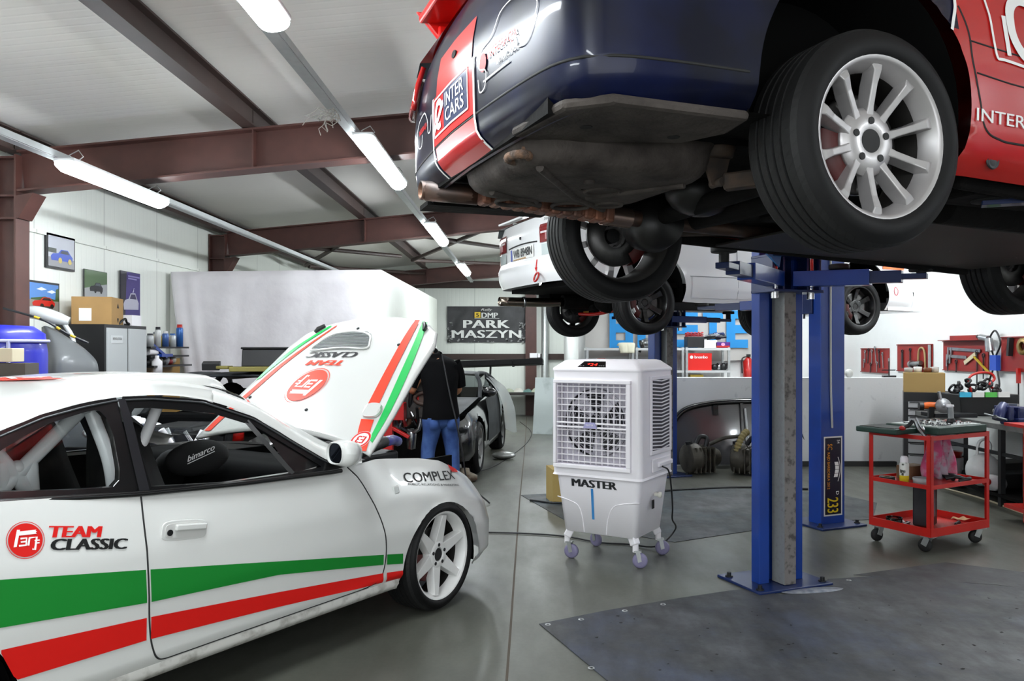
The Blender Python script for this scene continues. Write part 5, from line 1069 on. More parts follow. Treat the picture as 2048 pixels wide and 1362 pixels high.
NM = mat_sheet('floor_mat', [(.075, 4.205), (.45, 4.42), (.9, 4.64), (1.22, 4.78), (1.38, 4.83), (1.5, 4.70), (1.75, 4.78), (1.9, 5.02), (2.1, 5.06), (2.25, 5.09), (2.9, 4.88), (3.35, 4.6), (3.2, 2.6), (2.4, 1.6), (.9, 2.2), (.55, 3.0)], 'large worn blue grey tarpaulin mat on the floor in the right foreground', '#3e475e', '#383a3e')
m = MB()
for x, y in ((.12, 4.19), (.30, 4.27), (.55, 4.41), (.78, 4.52), (.30, 3.62), (2.02, 4.99), (3.05, 4.70)): m.lathe([(.008, .0055), (.014, .007), (.016, .0045)], 14, T(x, y, 0))
obj('eyelet', m, galv, NM)
# chocolate crumbs of dirt on the mat are one scatter
m = MB()
for i in range(130):
    x, y = rnd.uniform(.35, 3.0), rnd.uniform(2.5, 4.7)
    if y < 4.1 - x * .9 or y > 4.25 + .3 * x: continue
    a, s = rnd.uniform(0, 6.3), rnd.uniform(.004, .014); m.add([(x + s * rnd.uniform(.5, 1.3) * math.cos(a + k_), y + s * rnd.uniform(.3, 1) * math.sin(a + k_), .0048 + .0015 * (k_ % 2)) for k_ in range(5)], [(0, 1, 2, 3, 4)])
o = obj('dirt_crumb', m, mat('dirt_black', '#191817', .9)); tag(o, 'dark crumbs of dirt scattered over the near tarpaulin mat', None, kind='stuff')
m = MB(); m.grid(patch([[(1.72 + .20 * r_ * math.cos(a), 4.80 - .02 + .055 * r_ * math.sin(a) + .04 * r_ * math.cos(a), .0055 + (.006 * rnd.random() + .004) * (r_ < .9)) for a in np.linspace(0, 6.283, 11)] for r_ in (.02, .5, 1)], 8, 30)); obj('mat_wrinkle', m, mat('silver_scuff', '#8d9097', .4, .1, col2='#4d5468', vscale=22), NM)
mat_sheet('floor_mat', [(-.04, 7.9), (.3, 6.86), (.42, 6.5), (1.12, 5.98), (1.77, 6.34), (2.44, 6.66), (2.95, 6.78), (3.3, 7.5), (3.1, 8.0), (2.2, 8.28), (1.15, 8.2), (.3, 8.0)], 'blue grey tarpaulin mat on the floor behind the air cooler under the white saloon', '#3a4a56', '#3d4345')
mat_sheet('floor_mat', [(2.1, 5.12), (2.85, 5.42), (3.6, 4.95), (3.35, 4.55), (2.9, 4.9)], 'darker piece of mat lying under the edge of the near tarpaulin', '#3b3b42', '#36373a', .002)
m = MB(); m.tube(cr([(.05, 7.6, .01), (.3, 7.45, .012), (.6, 7.5, .012), (1.2, 8.0, .012), (2.2, 8.3, .01), (2.9, 8.2, .01)], 40), .012, 6); one('floor_hose', m, black_plastic, 'black hose lying along the far edge of the mat behind the air cooler', 'hose')
m = MB(); m.tube(cr([(-.9, 9.0, .006), (-.45, 9.6, .006), (-.15, 11, .006), (.05, 12.5, .006), (.1, 14, .006), (-.1, 15.8, .006)], 50), .005, 5); one('floor_cable', m, black_plastic, 'thin dark cable on the floor running back beside the black sports car', 'cable')
# ================================================================ curtain, banner, things on the far wall
cm = mat('grey_white_cloth', '#e6e3e6', .9, col2='#d9d5d9', vscale=3, lo=.4, hi=.75, bump=.5, bscale=9)
m = MB(); rows = []
for j in range(16):
    v = j / 15; row = []
    for i in range(90):
        t = i / 89; x0, y0 = -4.0 + .30 * v ** 1.2 * (1 - t), 9.06; x = x0 + (-1.83 - x0) * t; y = 9.06 + 1.12 * (x + 4.0) / 2.17
        z = (2.315 + .135 * t) * (1 - v) + .03 * v; f = .3 + .7 * v
        wv = .034 * math.sin(9 * t + 1.5 * v) + .012 * math.sin(31 * t + 4 * v) + .02 * math.exp(-((t - .06) / .05) ** 2) * math.sin(90 * t); row.append((x + .3 * wv * f, y - .03 - abs(wv) * f - .02 * math.exp(-((v - .25) / .2) ** 2) * math.sin(14 * t + 6 * v) ** 2, z))
    rows.append(row)
m.grid(rows, flip=True); o = one('curtain', m, cm, 'large grey white cloth hung over the front of the white partition room', 'curtain', solid=.003)
m = MB(); rows = []
for j in range(14):
    rows.append([(-1.70 + 1.74 * i / 29, YB - .03 - .012 * math.sin(i * .9 + j * .5) * (j > 1), 2.37 - .79 * j / 13) for i in range(30)])
m.grid(rows, flip=True); bn = one('banner', m, mat('banner_black', '#2b2b2d', .5, col2='#3d3d40', vscale=5), 'dark wall banner reading PARK MASZYN on the far back wall', 'banner')
gl_ = mat('silver_print', '#e4e5e2', .5)
def bnp(x, y, o=.02): return (-1.70 + x, YB - .045 - o, 1.58 + y)
m = MB(); place(m, fit('PARK', 1.02, .17, bold=.04, space=1.05), lambda x, y: bnp(.35 + x, .32 + y)); place(m, fit('MASZYN', 1.52, .17, bold=.035, space=1.05), lambda x, y: bnp(.10 + x, .10 + y)); obj('lettering', m, gl_, bn)
m = MB(); place(m, fit('DMP', .36, .11, bold=.03), lambda x, y: bnp(.75 + x, .54 + y)); place(m, fit('Rally', .25, .06, shear=.3), lambda x, y: bnp(.74 + x, .68 + y)); place(m, ([(.6, .525), (1.14, .525), (1.14, .532), (.6, .532)], [(0, 1, 2, 3)]), bnp); obj('lettering', m, gl_, bn)
m = MB(); place(m, ([(.60, .54), (.73, .54), (.73, .665), (.60, .665)], [(0, 1, 2, 3)]), bnp); e = obj('yellow_square', m, mat('banner_yellow', '#d8b62a', .5), bn); m = MB(); place(m, fit('5', .06, .08, bold=.03), lambda x, y: bnp(.635 + x, .56 + y, .024)); obj('lettering', m, black_vinyl, e)
m = MB()
for i in range(70):
    x, y = (rnd.choice([rnd.uniform(.0, .12), rnd.uniform(1.58, 1.72), rnd.uniform(0, 1.7)]), rnd.uniform(.0, .45)); y = y if x < .13 or x > 1.57 else rnd.uniform(0, .07); s = rnd.uniform(.01, .035); place(m, ([(x - s, y), (x, y - s * .5), (x + s, y + s * .3), (x, y + s)], [(0, 1, 2, 3)]), lambda a, b: bnp(a, b, .015))
obj('splash_print', m, mat('grey_print', '#8d8f8e', .5), bn)
m = MB(); m.tube([(.43, YB - .2, 0), (.43, YB - .2, 2.6), (.43, YB - .05, 2.75)], .075, 16); one('vent_pipe', m, galv, 'vertical steel vent pipe on the back wall beside the brown post', 'pipe')
m = MB(); m.box((.18, YB - .24, 1.30), (.16, .06, .10)); m.box((.30, YB - .22, 1.30), (.06, .06, .09)); one('junction_box', m, white_plastic, 'white electric box on the brown rail of the back wall', 'electric box', bev=.006)
m = MB(); m.box((-.75, YB - .45, .50), (2.3, .7, .05)); t_ = thing('side_table', 'dark long table along the back wall behind the black sports car', 'table'); obj('table_top', m, mat('dark_wood', '#2b2725', .5), t_)
for x in (-1.8, .3):
    m = MB(); m.box((x, YB - .45, .24), (.06, .6, .48)); obj('leg', m, dark_steel, t_)
for i in range(7):
    m = MB(); x = -.9 + .19 * i; m.grid(patch([[(x - .12 + .08 * a, YB - .62 + .1 * b, .53 + (.03 + .05 * rnd.random()) * (0 < a < 3) * (0 < b < 3)) for b in range(4)] for a in range(4)], 9, 9)); one('cloth_rag', m, mat(f'rag_{"abc"[i % 3]}', ['#a9b09c', '#c9c7bd', '#5f7f7a'][i % 3], .9), 'crumpled pale rag on the dark table by the back wall', 'rag', group='rags on the back table')
m = MB(); m.box((-.55, YB - .9, .17), (.32, .3, .34)); one('cardboard_box', m, card, 'small brown cardboard box on the floor under the table at the back wall', 'box')
m = MB(); m.add([(.13, 13.6, 0), (.46, 13.5, 0), (.52, 13.75, .95), (.18, 13.85, .95)], [(0, 1, 2, 3)]); one('leaning_panel', m, mat('pale_sheet', '#c6cfd0', .4, .1, col2='#8d989a', vscale=3.5, lo=.55, hi=.8), 'pale scuffed sheet panel standing on the floor left of the air cooler', 'panel', solid=.01)
m = MB(); m.add([(.24, 7.9, .0), (.42, 7.95, 0), (.40, 8.0, .62), (.33, 8.0, .60)], [(0, 1, 2, 3)]); one('pointed_fender', m, red_paint, 'red pointed body panel standing just behind the left side of the air cooler', 'panel', solid=.02)
m = MB(); m.box((.33, 7.62, .16), (.2, .3, .32), rz=10); one('cardboard_box', m, mat('yellow_card', '#b39a5c', .8), 'yellowish cardboard box behind the left side of the air cooler', 'box')
# ================================================================ left wall: pictures, locker, shelves
frame_m = mat('picture_frame_black', '#1c1c1e', .4)
def picture(y0, y1, z0, z1, label, paint, frame=True):
    t = thing('framed_picture' if frame else 'poster', label, 'picture'); m = MB()
    th = .02 if frame else .005; m.box((XL + .022 - th / 2, (y0 + y1) / 2, (z0 + z1) / 2), (th, y1 - y0, z1 - z0)); obj('frame' if frame else 'backing', m, frame_m if frame else mat('poster_back', '#3a3a3c', .6), t)
    b = .018 if frame else .004; Y0, Y1, Z0, Z1 = y0 + b, y1 - b, z0 + b, z1 - b
    def f(x, y, o=0): return (XL + .024 + o, Y0 + (Y1 - Y0) * x, Z0 + (Z1 - Z0) * y)
    k_ = 0
    for nm, c, polys in paint:
        m = MB(); k_ += 1
        for p in polys: m.poly([f(x, y, .0008 * k_) for x, y in p])
        obj(nm, m, mat('print_' + c[1:], c, .3), t)
R4 = lambda a, b, c, d: [(a, b), (c, b), (c, d), (a, d)]
carp = lambda x, y, s, q=1: [(x - .3 * s, y), (x - .32 * s, y + .1 * s), (x - .26 * s, y + .17 * s), (x - .1 * s, y + .2 * s), (x - .02 * s, y + .3 * s), (x + .18 * s, y + .31 * s), (x + .27 * s, y + .2 * s), (x + .33 * s, y + .14 * s), (x + .32 * s, y + .02 * s)]
def cargl(x, y, s): return [[(x - .06 * s, y + .2 * s), (x + .0 * s, y + .28 * s), (x + .17 * s, y + .285 * s), (x + .23 * s, y + .2 * s)]]
def carwh(x, y, s): return [[(x + a * s + .055 * s * math.cos(t), y + .02 * s + .075 * s * math.sin(t)) for t in np.linspace(0, 6.28, 12)[:-1]] for a in (-.05, .24)]
picture(6.736, 7.16, 2.135, 2.43, 'framed picture of a blue car, the upper one beside the brown column', [('backdrop', '#b9bcc6', [R4(0, 0, 1, 1)]), ('ground', '#8f9094', [R4(0, 0, 1, .3)]), ('trees', '#3b4238', [R4(0, .45, .3, .6)]), ('car_body', '#2148b8', [carp(.5, .2, 1.3)]), ('car_window', '#15203a', cargl(.5, .2, 1.3)), ('wheel', '#c8b45a', carwh(.5, .2, 1.3))])
picture(6.40, 6.92, 1.72, 2.01, 'framed picture of a red car under a blue sky, below the blue car picture', [('backdrop', '#4f84c8', [R4(0, 0, 1, 1)]), ('cloud', '#dfe6ee', [[(.35, .8), (.5, .88), (.65, .82), (.5, .77)], [(.65, .74), (.8, .82), (.92, .76), (.8, .7)]]), ('trees', '#38562f', [[(.2, .5), (.6, .58), (.9, .5), (.92, .85), (1, .9), (1, .4), (.2, .42)]]), ('ground', '#8d8b82', [R4(0, 0, 1, .45)]), ('shadow_patch', '#3f3e3a', [[(.25, .2), (.6, .12), (.85, .25), (.4, .35)]]), ('car_body', '#c4201c', [carp(.55, .25, 1.0)]), ('car_window', '#2a1414', cargl(.55, .25, 1.0)), ('wheel', '#18181a', carwh(.55, .25, 1.0))])
picture(7.306, 7.71, 1.86, 2.18, 'poster of a dark car on a country road, above the cardboard box', [('backdrop', '#4f6a45', [R4(0, 0, 1, 1)]), ('ground', '#a3a6a8', [[(0, 0), (1, 0), (1, .65), (0, .45)]]), ('car_body', '#1d1f24', [carp(.5, .38, .9)]), ('car_window', '#4c525c', cargl(.5, .38, .9)), ('wheel', '#0e0e10', carwh(.5, .38, .9))], False)
picture(7.96, 8.37, 1.74, 2.23, 'tall purple poster with a silver car, right of the cardboard box', [('backdrop', '#3b2c78', [R4(0, 0, 1, 1)]), ('side_band', '#171425', [[(0, 0), (.22, 0), (.3, 1), (0, 1)]]), ('car_body', '#b9b8c8', [carp(.52, .2, 1.2)]), ('car_window', '#2a2450', cargl(.52, .2, 1.2)), ('spark', '#c9c3ea', [[(.6, .55), (.66, .62), (.62, .66), (.7, .68), (.58, .6)]]), ('text_line', '#8d84c0', [R4(.35, .9, .95, .93), R4(.35, .85, .8, .88), R4(0, .03, .95, .07)])], False)
lk = thing('metal_locker', 'black and grey steel locker against the left wall', 'locker', (0, 0, 0)); m = MB(); m.box((-3.82, 7.245, .83), (.42, .76, 1.66)); obj('body', m, mat('locker_black', '#19191b', .45), lk)
gd = mat('locker_grey', '#b9bdbe', .4, 0, .1)
for i, (y0, y1) in enumerate(((6.89, 7.245), (7.27, 7.61))):
    m = MB(); m.box((-3.605, (y0 + y1) / 2, .85), (.018, y1 - y0 - .01, 1.56)); d_ = obj('door', m, gd, lk, bev=.003)
    y = y1 - .03 if i == 0 else y0 + .03; m = MB(); m.tube([(-3.597, y, .98), (-3.57, y, .98), (-3.565, y, 1.08), (-3.59, y, 1.09)], .007, 6); obj('handle', m, black_plastic, d_)
m = MB(); m.box((-3.594, 7.05, 1.53), (.004, .19, .07)); e = obj('name_plate', m, mat('plate_grey', '#c9cccd', .4), lk); m = MB(); place(m, fit('REVOLUTION', .15, .022), lambda x, y: (-3.590, 6.975 + x, 1.525 + y)); obj('lettering', m, black_vinyl, e)
bx = thing('cardboard_box', 'open brown cardboard box standing on top of the steel locker', 'box'); m = MB(); m.box((-3.80, 7.12, 1.78), (.32, .36, .24), rz=12); obj('carton', m, card, bx); m = MB(); m.M = T(-3.80, 7.12, 1.78) @ RZ(12); m.poly([(-.10, -.1815, -.09), (-.0, -.1815, -.09), (-.0, -.1815, .02), (-.10, -.1815, .02)]); obj('label_sticker', m, white_vinyl, bx)
m = MB(); m.M = T(-3.80, 7.12, 1.78) @ RZ(12); m.poly([(.1615, -.02, .03), (.1615, .04, .03), (.1615, .01, .075)]); m.poly([(.1615, -.02, -.06), (.1615, .01, -.105), (.1615, .04, -.06)]); obj('arrow_print', m, black_vinyl, bx)
m = MB(); m.box((-3.75, 7.5, 1.71), (.22, .18, .10)); one('white_carton', m, white_plastic, 'low white carton on the right end of the locker top', 'box')
m = MB(); m.tube(cr([(-3.66, 7.2, 1.67), (-3.64, 7.28, 1.72), (-3.65, 7.33, 1.69), (-3.66, 7.4, 1.675), (-3.7, 7.38, 1.67)], 20), .01, 6); one('coiled_lead', m, black_plastic, 'short black lead lying on the locker in front of the cardboard box', 'cable')
shl = thing('wall_shelf', 'small dark wall shelf unit with spray cans between locker and curtain', 'shelf')
for z in (1.46, 1.37):
    m = MB(); m.box((-3.87, 8.36, z), (.34, .9, .018)); obj('shelf_board', m, dark_steel, shl)
m = MB(); m.box((-3.755, 8.33, 1.27), (.2, .9, .018)); obj('shelf_board', m, dark_steel, shl)
m = MB(); m.box((-3.95, 8.36, .67), (.17, 1.2, 1.34)); cb = one('wooden_cupboard', m, mat('yellow_wood', '#9a7430', .6, var=.2, vscale=4), 'low yellowish wooden cupboard against the left wall, right of the locker', 'cupboard')
cans = [('#b6b9bb', '#3a3c40', .036), ('#7d2a30', '#d8d8d8', .034), ('#c7c9c8', '#23252a', .03), ('#d6d1bd', '#8f9499', .034), ('#3f5f9a', '#dddddd', .032), ('#d8b92a', '#f0f0ee', .03), ('#b7bcc0', '#3f6aa8', .034), ('#c23a2a', '#e4e4e4', .033), ('#2f62a8', '#c02a22', .036)]
for i, (c, c2, r_) in enumerate(cans):
    y = 7.96 + .085 * i; x = -3.73 - .06 * (i % 2); hh = [.13, .12, .2, .15, .16, .13, .14, .12, .24][i]; t = thing('spray_can', ['squat grey and black tin', 'dark red tin with pale cap', 'tallest grey can with a dark cap', 'cream can', 'blue can with white cap', 'yellow can with white cap', 'grey can with a blue cap', 'red can with pale cap', 'tall blue can with a red top at the right end'][i] + ' on the top wall shelf', 'can', (x, y, 1.469), 0, 'cans on the wall shelf')
    m = MB(); m.lathe([(0, 0), (r_, 0), (r_, hh * .8), (r_ * .8, hh * .86)], 16); obj('can_body', m, mat('can_' + c[1:], c, .35, .2), t); m = MB(); m.lathe([(r_ * .8, hh * .85), (r_ * .75, hh), (0, hh)], 14); obj('cap', m, mat('cap_' + c2[1:], c2, .4), t)
m = MB(); m.tube([(-3.77, 7.98, 1.42), (-3.74, 8.10, 1.42)], .038, 14); one('paper_roll', m, white_plastic, 'white paper roll on the second wall shelf', 'roll')
m = MB(); m.bar((-3.72, 7.95, 1.5), (-3.70, 8.25, 1.36), .03, .03); m.bar((-3.70, 8.1, 1.38), (-3.70, 8.35, 1.38), .05, .03); one('blue_clamp', m, blue, 'blue metal tool lying across the second wall shelf', 'tool')
for i in range(8):
    m = MB(); m.ball((-3.78, 8.0 + .08 * i, 1.31 + .0 + .02 * (i % 2)), (.05, .05, .035 + .012 * (i % 3)), 8, 6); one('small_part', m, mat(f'part_{i % 4}', ['#2a2a2c', '#8f9296', '#7a2020', '#a8a49a'][i % 4], .5), 'small workshop part on the lowest wall shelf', 'car part', group='parts on the lowest wall shelf')
m = MB(); m.lathe([(0, 0), (.05, 0), (.05, .12), (.02, .15), (.02, .18), (0, .18)], 14, T(-3.68, 8.0, 1.0)); one('oil_bottle', m, white_plastic, 'white bottle in front of the wooden cupboard', 'bottle', loc=(0, 0, .2))
# clutter by the first column on the left
bp_ = thing('plastic_barrel', 'blue plastic barrel with a pale rim at the left edge in front of the column', 'barrel', (-3.52, 5.35, 0)); m = MB(); m.lathe([(0, .02), (.27, .02), (.28, .1), (.285, 1.0), (.285, 1.42), (.27, 1.55), (.2, 1.60), (0, 1.61)], 32); obj('barrel_body', m, mat('barrel_blue', '#1f25a8', .4, 0, .2), bp_); m = MB(); m.tube([(.288 * math.cos(a), .288 * math.sin(a), 1.50 - .0 * a) for a in np.linspace(0, 6.283, 32)[:-1]], .012, 6, True); m.bar((.2, -.21, .1), (.2, -.21, 1.5), .015, .02); obj('rim_band', m, mat('pale_band', '#b7b9e0', .4), bp_)
m = MB(); m.box((-3.36, 4.95, 1.41), (.45, .12, .085)); one('pale_plank', m, mat('cream_wood', '#d9cfb3', .6), 'cream coloured plank end at the left edge in front of the blue barrel', 'plank', bev=.004)
m = MB(); m.box((-3.3, 4.95, .68), (.5, .14, 1.36)); one('plank_stand', m, mat('dark_board', '#55504a', .7), 'dark board stand carrying the cream plank at the left edge', 'stand')
m = MB(); m.ball((-3.17, 4.55, 1.29), (.13, .14, .09)); t_ = one('red_helmet', m, red_paint, 'orange red helmet like shell at the left edge above the white car', 'helmet')
m = MB(); m.lathe([(0, 0), (.16, 0), (.2, .3), (.19, 1.1), (.14, 1.21), (0, 1.21)], 20); one('dark_bin', m, mat('charcoal_plastic', '#3b3b3d', .6), 'charcoal bin under the orange red shell at the left edge', 'bin', (-3.17, 4.56, 0))
gs = thing('grey_bumper', 'big grey plastic bumper moulding standing upright between barrel and locker', 'bumper', (0, 0, 0)); gm = mat('grey_moulding', '#6a6d6f', .4, 0, .15, var=.15, vscale=3)
m = MB(); m.grid(patch([[(-3.86, 6.42, .1), (-3.72, 6.35, .1), (-3.62, 6.42, .1)], [(-3.88, 6.42, .8), (-3.64, 6.24, .8), (-3.48, 6.42, .8)], [(-3.88, 6.42, 1.2), (-3.60, 6.16, 1.30), (-3.42, 6.42, 1.25)], [(-3.88, 6.42, 1.45), (-3.66, 6.24, 1.46), (-3.50, 6.42, 1.42)], [(-3.88, 6.42, 1.62), (-3.82, 6.38, 1.63), (-3.76, 6.42, 1.6)]], 20, 14)); obj('moulding', m, gm, gs, solid=.02)
m = MB(); m.grid(patch([[(-3.60, 6.7, .1), (-3.46, 6.66, .1)], [(-3.62, 6.7, .9), (-3.47, 6.64, .9)], [(-3.60, 6.7, 1.25), (-3.50, 6.68, 1.22)]], 8, 4)); one('grey_flap', m, gm, 'smaller grey plastic panel standing in front of the locker side', 'panel', solid=.02)
m = MB(); m.tube(cr([(-3.99, 6.3, 1.73), (-3.88, 6.34, 1.735), (-3.76, 6.38, 1.70), (-3.66, 6.42, 1.665)], 14), [.03 + .025 * math.sin(math.pi * (i + 1) / 15) for i in range(14)], 12); m.tube(cr([(-3.70, 6.40, 1.67), (-3.63, 6.43, 1.52), (-3.66, 6.42, 1.40)], 8), .018, 8); one('plastic_wrap', m, mat('milky_plastic', '#d8dcdc', .25, 0, .3, alpha=.85), 'milky roll of plastic wrap on top of the grey bumper moulding', 'plastic wrap')
m = MB(); m.tube(cr([(-3.75, 5.75, 1.74), (-3.5, 5.8, 1.66), (-3.35, 5.85, 1.56), (-3.22, 5.9, 1.49)], 20), .009, 6); sb = one('strap', m, black_plastic, 'black and yellow strap hanging over the blue barrel', 'strap')
m = MB()
for a, b in ((.25, .31), (.5, .55), (.72, .78)):
    q = cr([(-3.75, 5.75, 1.74), (-3.5, 5.8, 1.66), (-3.35, 5.85, 1.56), (-3.22, 5.9, 1.49)], 40); m.tube(q[int(a * 40):int(b * 40) + 1], .0105, 6)
obj('yellow_stitch', m, mat('strap_yellow', '#c9a51e', .6), sb)
# ================================================================ two black cars under repair
blk = mat('black_car_paint', '#151618', .22, 0, .6, var=.3, vscale=4); dusty = mat('dusty_dark_paint', '#34373a', .6, 0, 0, spec=.25, col2='#1a1b1d', vscale=5, lo=.4, hi=.7)
def coupe(name, label, loc, rz, Wd, L_, roofz, paint, roofp, bits, wheels=True, wr=.3):
    """small coupe, local +x forward, origin on the floor under its middle"""
    t = thing(name, label, 'car', loc, rz); h = Wd / 2; a, b = L_ / 2, -L_ / 2
    O = [(a, 0), (a - .04, h * .5), (a - .18, h * .86), (a - .5, h * .98), (0, h), (b + .5, h * .98), (b + .15, h * .85), (b + .02, h * .45), (b, 0)]
    zt = lambda x: ip(x, [b, b + .4, 0, .6, a - .4, a], [.86, .9, .84, .8, .72, .58]); zb = lambda x: .2
    m = shell(O, zb, zt, lambda w_, x: ip(w_, [0, .15, .5, .8, 1], [.05, .008, 0, .03, .10]), 12, [(a - .72, .30, .36), (b + .72, .30, .36)], 70); obj('body_shell', m, paint, t)
    for x in (a - .72, b + .72):
        for s in (-1, 1):
            obj('wheel_arch', arch_liner(x, .3, .365, h * .93, h * .55, s), MATS['wheel_arch_black'], t)
            if wheels: wheel(t, (x, s * (h - .11), wr), s, wr, wr - .07, .2, 'six', mat('grey_rim', '#9c9d9c', .4, .4))
    x0, x1, x2, x3 = .62, .02, -.75, -1.35; q = []
    for x, wz, z in ((x1 + .06, .70, roofz - .02), (x1 - .2, .72, roofz), (x2 + .1, .70, roofz - .01), (x2 - .1, .68, roofz - .06)): q.append([(x, k_ * h * wz, z + .025 * (1 - k_ * k_)) for k_ in (-1, -.5, 0, .5, 1)])
    m = MB(); m.grid(patch(q, 14, 12)); obj('roof', m, roofp, t, solid=.02)
    for s in (-1, 1):
        m = MB(); m.tube(cr([(x0, s * h * .86, .83), ((x0 + x1) / 2, s * h * .80, (roofz + .84) / 2 + .03), (x1 + .06, s * h * .70, roofz - .01), (x2, s * h * .69, roofz - .03), (x3 + .3, s * h * .78, (roofz + .9) / 2), (x3, s * h * .85, .9)], 24), .026, 8); m.tube([(-.62, s * h * .95, .85), (-.66, s * h * .69, roofz - .03)], .03, 8); obj('pillar', m, roofp, t)
    return t, h, a, b, zt
sheet = mat('clear_sheet', '#8f9392', .3, 0, .2, alpha=.8)
K1, h, a, b, zt = coupe('sports_car', 'dusty black sports car with a tall rear wing parked beyond the man', (-1.12, 10.52, 0), -95, 1.44, 3.7, 1.13, blk, dusty, None)
m = MB(); m.grid(patch([[(.62, k_ * h * .8, .84) for k_ in (-1, 0, 1)], [(.33, k_ * h * .77, 1.0) for k_ in (-1, 0, 1)], [(.08, k_ * h * .68, 1.12) for k_ in (-1, 0, 1)]], 8, 8)); obj('windscreen', m, glass('dusty_glass', '#8d9496'), K1)
m = MB(); m.grid(patch([[(1.75, k_ * h * .6, .62) for k_ in (-1, 0, 1)], [(1.3, k_ * h * .78, .76) for k_ in (-1, 0, 1)], [(.62, k_ * h * .84, .85) for k_ in (-1, 0, 1)]], 8, 8)); obj('bonnet', m, dusty, K1)
m = MB()
for i in range(4): m.box((.95 + .05 * i, .2, .825 - .008 * i), (.02, .22, .012))
obj('bonnet_vent', m, black_plastic, K1)
m = MB(); m.grid([[(x, h * k_, z) for k_, z in ((1.005, .30), (1.012, .5), (1.0, .66), (.95, .84))] for x in np.linspace(-.68, .58, 10)]); obj('door', m, dusty, K1)
m = MB(); m.ball((.42, h * .98, .90), (.09, .10, .06)); obj('wing_mirror', m, blk, K1)
m = MB(); m.add([(x, h * y, z) for x, y, z in ((.55, .88, .85), (-.62, .94, .87), (-.66, .72, 1.09), (.05, .73, 1.1))], [(0, 1, 2, 3)]); obj('side_window', m, MATS['dusty_glass'], K1)
m = MB(); m.box((-1.72, .25, 1.215), (.26, 2.0, .085), rot=(2, -6, 0))
for s in (-1, 1): m.bar((-1.6, s * .45, .88), (-1.72, s * .45, 1.22), .02, .1); m.box((-1.72, s * .8, 1.22), (.28, .015, .10))
obj('rear_wing', m, mat('satin_black', '#0c0c0d', .6, spec=.2), K1, bev=.02)
m = MB(); m.grid(patch([[(-.55, .5 * h, 1.14), (-.5, .8 * h, 1.02), (-.5, 1.05 * h, .75), (-.55, 1.12 * h, .35)], [(-1.0, .5 * h, 1.10), (-1.0, .85 * h, 1.0), (-1.05, 1.1 * h, .7), (-1.0, 1.2 * h, .25)], [(-1.5, .4 * h, 1.0), (-1.5, .9 * h, .92), (-1.5, 1.15 * h, .6), (-1.55, 1.2 * h, .2)]], 12, 14)); one('plastic_cover', m, sheet, 'clear plastic sheet draped over the rear side of the black sports car', 'plastic sheet').parent = None
o = bpy.data.objects['plastic_cover']; o.location = K1.location; o.rotation_euler = K1.rotation_euler
m = MB(); m.ball((0, 0, .05), (.16, .12, .05)); one('foil_bundle', m, mat('crumpled_foil', '#a8aaa9', .3, .7, bump=1, bscale=18), 'crumpled silver foil bundle on the floor beside the black sports car', 'foil', (-.28, 10.5, 0))
m = MB(); m.box((-1.25, 8.58, .305), (.8, .06, .61)); m.box((-1.3, 8.52, .62), (.5, .1, .1)); obj('front_frame', m, black_in, None); o = bpy.data.objects['front_frame']; o.parent = None; tag(o, 'bare black front frame without bumper standing at the nose of the sports car', 'car part')
K2, h2, a2, b2, zt2 = coupe('stripped_car', 'stripped black car without bonnet or windows standing behind the white rally coupe', (-2.70, 7.60, 0), -95, 1.5, 3.3, 1.20, blk, dusty, None)
m = MB(); m.box((1.1, 0, .55), (1.0, 1.2, .02)); m.box((.62, 0, .7), (.03, 1.3, .3)); m.box((1.66, 0, .62), (.05, 1.2, .18)); bay = obj('engine_bay', m, black_in, K2)
chr_ = mat('shiny_parts', '#cfd2d4', .2, .8)
def piece(nm, m, mt, **k): return obj(nm, m, mt, bay, **k)
m = MB(); m.box((1.15, .05, .70), (.55, .42, .28)); piece('engine_block', m, dark_steel, bev=.03)
for i in range(26):
    x, y = rnd.uniform(.72, 1.6), rnd.uniform(-.6, .6); m = MB(); s = rnd.uniform(.018, .045)
    if i % 3: m.cyl((x, y, .66), (x + rnd.uniform(-.1, .1), y + rnd.uniform(-.1, .1), .80 + rnd.uniform(0, .06)), s * .7, n=10)
    else: m.ball((x, y, .80), (s, s * 1.4, s), 10, 8)
    piece(['pipe_piece', 'cap', 'hose_piece'][i % 3], m, [chr_, white_plastic, dark_steel, chr_][i % 4])
for x, y, mt in ((1.0, -.42, white_plastic), (.85, -.55, white_plastic), (1.2, .5, red_paint)):
    m = MB(); m.lathe([(0, .16), (.05, .15), (.07, .08), (.07, 0), (0, 0)], 16, T(x, y, .72)); piece('fluid_reservoir', m, mt)
m = MB(); m.grid(patch([[(-.35, k_ * .5, .55) for k_ in (-1, 1)], [(-.5, k_ * .5, 1.05) for k_ in (-1, 1)]], 6, 4)); m.ball((-.45, .3, .95), (.07, .16, .16)); m.ball((-.45, -.3, .95), (.07, .16, .16)); obj('seat', m, dark_in, K2)
m = MB(); m.box((.55, 0, .80), (.25, 1.3, .16)); obj('dashboard', m, dark_in, K2, bev=.03)
m = MB(); m.lathe([(0, 0), (.06, 0), (.06, .02), (0, .02)], 20, T(.35, .62, .95) @ RY(60)); obj('red_lamp', m, red_paint, K2)
def onroof(nm, m, mt, lab, cat, **k):
    o = one(nm, m, mt, lab, cat, **k); o.location = K2.location; o.rotation_euler = K2.rotation_euler; return o
m = MB(); m.box((-.30, .17, 1.335), (.35, .46, .17), rot=(0, -8, 6)); m.box((-.30, .17, 1.43), (.36, .48, .02), rot=(0, -8, 6)); onroof('black_case', m, mat('case_black', '#1b1b1d', .5), 'large black case lying on the roof of the stripped car', 'case', bev=.01)
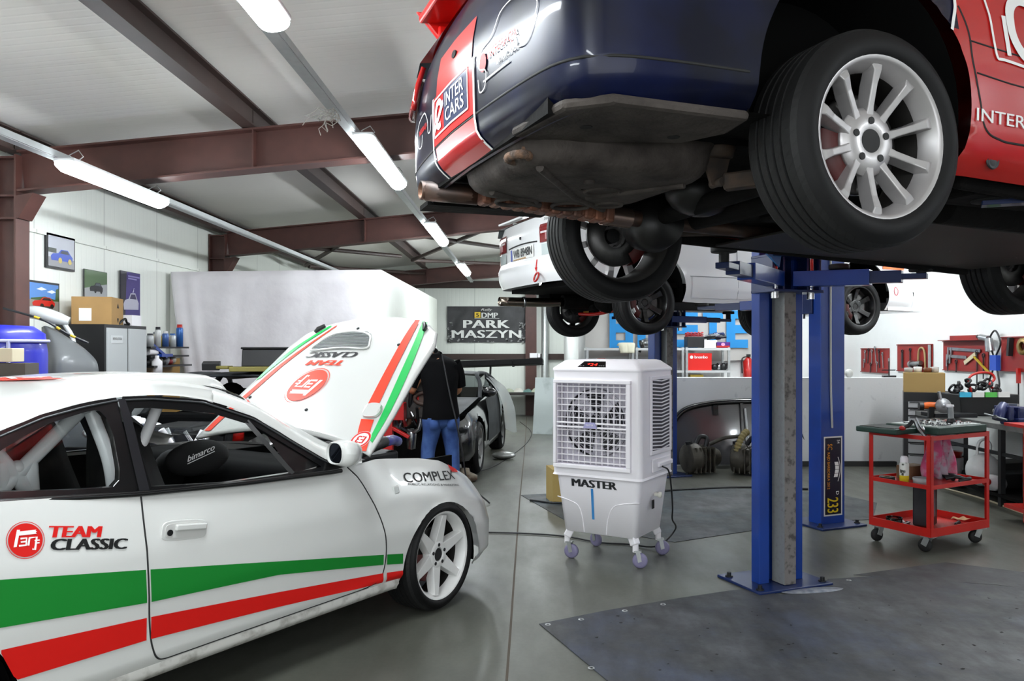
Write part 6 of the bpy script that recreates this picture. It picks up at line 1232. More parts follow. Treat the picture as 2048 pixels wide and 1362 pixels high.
m = MB(); m.box((.0, .12, 1.255), (.22, .40, .045), rot=(0, 0, 15)); m.box((.0, -.16, 1.27), (.12, .12, .03)); onroof('foam_strip', m, mat('olive_foam', '#8c8344', .7, var=.3), 'olive and black padded strip on the front of the stripped car roof', 'pad', bev=.008)
m = MB(); m.box((-.02, -.30, 1.285), (.12, .16, .07), rot=(0, 10, 20)); onroof('small_case', m, mat('case_black', '#1b1b1d', .5), 'small black box on the roof corner of the stripped car', 'box', bev=.006)
# ---------------------------------------------------------------- engine on a red stand
es = thing('engine_stand', 'red steel engine stand in front of the man, left of his legs', 'engine stand', (-1.28, 7.75, 0)); rs = mat('stand_red', '#b01818', .4, 0, .2)
m = MB(); m.box((0, -.1, .05), (.08, .9, .08)); m.box((-.3, -.5, .05), (.7, .08, .08)); obj('foot_frame', m, rs, es); m = MB(); m.box((0, -.25, .48), (.085, .085, .9)); m.bar((0, -.25, .45), (0, .25, .08), .06, .06); obj('upright', m, rs, es); m = MB(); m.box((.02, -.2, .86), (.26, .18, .16)); m.bar((-.1, -.24, .78), (.2, -.28, .62), .05, .03); obj('mount_head', m, rs, es, bev=.006)
en = thing('car_engine', 'dismantled car engine with pipes hanging on the red stand', 'engine', (-1.16, 7.95, .95)); m = MB(); m.box((0, 0, 0), (.42, .5, .36)); m.box((0, .02, .22), (.3, .42, .12)); obj('engine_block', m, mat('engine_grey', '#4a4644', .5, .5, var=.5, vscale=12), en, bev=.02)
for i in range(16):
    m = MB(); p = [(rnd.uniform(-.2, .24), rnd.uniform(-.32, -.1), rnd.uniform(-.3, .3)) for _ in range(3)]; m.tube(cr(p, 10), rnd.uniform(.012, .03), 8); obj('pipe', m, [dark_steel, rs, steel, mat('rust_pipe', '#6a4434', .7)][i % 4], en)
m = MB(); m.M = T(.19, -.26, .02) @ RX(90); m.tube([(.09 * math.cos(a), .055 * math.sin(a), 0) for a in np.linspace(0, 6.283, 20)[:-1]], .02, 8, True); m.cyl((0, 0, -.12), (0, 0, -.005), .06); obj('intake_mouth', m, mat('intake_brown', '#4b3a33', .6, .3), en)
m = MB(); m.ball((.05, -.22, .28), (.12, .08, .06)); obj('red_cover', m, red_paint, en); m = MB(); m.lathe([(0, -.2), (.04, -.19), (.05, -.05), (.03, 0), (0, 0)], 14, T(.06, -.2, -.28)); obj('shiny_canister', m, steel, en)
# ---------------------------------------------------------------- the man
PX, PY = -.80, 7.60
man = thing('person', 'man in a black shirt and blue jeans seen from behind, bent over an engine', 'person', (PX, PY, 0), 18); man.scale = (.88, .92, 1)
skin_m = mat('skin', '#b5805f', .55); sh_m = mat('black_shirt', '#08080a', .9, bump=.3, bscale=9, spec=.12); jn_m = mat('blue_jeans', '#27447f', .85, col2='#4a6aa5', vscale=7, bump=.35, bscale=14, lo=.4, hi=.75)
me = bpy.data.meshes.new('body')
V = [((0, 0, .86), .13), ((0, .02, 1.0), .12), ((0, .05, 1.14), .12), ((-.01, .10, 1.27), .10), ((-.03, .17, 1.35), .055), ((-.10, .24, 1.385), .055), ((-.15, .30, 1.43), .09), ((-.165, .33, 1.48), .08),
     ((.15, .08, 1.26), .05), ((.235, .12, 1.05), .043), ((.17, .36, .98), .036), ((.14, .44, .97), .028), ((-.17, .09, 1.26), .05), ((-.285, .12, 1.06), .044), ((-.25, .36, 1.01), .036), ((-.23, .44, 1.0), .028),
     ((.10, 0, .82), .10), ((.125, .0, .46), .066), ((.13, -.03, .10), .042), ((.13, .08, .04), .038), ((-.10, 0, .82), .10), ((-.13, .02, .46), .066), ((-.15, -.02, .10), .042), ((-.16, .09, .04), .038)]
Ed = [(0, 1), (1, 2), (2, 3), (3, 4), (4, 5), (5, 6), (6, 7), (3, 8), (8, 9), (9, 10), (10, 11), (3, 12), (12, 13), (13, 14), (14, 15), (0, 16), (16, 17), (17, 18), (18, 19), (0, 20), (20, 21), (21, 22), (22, 23)]
for hx, hy, hz, sg_ in ((.14, .44, .97, -1), (-.23, .44, 1.0, 1)):
    base = 11 if sg_ < 0 else 15
    for i, (dx, ln) in enumerate(((-.028, .075), (-.010, .085), (.009, .08), (.027, .065))):
        n = len(V); V += [((hx + dx, hy + .05, hz), .010), ((hx + dx * 1.1, hy + .05 + ln * .55, hz - .012), .0085), ((hx + dx * 1.1, hy + .05 + ln * .85, hz - .045), .0075)]; Ed += [(base, n), (n, n + 1), (n + 1, n + 2)]
    n = len(V); V += [((hx + sg_ * .035, hy + .03, hz - .01), .011), ((hx + sg_ * .045, hy + .07, hz - .03), .009)]; Ed += [(base, n), (n, n + 1)]
me.from_pydata([v for v, r_ in V], Ed, []); bo = link('body', me, man); bo.modifiers.new('k', 'SKIN'); bo.modifiers.new('u', 'SUBSURF').levels = 2
for i, (v, r_) in enumerate(V): me.skin_vertices[0].data[i].radius = (r_, r_)
me.skin_vertices[0].data[0].use_root = True; me.materials.append(skin_m)
def rg(cx, cy, z, a, b, tilt=0, n=28, wob=0): return [(cx + a * math.copysign(abs(math.cos(t)) ** .85, math.cos(t)), cy + b * math.sin(t) * (1 + wob * math.sin(5 * t + z * 30)), z + tilt * math.sin(t)) for t in np.linspace(0, 2 * math.pi, n + 1)]
m = MB(); rows = [rg(.0, .0, .785, .205, .152, 0, wob=.02), rg(0, .0, .86, .198, .148, wob=.02), rg(0, .02, .98, .182, .14, wob=.04), rg(0, .045, 1.10, .195, .15, wob=.03), rg(0, .07, 1.20, .215, .15, .01, wob=.02), rg(-.005, .095, 1.29, .215, .125, .02), rg(-.01, .12, 1.345, .17, .10, .02), rg(-.02, .155, 1.385, .085, .075, .02), rg(-.02, .165, 1.41, .07, .066, .02)]
P_ = patch(rows, 34, 29); m.grid(P_)
for s, el in ((1, ((.16, .085, 1.30), (.215, .10, 1.20), (.245, .12, 1.08))), (-1, ((-.18, .09, 1.30), (-.245, .105, 1.21), (-.29, .125, 1.09)))): m.tube(cr(el, 10), [.085 - .022 * i / 9 for i in range(10)], 14, caps=False)
obj('shirt', m, sh_m, man)
m = MB(); m.grid(patch([rg(-.03, .16, 1.375, .08, .075, .03), rg(-.06, .20, 1.435, .072, .068, .03)], 4, 24)); obj('collar', m, sh_m, man, solid=.006)
def leg(x0, x1, dy): 
    r_ = [(x0 * .85, 0, .86, .085, .115), (x0, 0, .78, .108, .123), (x0 * 1.05, 0, .66, .095, .105), (x1, dy, .48, .076, .085), (x1 * 1.05, dy - .02, .30, .07, .078), (x1 * 1.1, dy - .03, .12, .068, .075), (x1 * 1.12, dy - .02, .05, .075, .085)]
    return patch([rg(cx, cy, z, a_, b_, 0, 20, .05) for cx, cy, z, a_, b_ in r_], 30, 21)
m = MB(); m.grid(leg(.095, .125, .0)); m.grid(leg(-.095, -.135, .02)); m.grid(patch([rg(0, 0, .90, .16, .12), rg(0, 0, .86, .172, .125), rg(0, 0, .80, .178, .125), rg(0, 0, .73, .15, .115), rg(0, 0, .69, .05, .05)], 10, 24)); jn = obj('jeans', m, jn_m, man)
m = MB()
for s in (-1, 1): m.grid([[(s * .092 + .05 * i, -.128 + .018 * abs(i) ** 2 - .004, .785 - .09 * j - .012 * (j > .9) * (1 - abs(i))) for i in (-1, -.5, 0, .5, 1)] for j in (0, .5, 1)])
obj('back_pocket', m, mat('pocket_denim', '#35538f', .85), jn, solid=.004)
m = MB()
for s, x, y in ((1, .135, .02), (-1, -.16, .03)): m.ball((x, y, .05), (.055, .14, .055), 16, 10)
obj('shoe', m, black_plastic, man)
m = MB(); m.ball((-.165, .315, 1.45), (.103, .112, .10), 18, 12); obj('hair', m, mat('dark_hair', '#231a15', .8, bump=.6, bscale=60), man)
m = MB(); m.ball((-.165, .42, 1.41), (.02, .025, .03), 10, 8); 
for s in (-1, 1): m.ball((-.155 + s * .10, .30, 1.43), (.015, .03, .038), 10, 8)
obj('nose_and_ears', m, skin_m, bo)
m = MB()
for s in (-1, 1): m.ball((-.16 + s * .035, .40, 1.45), (.014, .01, .010), 10, 8)
obj('eye', m, mat('eye_white', '#d9d4ce', .3), bo); m = MB(); m.ball((-.165, .395, 1.375), (.028, .01, .008), 10, 8); obj('mouth', m, mat('lips', '#8f5548', .6), bo)
m = MB(); m.tube(cr([(.0, -.05, 1.40), (.03, -.09, 1.2), (.06, -.14, 1.0), (.1, -.18, .8), (.16, -.20, .5), (.22, -.2, .2), (.4, -.3, .01)], 40), .008, 6); o = one('hanging_cable', m, black_plastic, 'black lamp cable hanging down behind the back of the man', 'cable'); o.location = man.location; o.rotation_euler = man.rotation_euler
m = MB(); m.lathe([(0, .0), (.12, .0), (.14, .02), (.14, .06), (.06, .10), (.05, .14), (0, .14)], 24, RX(0)); one('brake_hub', m, mat('rusty_hub', '#8a8272', .6, .4, col2='#5c4a3a', vscale=12), 'rusty brake hub on the floor in front of the black sports car', 'car part', (-.66, 8.75, 0))
# ================================================================ red trolley and what lies on it
TA = 29
cart = thing('tool_trolley', 'red steel three tier tool trolley on casters at the right', 'trolley', (2.85, 5.62, 0), TA); cr_ = mat('trolley_red', '#c2160c', .4, 0, .2, var=.12, vscale=6)
CWd, CDp = .69, .50
for x in (.015, CWd - .015):
    for y in (.015, CDp - .015):
        m = MB(); z1 = .835
        for a, b in (((x, y), (.034, .006)), ((x, y), (.006, .034))):
            ox = -.017 + .003 if x < .3 else .017 - .003; oy = -.017 + .003 if y < .2 else .017 - .003
            m.box((x + (ox if b[0] < .01 else 0), y + (oy if b[1] < .01 else 0), (.12 + z1) / 2), (b[0], b[1], z1 - .12))
        obj('leg', m, cr_, cart, bev=.001)
def tier(nm, z, lip, tray):
    m = MB()
    for y in (0, CDp): m.box((CWd / 2, y, z), (CWd, .006, lip))
    for x in (0, CWd): m.box((x, CDp / 2, z), (.006, CDp, lip))
    if tray: m.box((CWd / 2, CDp / 2, z - lip / 2 + .006), (CWd, CDp, .004))
    return obj(nm, m, cr_, cart)
tier('top_frame', .815, .03, False); tier('middle_shelf', .47, .03, True); tier('bottom_tray', .15, .06, True)
for x, y, a in ((.05, .05, 100), (CWd - .05, .05, 150), (.05, CDp - .05, 170), (CWd - .05, CDp - .05, 60)):
    m = MB(); m.M = T(x, y, 0) @ RZ(a); m.box((0, 0, .114), (.09, .07, .008)); m.bar((0, .026, .11), (.025, .026, .05), .004, .04); m.bar((0, -.026, .11), (.025, -.026, .05), .004, .04); c_ = obj('caster', m, galv, cart)
    m = MB(); m.M = T(x, y, 0) @ RZ(a) @ T(.025, 0, .048) @ RX(90); m.lathe([(0, -.02), (.03, -.02), (.044, -.016), (.048, 0), (.044, .016), (.03, .02), (0, .02)], 24); obj('caster_wheel', m, rubber, c_)
def on(nm, lab, cat, x, y, z, rz=0, group=None): return thing(nm, lab, cat, wpt(cart, (x, y, z)), TA + rz, group)
sc_ = on('socket_case', 'open dark green socket set case lying across the top of the red trolley', 'tool case', .0, .02, .83); gm_ = mat('case_green', '#14352c', .5)
m = MB(); m.box((.40, .21, .028), (.58, .43, .055)); m.box((.02, .33, .020), (.30, .34, .04)); obj('case_shell', m, gm_, sc_, bev=.008)
m = MB(); m.box((.40, .21, .058), (.52, .37, .006)); obj('inlay', m, mat('case_inlay', '#cdd4d1', .4, .1), sc_)
for i in range(6):
    for j in range(4):
        m = MB(); x, y = .18 + .08 * i + .01 * (j % 2), .07 + .085 * j; m.cyl((x, y, .06), (x, y, .075), .009 + .0018 * i, n=12); obj('socket', m, chrome, sc_)
m = MB()
for i in range(7): m.bar((.17, .04 + .045 * i, .064), (.13 + .2, .045 + .045 * i, .064), .006, .004)
m.bar((.36, .33, .066), (.62, .34, .066), .02, .012); obj('ratchet', m, dark_steel, sc_)
m = MB(); m.box((.02, .335, .042), (.26, .29, .004)); obj('lid_lining', m, mat('lid_dark', '#1a211f', .6), sc_)
pl_ = on('pliers', 'locking pliers with red grip hanging over the left corner of the socket case', 'pliers', .02, .12, .88)
m = MB(); m.tube(cr([(0, .02, .06), (.01, 0, .0), (.02, -.05, -.06), (.05, -.06, -.11)], 12), [.008, .012, .012, .01, .01, .009, .009, .008, .007, .006, .005, .004], 8); m.tube(cr([(.02, .02, .07), (.03, 0, .02), (.05, -.02, -.02), (.10, .02, .0)], 10), .008, 8); obj('jaw', m, steel, pl_); m = MB(); m.tube(cr([(-.1, .05, .0), (-.05, .03, .02), (-.02, .02, .05)], 8), .014, 8); obj('grip', m, black_plastic, pl_); m = MB(); m.ball((-.09, .05, .0), (.03, .02, .018)); obj('red_grip_end', m, red_paint, pl_)
lt = on('work_light', 'chrome and black hand tool standing on the socket case', 'work light', .45, .14, .892)
m = MB(); m.lathe([(0, 0), (.028, 0), (.032, .02), (.02, .04)], 18); obj('base', m, black_plastic, lt); m = MB(); m.cyl((0, 0, .02), (-.015, 0, .13), .019, .022); obj('barrel', m, steel, lt); m = MB(); m.lathe([(0, .14), (.026, .14), (.028, .128), (.02, .12)], 18, T(-.015, 0, 0)); obj('cap', m, white_plastic, lt)
pk = on('red_pliers', 'small red handled pliers lying on the right of the socket case', 'pliers', .52, .22, .90, 15); m = MB(); m.bar((0, .0, 0), (.14, .02, .0), .022, .014); m.bar((.0, .03, 0), (.13, .0, 0), .016, .012); obj('handle', m, red_paint, pk, bev=.004); m = MB(); m.bar((-.05, .02, 0), (.0, .015, 0), .015, .01); obj('jaw', m, steel, pk)
m = MB()
for j in range(2): 
    rows = []
    for v in np.linspace(0, 1, 14):
        rows.append([((.03 + .13 * j) + .22 * u + .03 * math.sin(9 * u + 5 * v + j), -.03 + .03 * math.sin(16 * u + 3 * v) * (.3 + v) + .02 * j, -.32 * v * (1 - .5 * j * (abs(u - .5))) - .02 * math.sin(7 * u) - .09 * j * v) for u in np.linspace(0, 1, 26)])
    m.grid(rows)
o = one('cleaning_rag', m, mat('pink_rag', '#b94a72', .9, col2='#a59aa6', vscale=11, lo=.42, hi=.6), 'crumpled pink and grey rag hanging from the top of the red trolley', 'rag', wpt(cart, (.26, .27, .81)), TA, solid=.004)
tr = on('tape_roll', 'roll of black tape at the left of the trolley middle shelf', 'tape roll', .07, .40, .461); m = MB(); m.lathe([(.025, 0), (.055, 0), (.056, .028), (.025, .028), (.025, 0)], 24); obj('tape', m, black_plastic, tr); m = MB(); m.lathe([(.022, .001), (.026, .001), (.026, .03), (.022, .03)], 20); obj('core', m, card, tr)
sp2 = on('spray_can', 'white and yellow spray can on the trolley middle shelf', 'can', .06, .25, .461); m = MB(); m.lathe([(0, 0), (.032, 0), (.033, .06)], 20); obj('can_body', m, mat('can_yellow', '#e0c62a', .35), sp2); m = MB(); m.lathe([(.033, .06), (.033, .14), (.026, .158)], 20); obj('can_label', m, mat('can_label', '#dfe0da', .4, col2='#3a3a30', vscale=22, lo=.55, hi=.6), sp2); m = MB(); m.lathe([(.027, .155), (.027, .185), (.02, .2), (0, .2)], 18); obj('cap', m, white_plastic, sp2)
m = MB(); m.lathe([(0, 0), (.055, 0), (.062, .05), (.058, .05), (.052, .004)], 24); one('plastic_tub', m, mat('cloudy_plastic', '#a9adb0', .25, 0, .3, alpha=.8), 'low cloudy plastic tub beside the spray can on the trolley shelf', 'tub', wpt(cart, (.13, .16, .461)))
m = MB(); m.box((0, 0, .05), (.2, .12, .10)); one('parts_box', m, mat('brown_box', '#6a5136', .7), 'open brown parts box in the middle of the trolley shelf', 'box', wpt(cart, (.33, .38, .461)), TA, bev=.003)
for i in range(5):
    m = MB(); m.tube(cr([(0, 0, 0), (.06, .02 * (i - 2), .02), (.14, .01, .005 + .01 * (i % 2))], 8), .014, 8); one('black_tool', m, black_plastic, 'black hand tool in the heap at the right of the trolley middle shelf', 'tool', wpt(cart, (.42 + .035 * i, .06 + .07 * (i % 3), .475)), TA + 40 * i, group='black tools on the trolley shelf')
tin = on('metal_canister', 'dark square metal canister standing on the trolley bottom tray', 'canister', .30, .25, .132, 20); m = MB(); m.box((0, 0, .16), (.17, .13, .32)); obj('canister_body', m, mat('canister_dark', '#3d3c40', .35, .5, var=.3, vscale=9), tin, bev=.012); m = MB(); m.box((-.02, -.0655, .17), (.09, .002, .2)); obj('label_panel', m, mat('canister_label', '#77757c', .4, col2='#45434c', vscale=24), tin); m = MB(); m.cyl((.04, 0, .32), (.04, 0, .345), .02); obj('cap', m, black_plastic, tin)
m = MB(); m.lathe([(0, 0), (.05, 0), (.058, .065), (.055, .065), (.048, .004)], 24); one('clear_tub', m, glass('clear_tub', '#dfe6e6'), 'clear plastic tub at the left of the trolley bottom tray', 'tub', wpt(cart, (.07, .34, .131)))
sd = on('screwdriver', 'screwdriver with a black handle on the trolley bottom tray', 'screwdriver', .44, .10, .148, 20); m = MB(); m.tube([(0, 0, 0), (.03, 0, 0), (.07, 0, 0), (.1, 0, 0)], [.010, .015, .013, .014], 10); obj('handle', m, black_plastic, sd); m = MB(); m.cyl((0, 0, 0), (-.08, 0, 0), .004, n=8); obj('shaft', m, chrome, sd)
m = MB(); m.grid(patch([[(x * .04, y * .03, .015 + .03 * rnd.random()) for y in range(4)] for x in range(4)], 12, 10)); one('paper_scrap', m, mat('tan_paper', '#c0946a', .8), 'crumpled tan paper at the right end of the trolley bottom tray', 'paper', wpt(cart, (.54, .12, .13)), TA)
for i, (x, y) in enumerate(((.16, .42), (.2, .45), (.14, .40))):
    m = MB(); m.bar((0, 0, 0), (.09, .02, .0), .012, .008); m.bar((.09, .02, 0), (.095, .05, 0), .012, .008); one('hex_key', m, steel, 'loose steel hex key on the trolley bottom tray by the canister', 'hex key', wpt(cart, (x, y - .1, .138)), TA + 30 * i, group='hex keys on the bottom tray')
# ================================================================ workbench on the right wall
wb = thing('workbench', 'long steel workbench with a grey top along the right wall', 'workbench'); gtop = mat('bench_top_grey', '#7b7c7a', .5, .2, col2='#4c4b49', vscale=6, lo=.45, hi=.75)
m = MB(); m.box((4.80, 7.55, .735), (.95, 2.65, .05)); obj('bench_top', m, gtop, wb, bev=.003)
for x in (4.38, 5.2):
    for y in (6.3, 7.35, 8.3): m = MB(); m.box((x, y, .355), (.045, .045, .71)); obj('leg', m, black_plastic, wb)
m = MB(); m.box((4.80, 7.5, .10), (.9, 2.5, .03)); obj('lower_shelf', m, black_in, wb); m = MB(); m.box((4.38, 7.3, .48), (.03, 2.0, .03)); obj('rail', m, dark_steel, wb)
tc_ = thing('tool_cabinet', 'black workshop cabinet with grey drawers standing at the end of the parapet wall', 'tool cabinet', (4.29, 9.06, 0), -24); m = MB(); m.box((.32, .25, .48), (.64, .5, .95)); obj('body', m, mat('cabinet_black', '#1b1c1e', .45), tc_, bev=.004)
z = .86
for i, hh in enumerate((.085, .085, .085, .085, .13, .13, .16)):
    m = MB(); m.box((.32, -.008, z - hh / 2), (.55, .02, hh - .018)); d_ = obj('drawer', m, mat('drawer_grey', '#c2c4c6', .4, 0), tc_, bev=.003); m = MB(); m.bar((.06, -.024, z - .014), (.58, -.024, z - .014), .008, .008); obj('drawer_handle', m, dark_steel, d_); z -= hh
m = MB(); m.box((4.56, 9.15, 1.065), (.42, .28, .22), rz=-24); one('cardboard_box', m, mat('plain_card', '#b3945c', .75), 'plain cardboard box on top of the black drawer cabinet', 'box', bev=.003)
for i, (x, c) in enumerate(((4.42, '#b9b9b6'), (4.52, '#e2e2de'), (4.60, '#6b3a1c'), (4.68, '#bcb8b2'))):
    m = MB(); m.lathe([(0, 0), (.042, 0), (.046, .05 + .012 * (i % 2)), (0, .055 + .01 * (i % 2))], 14); one('small_tub', m, mat('tub_' + c[1:], c, .5), ['grey lidded tub at the left end', 'white paper wrapped tub second from the left', 'brown glass jar third from the left', 'pale tub at the right end'][i] + ' on the cardboard box', 'tub', (x, 9.22 - .42 * (x - 4.42) + .03 * (i % 2), 1.177))
cr2 = thing('black_crate', 'large black plastic crate full of parts on the workbench', 'crate', (4.72, 8.35, .762)); m = MB(); m.box((0, 0, .11), (.56, .42, .22), taper=1.08); obj('crate_body', m, black_plastic, cr2, bev=.01)
for i, c in enumerate(('#38a7c9', '#cfd0cc', '#4fae4a', '#d8d8d4')):
    m = MB(); m.box((-.26 + .13 * i, -.245, .22), (.115, .02, .05)); obj('label_tag', m, mat('tag_' + c[1:], c, .5), cr2)
m = MB(); m.tube(cr([(-.05, .0, .2), (-.08, .0, .36), (.02, .02, .42), (.16, .03, .42), (.2, .02, .36), (.14, 0, .30), (.22, 0, .22)], 30), .014, 8); one('jumper_cable', m, red_paint, 'red jumper cable looping out of the black crate', 'cable', (4.74, 8.4, .77))
for i in range(7):
    m = MB(); m.tube([(.045 * math.cos(a), .02 * math.sin(2 * a), .04 * math.sin(a)) for a in np.linspace(0, 6.283, 16)[:-1]], .013, 6, True); m.ball((.03, 0, -.02), (.04, .03, .03), 8, 6); one('black_connector', m, black_plastic, 'black cable part heaped in the crate behind the jumper cable', 'car part', (4.48 + .075 * i, 8.36 + .04 * (i % 2), 1.03 + .03 * (i % 3)), 35 * i, group='black cable parts in the crate')
ag = thing('angle_grinder', 'orange angle grinder with a grey cutting disc on the near end of the bench', 'angle grinder', (4.17, 8.0, .87), -10)
m = MB(); m.tube([(-.19, .02, .0), (-.12, .01, .01), (-.02, 0, .01)], [.03, .034, .03], 14); obj('motor_body', m, mat('grinder_orange', '#e0661a', .4), ag); m = MB(); m.tube([(-.21, .02, -.0), (-.17, .02, 0)], .042, 14); m.bar((-.1, 0, 0), (-.1, .02, -.11), .05, .05); obj('grip', m, black_plastic, ag); m = MB(); m.M = T(.0, -.04, .01) @ RX(82); m.lathe([(0, -.004), (.075, -.003), (.075, .003), (0, .006)], 36); m.lathe([(0, .012), (.02, .012), (.022, 0)], 16); obj('cutting_disc', m, mat('disc_grey', '#8e8f91', .4, .5), ag); m = MB(); m.cyl((-.02, -.02, .07), (-.035, -.02, .15), .016); obj('side_handle', m, steel, ag)
m = MB(); m.box((4.30, 8.12, .78), (.42, .30, .04)); one('black_tray', m, dark_steel, 'flat grey steel tray on the bench under the angle grinder', 'tray', bev=.004)
vs = thing('bench_vise', 'blue bench vise on the front edge of the workbench', 'vise', (4.46, 7.30, .76), 30); vb = mat('vise_blue', '#141f52', .4, .1, .2)
m = MB(); m.box((.05, 0, .03), (.24, .18, .06)); m.box((.02, 0, .10), (.13, .15, .12)); m.cyl((-.18, 0, .11), (.15, 0, .11), .042); obj('fixed_jaw', m, vb, vs, bev=.012); m = MB(); m.box((-.16, 0, .11), (.07, .15, .13)); m.tube(cr([(-.25, 0, .05), (-.22, 0, .12), (-.15, 0, .17)], 8), .05, 10); obj('moving_jaw', m, vb, vs, bev=.012); m = MB(); m.cyl((-.30, 0, .08), (-.1, 0, .09), .016); m.cyl((-.29, -.1, .06), (-.29, .1, .10), .008); m.box((-.06, 0, .18), (.03, .14, .02)); obj('screw_handle', m, steel, vs)
for i in range(14):
    x, y = 4.55 + rnd.uniform(0, .6), 6.95 + rnd.uniform(0, 1.1); t = i % 3; m = MB()
    if t == 0: m.bar((0, 0, .0), (.2, .03, .02), .02, .012); m.tube([(.2 + .02 * math.cos(a), .03 + .02 * math.sin(a), .02) for a in np.linspace(0, 6.283, 12)[:-1]], .007, 6, True)
    elif t == 1: m.tube(cr([(0, 0, 0), (.08, .06, .05), (.16, 0, .02), (.24, .05, .06)], 14), .012, 8)
    else: m.ball((0, 0, .03), (.06, .045, .04), 10, 8); m.cyl((0, 0, .03), (.09, .02, .05), .016)
    one(['spanner', 'bent_tube', 'metal_part'][t], m, [steel, dark_steel, mat('dull_part', '#6b6a68', .5, .5)][t], ['steel spanner', 'bent dark tube', 'dull metal part'][t] + ' in the heap of tools on the workbench behind the vise', ['spanner', 'tube', 'car part'][t], (x, y, .775 + .02 * t), rnd.uniform(0, 360), ['spanners in the bench heap', 'bent tubes in the bench heap', 'metal parts in the bench heap'][t])
m = MB(); m.box((0, 0, .07), (.16, .12, .14)); one('red_box', m, red_paint, 'red box on the workbench at the right edge of the photo', 'box', (5.02, 7.55, .762), 20, bev=.008)
m = MB(); m.box((0, 0, .04), (.14, .10, .08)); one('yellow_box', m, mat('mustard_card', '#a58a45', .7), 'mustard coloured small box in front of the red box on the bench', 'box', (4.76, 7.12, .762), 10)
m = MB(); m.lathe([(0, 0), (.05, 0), (.055, .07), (.05, .07), (.046, .004)], 20); one('white_tub', m, white_plastic, 'white tub beside the blue vise on the workbench', 'tub', (4.62, 6.98, .762))
# under the bench
for i in range(9):
    m = MB(); s = (.3 + .1 * (i % 3), .25, .14 + .06 * (i % 2)); m.box((0, 0, s[2] / 2), s); one('dark_case', m, mat(f'case_{i % 3}', ['#121213', '#1d1c1c', '#26221f'][i % 3], .6), 'dark tool case stowed under the workbench', 'case', (4.72 + .12 * (i % 2), 6.5 + .31 * (i % 6), .116 + (.21 if i > 5 else 0)), 10 * (i % 3), 'dark cases under the bench', bev=.01)
bkt = thing('bucket', 'white bucket with a red rim under the bench, behind the trolley rag', 'bucket', (4.50, 8.52, 0)); m = MB(); m.lathe([(0, 0), (.12, 0), (.15, .3), (.146, .3), (.116, .004)], 28); obj('bucket_body', m, white_plastic, bkt); m = MB(); m.lathe([(.05, .0), (.12, .0), (.135, .06), (.05, .07)], 24, T(0.0, -.02, .3)); obj('red_filling', m, red_paint, bkt)
m = MB(); m.ball((0, 0, .16), (.16, .13, .16), 20, 14); m.tube(cr([(-.06, 0, .3), (-.04, 0, .42), (.02, 0, .45), (.07, 0, .4), (.06, 0, .3)], 20), .014, 6); one('carrier_bag', m, mat('white_bag', '#dadcdc', .35, 0, .1, bump=.8, bscale=10), 'white plastic carrier bag hanging from the bench rail', 'bag', (4.42, 7.72, .12))
bt = thing('canister_bottle', 'white bottle with a round red cap lying under the workbench', 'bottle', (4.36, 7.45, .2)); m = MB(); m.M = RZ(30) @ RY(-80); m.lathe([(0, -.12), (.07, -.11), (.075, .03), (.03, .09), (.03, .1)], 20); obj('bottle_body', m, white_plastic, bt); m = MB(); m.M = RZ(30) @ RY(-80); m.lathe([(.034, .09), (.036, .13), (0, .135)], 18); obj('cap', m, red_paint, bt)
m = MB(); m.tube(cr([(4.2, 8.7, .006), (4.32, 8.3, .008), (4.40, 7.6, .008), (4.36, 7.0, .008), (4.5, 6.5, .008)], 50), .009, 6); one('pale_cable', m, mat('pale_cord', '#c8bda0', .6), 'pale cord on the floor along the front of the workbench', 'cord')
rk = thing('red_rack', 'red steel rack upright at the right edge of the photo in front of the bench', 'rack', (4.12, 6.55, 0)); m = MB(); m.box((0, 0, .42), (.05, .05, .8)); m.box((.5, 0, .42), (.05, .05, .8)); obj('upright', m, cr_, rk); m = MB(); m.box((.25, .1, .81), (.6, .3, .025)); m.box((.25, .1, .12), (.6, .3, .03)); obj('shelf', m, cr_, rk); m = MB(); m.bar((-.02, -.12, .42), (.1, .1, .5), .03, .03); m.bar((-.06, -.1, .36), (.12, .1, .38), .03, .03); one('steel_bars', m, dark_steel, 'dark steel bar ends sticking out of the red rack', 'bar', (4.12, 6.55, 0))
# ================================================================ red tool boards
bm = mat('board_red', '#8f1a14', .55, var=.15, vscale=6)
def board(y0, y1, z0, z1, label):
    t = thing('tool_board', label, 'tool board', (XR - .002, (y0 + y1) / 2, (z0 + z1) / 2)); m = MB(); m.box((-.008, 0, 0), (.012, y1 - y0, z1 - z0)); obj('panel', m, bm, t, bev=.003)
    m = MB(); m.box((-.018, 0, (z1 - z0) / 2 - .01), (.02, y1 - y0, .012)); m.box((-.018, 0, -(z1 - z0) / 2 + .006), (.02, y1 - y0, .012)); obj('edge_strip', m, mat('board_edge', '#74140f', .5), t); return t
board(11.62, 12.58, 1.085, 1.455, 'small red tool board farthest left, beside the back corner'); board(10.38, 11.36, 1.13, 1.51, 'second red tool board from the back corner'); b3 = board(9.13, 10.11, 1.175, 1.545, 'red tool board with steel calipers, above the cardboard box'); board(7.7, 8.88, 1.20, 1.58, 'red tool board cut by the right edge of the photo')
m = MB(); m.box((-.012, .02, .22), (.02, .6, .055)); m.box((-.05, .0, .19), (.09, .94, .008)); obj('top_shelf', m, bm, b3)
def hung(nm, y, z, lab, cat, parts, rx=0, group=None):
    t = thing(nm, lab, cat, (XR - .024, y, z), 0, group); t.rotation_euler.x = R(rx)
    for pn, mb, mt in parts: obj(pn, mb, mt, t)
    return t
def spn(L_, w=.018):
    m = MB(); m.box((-.006, 0, -L_ / 2), (.007, w, L_)); m.tube([(-.006, .022 * math.cos(a), .01 + .022 * math.sin(a)) for a in np.linspace(R(-60), R(240), 12)], .007, 6); return m
nY = 0
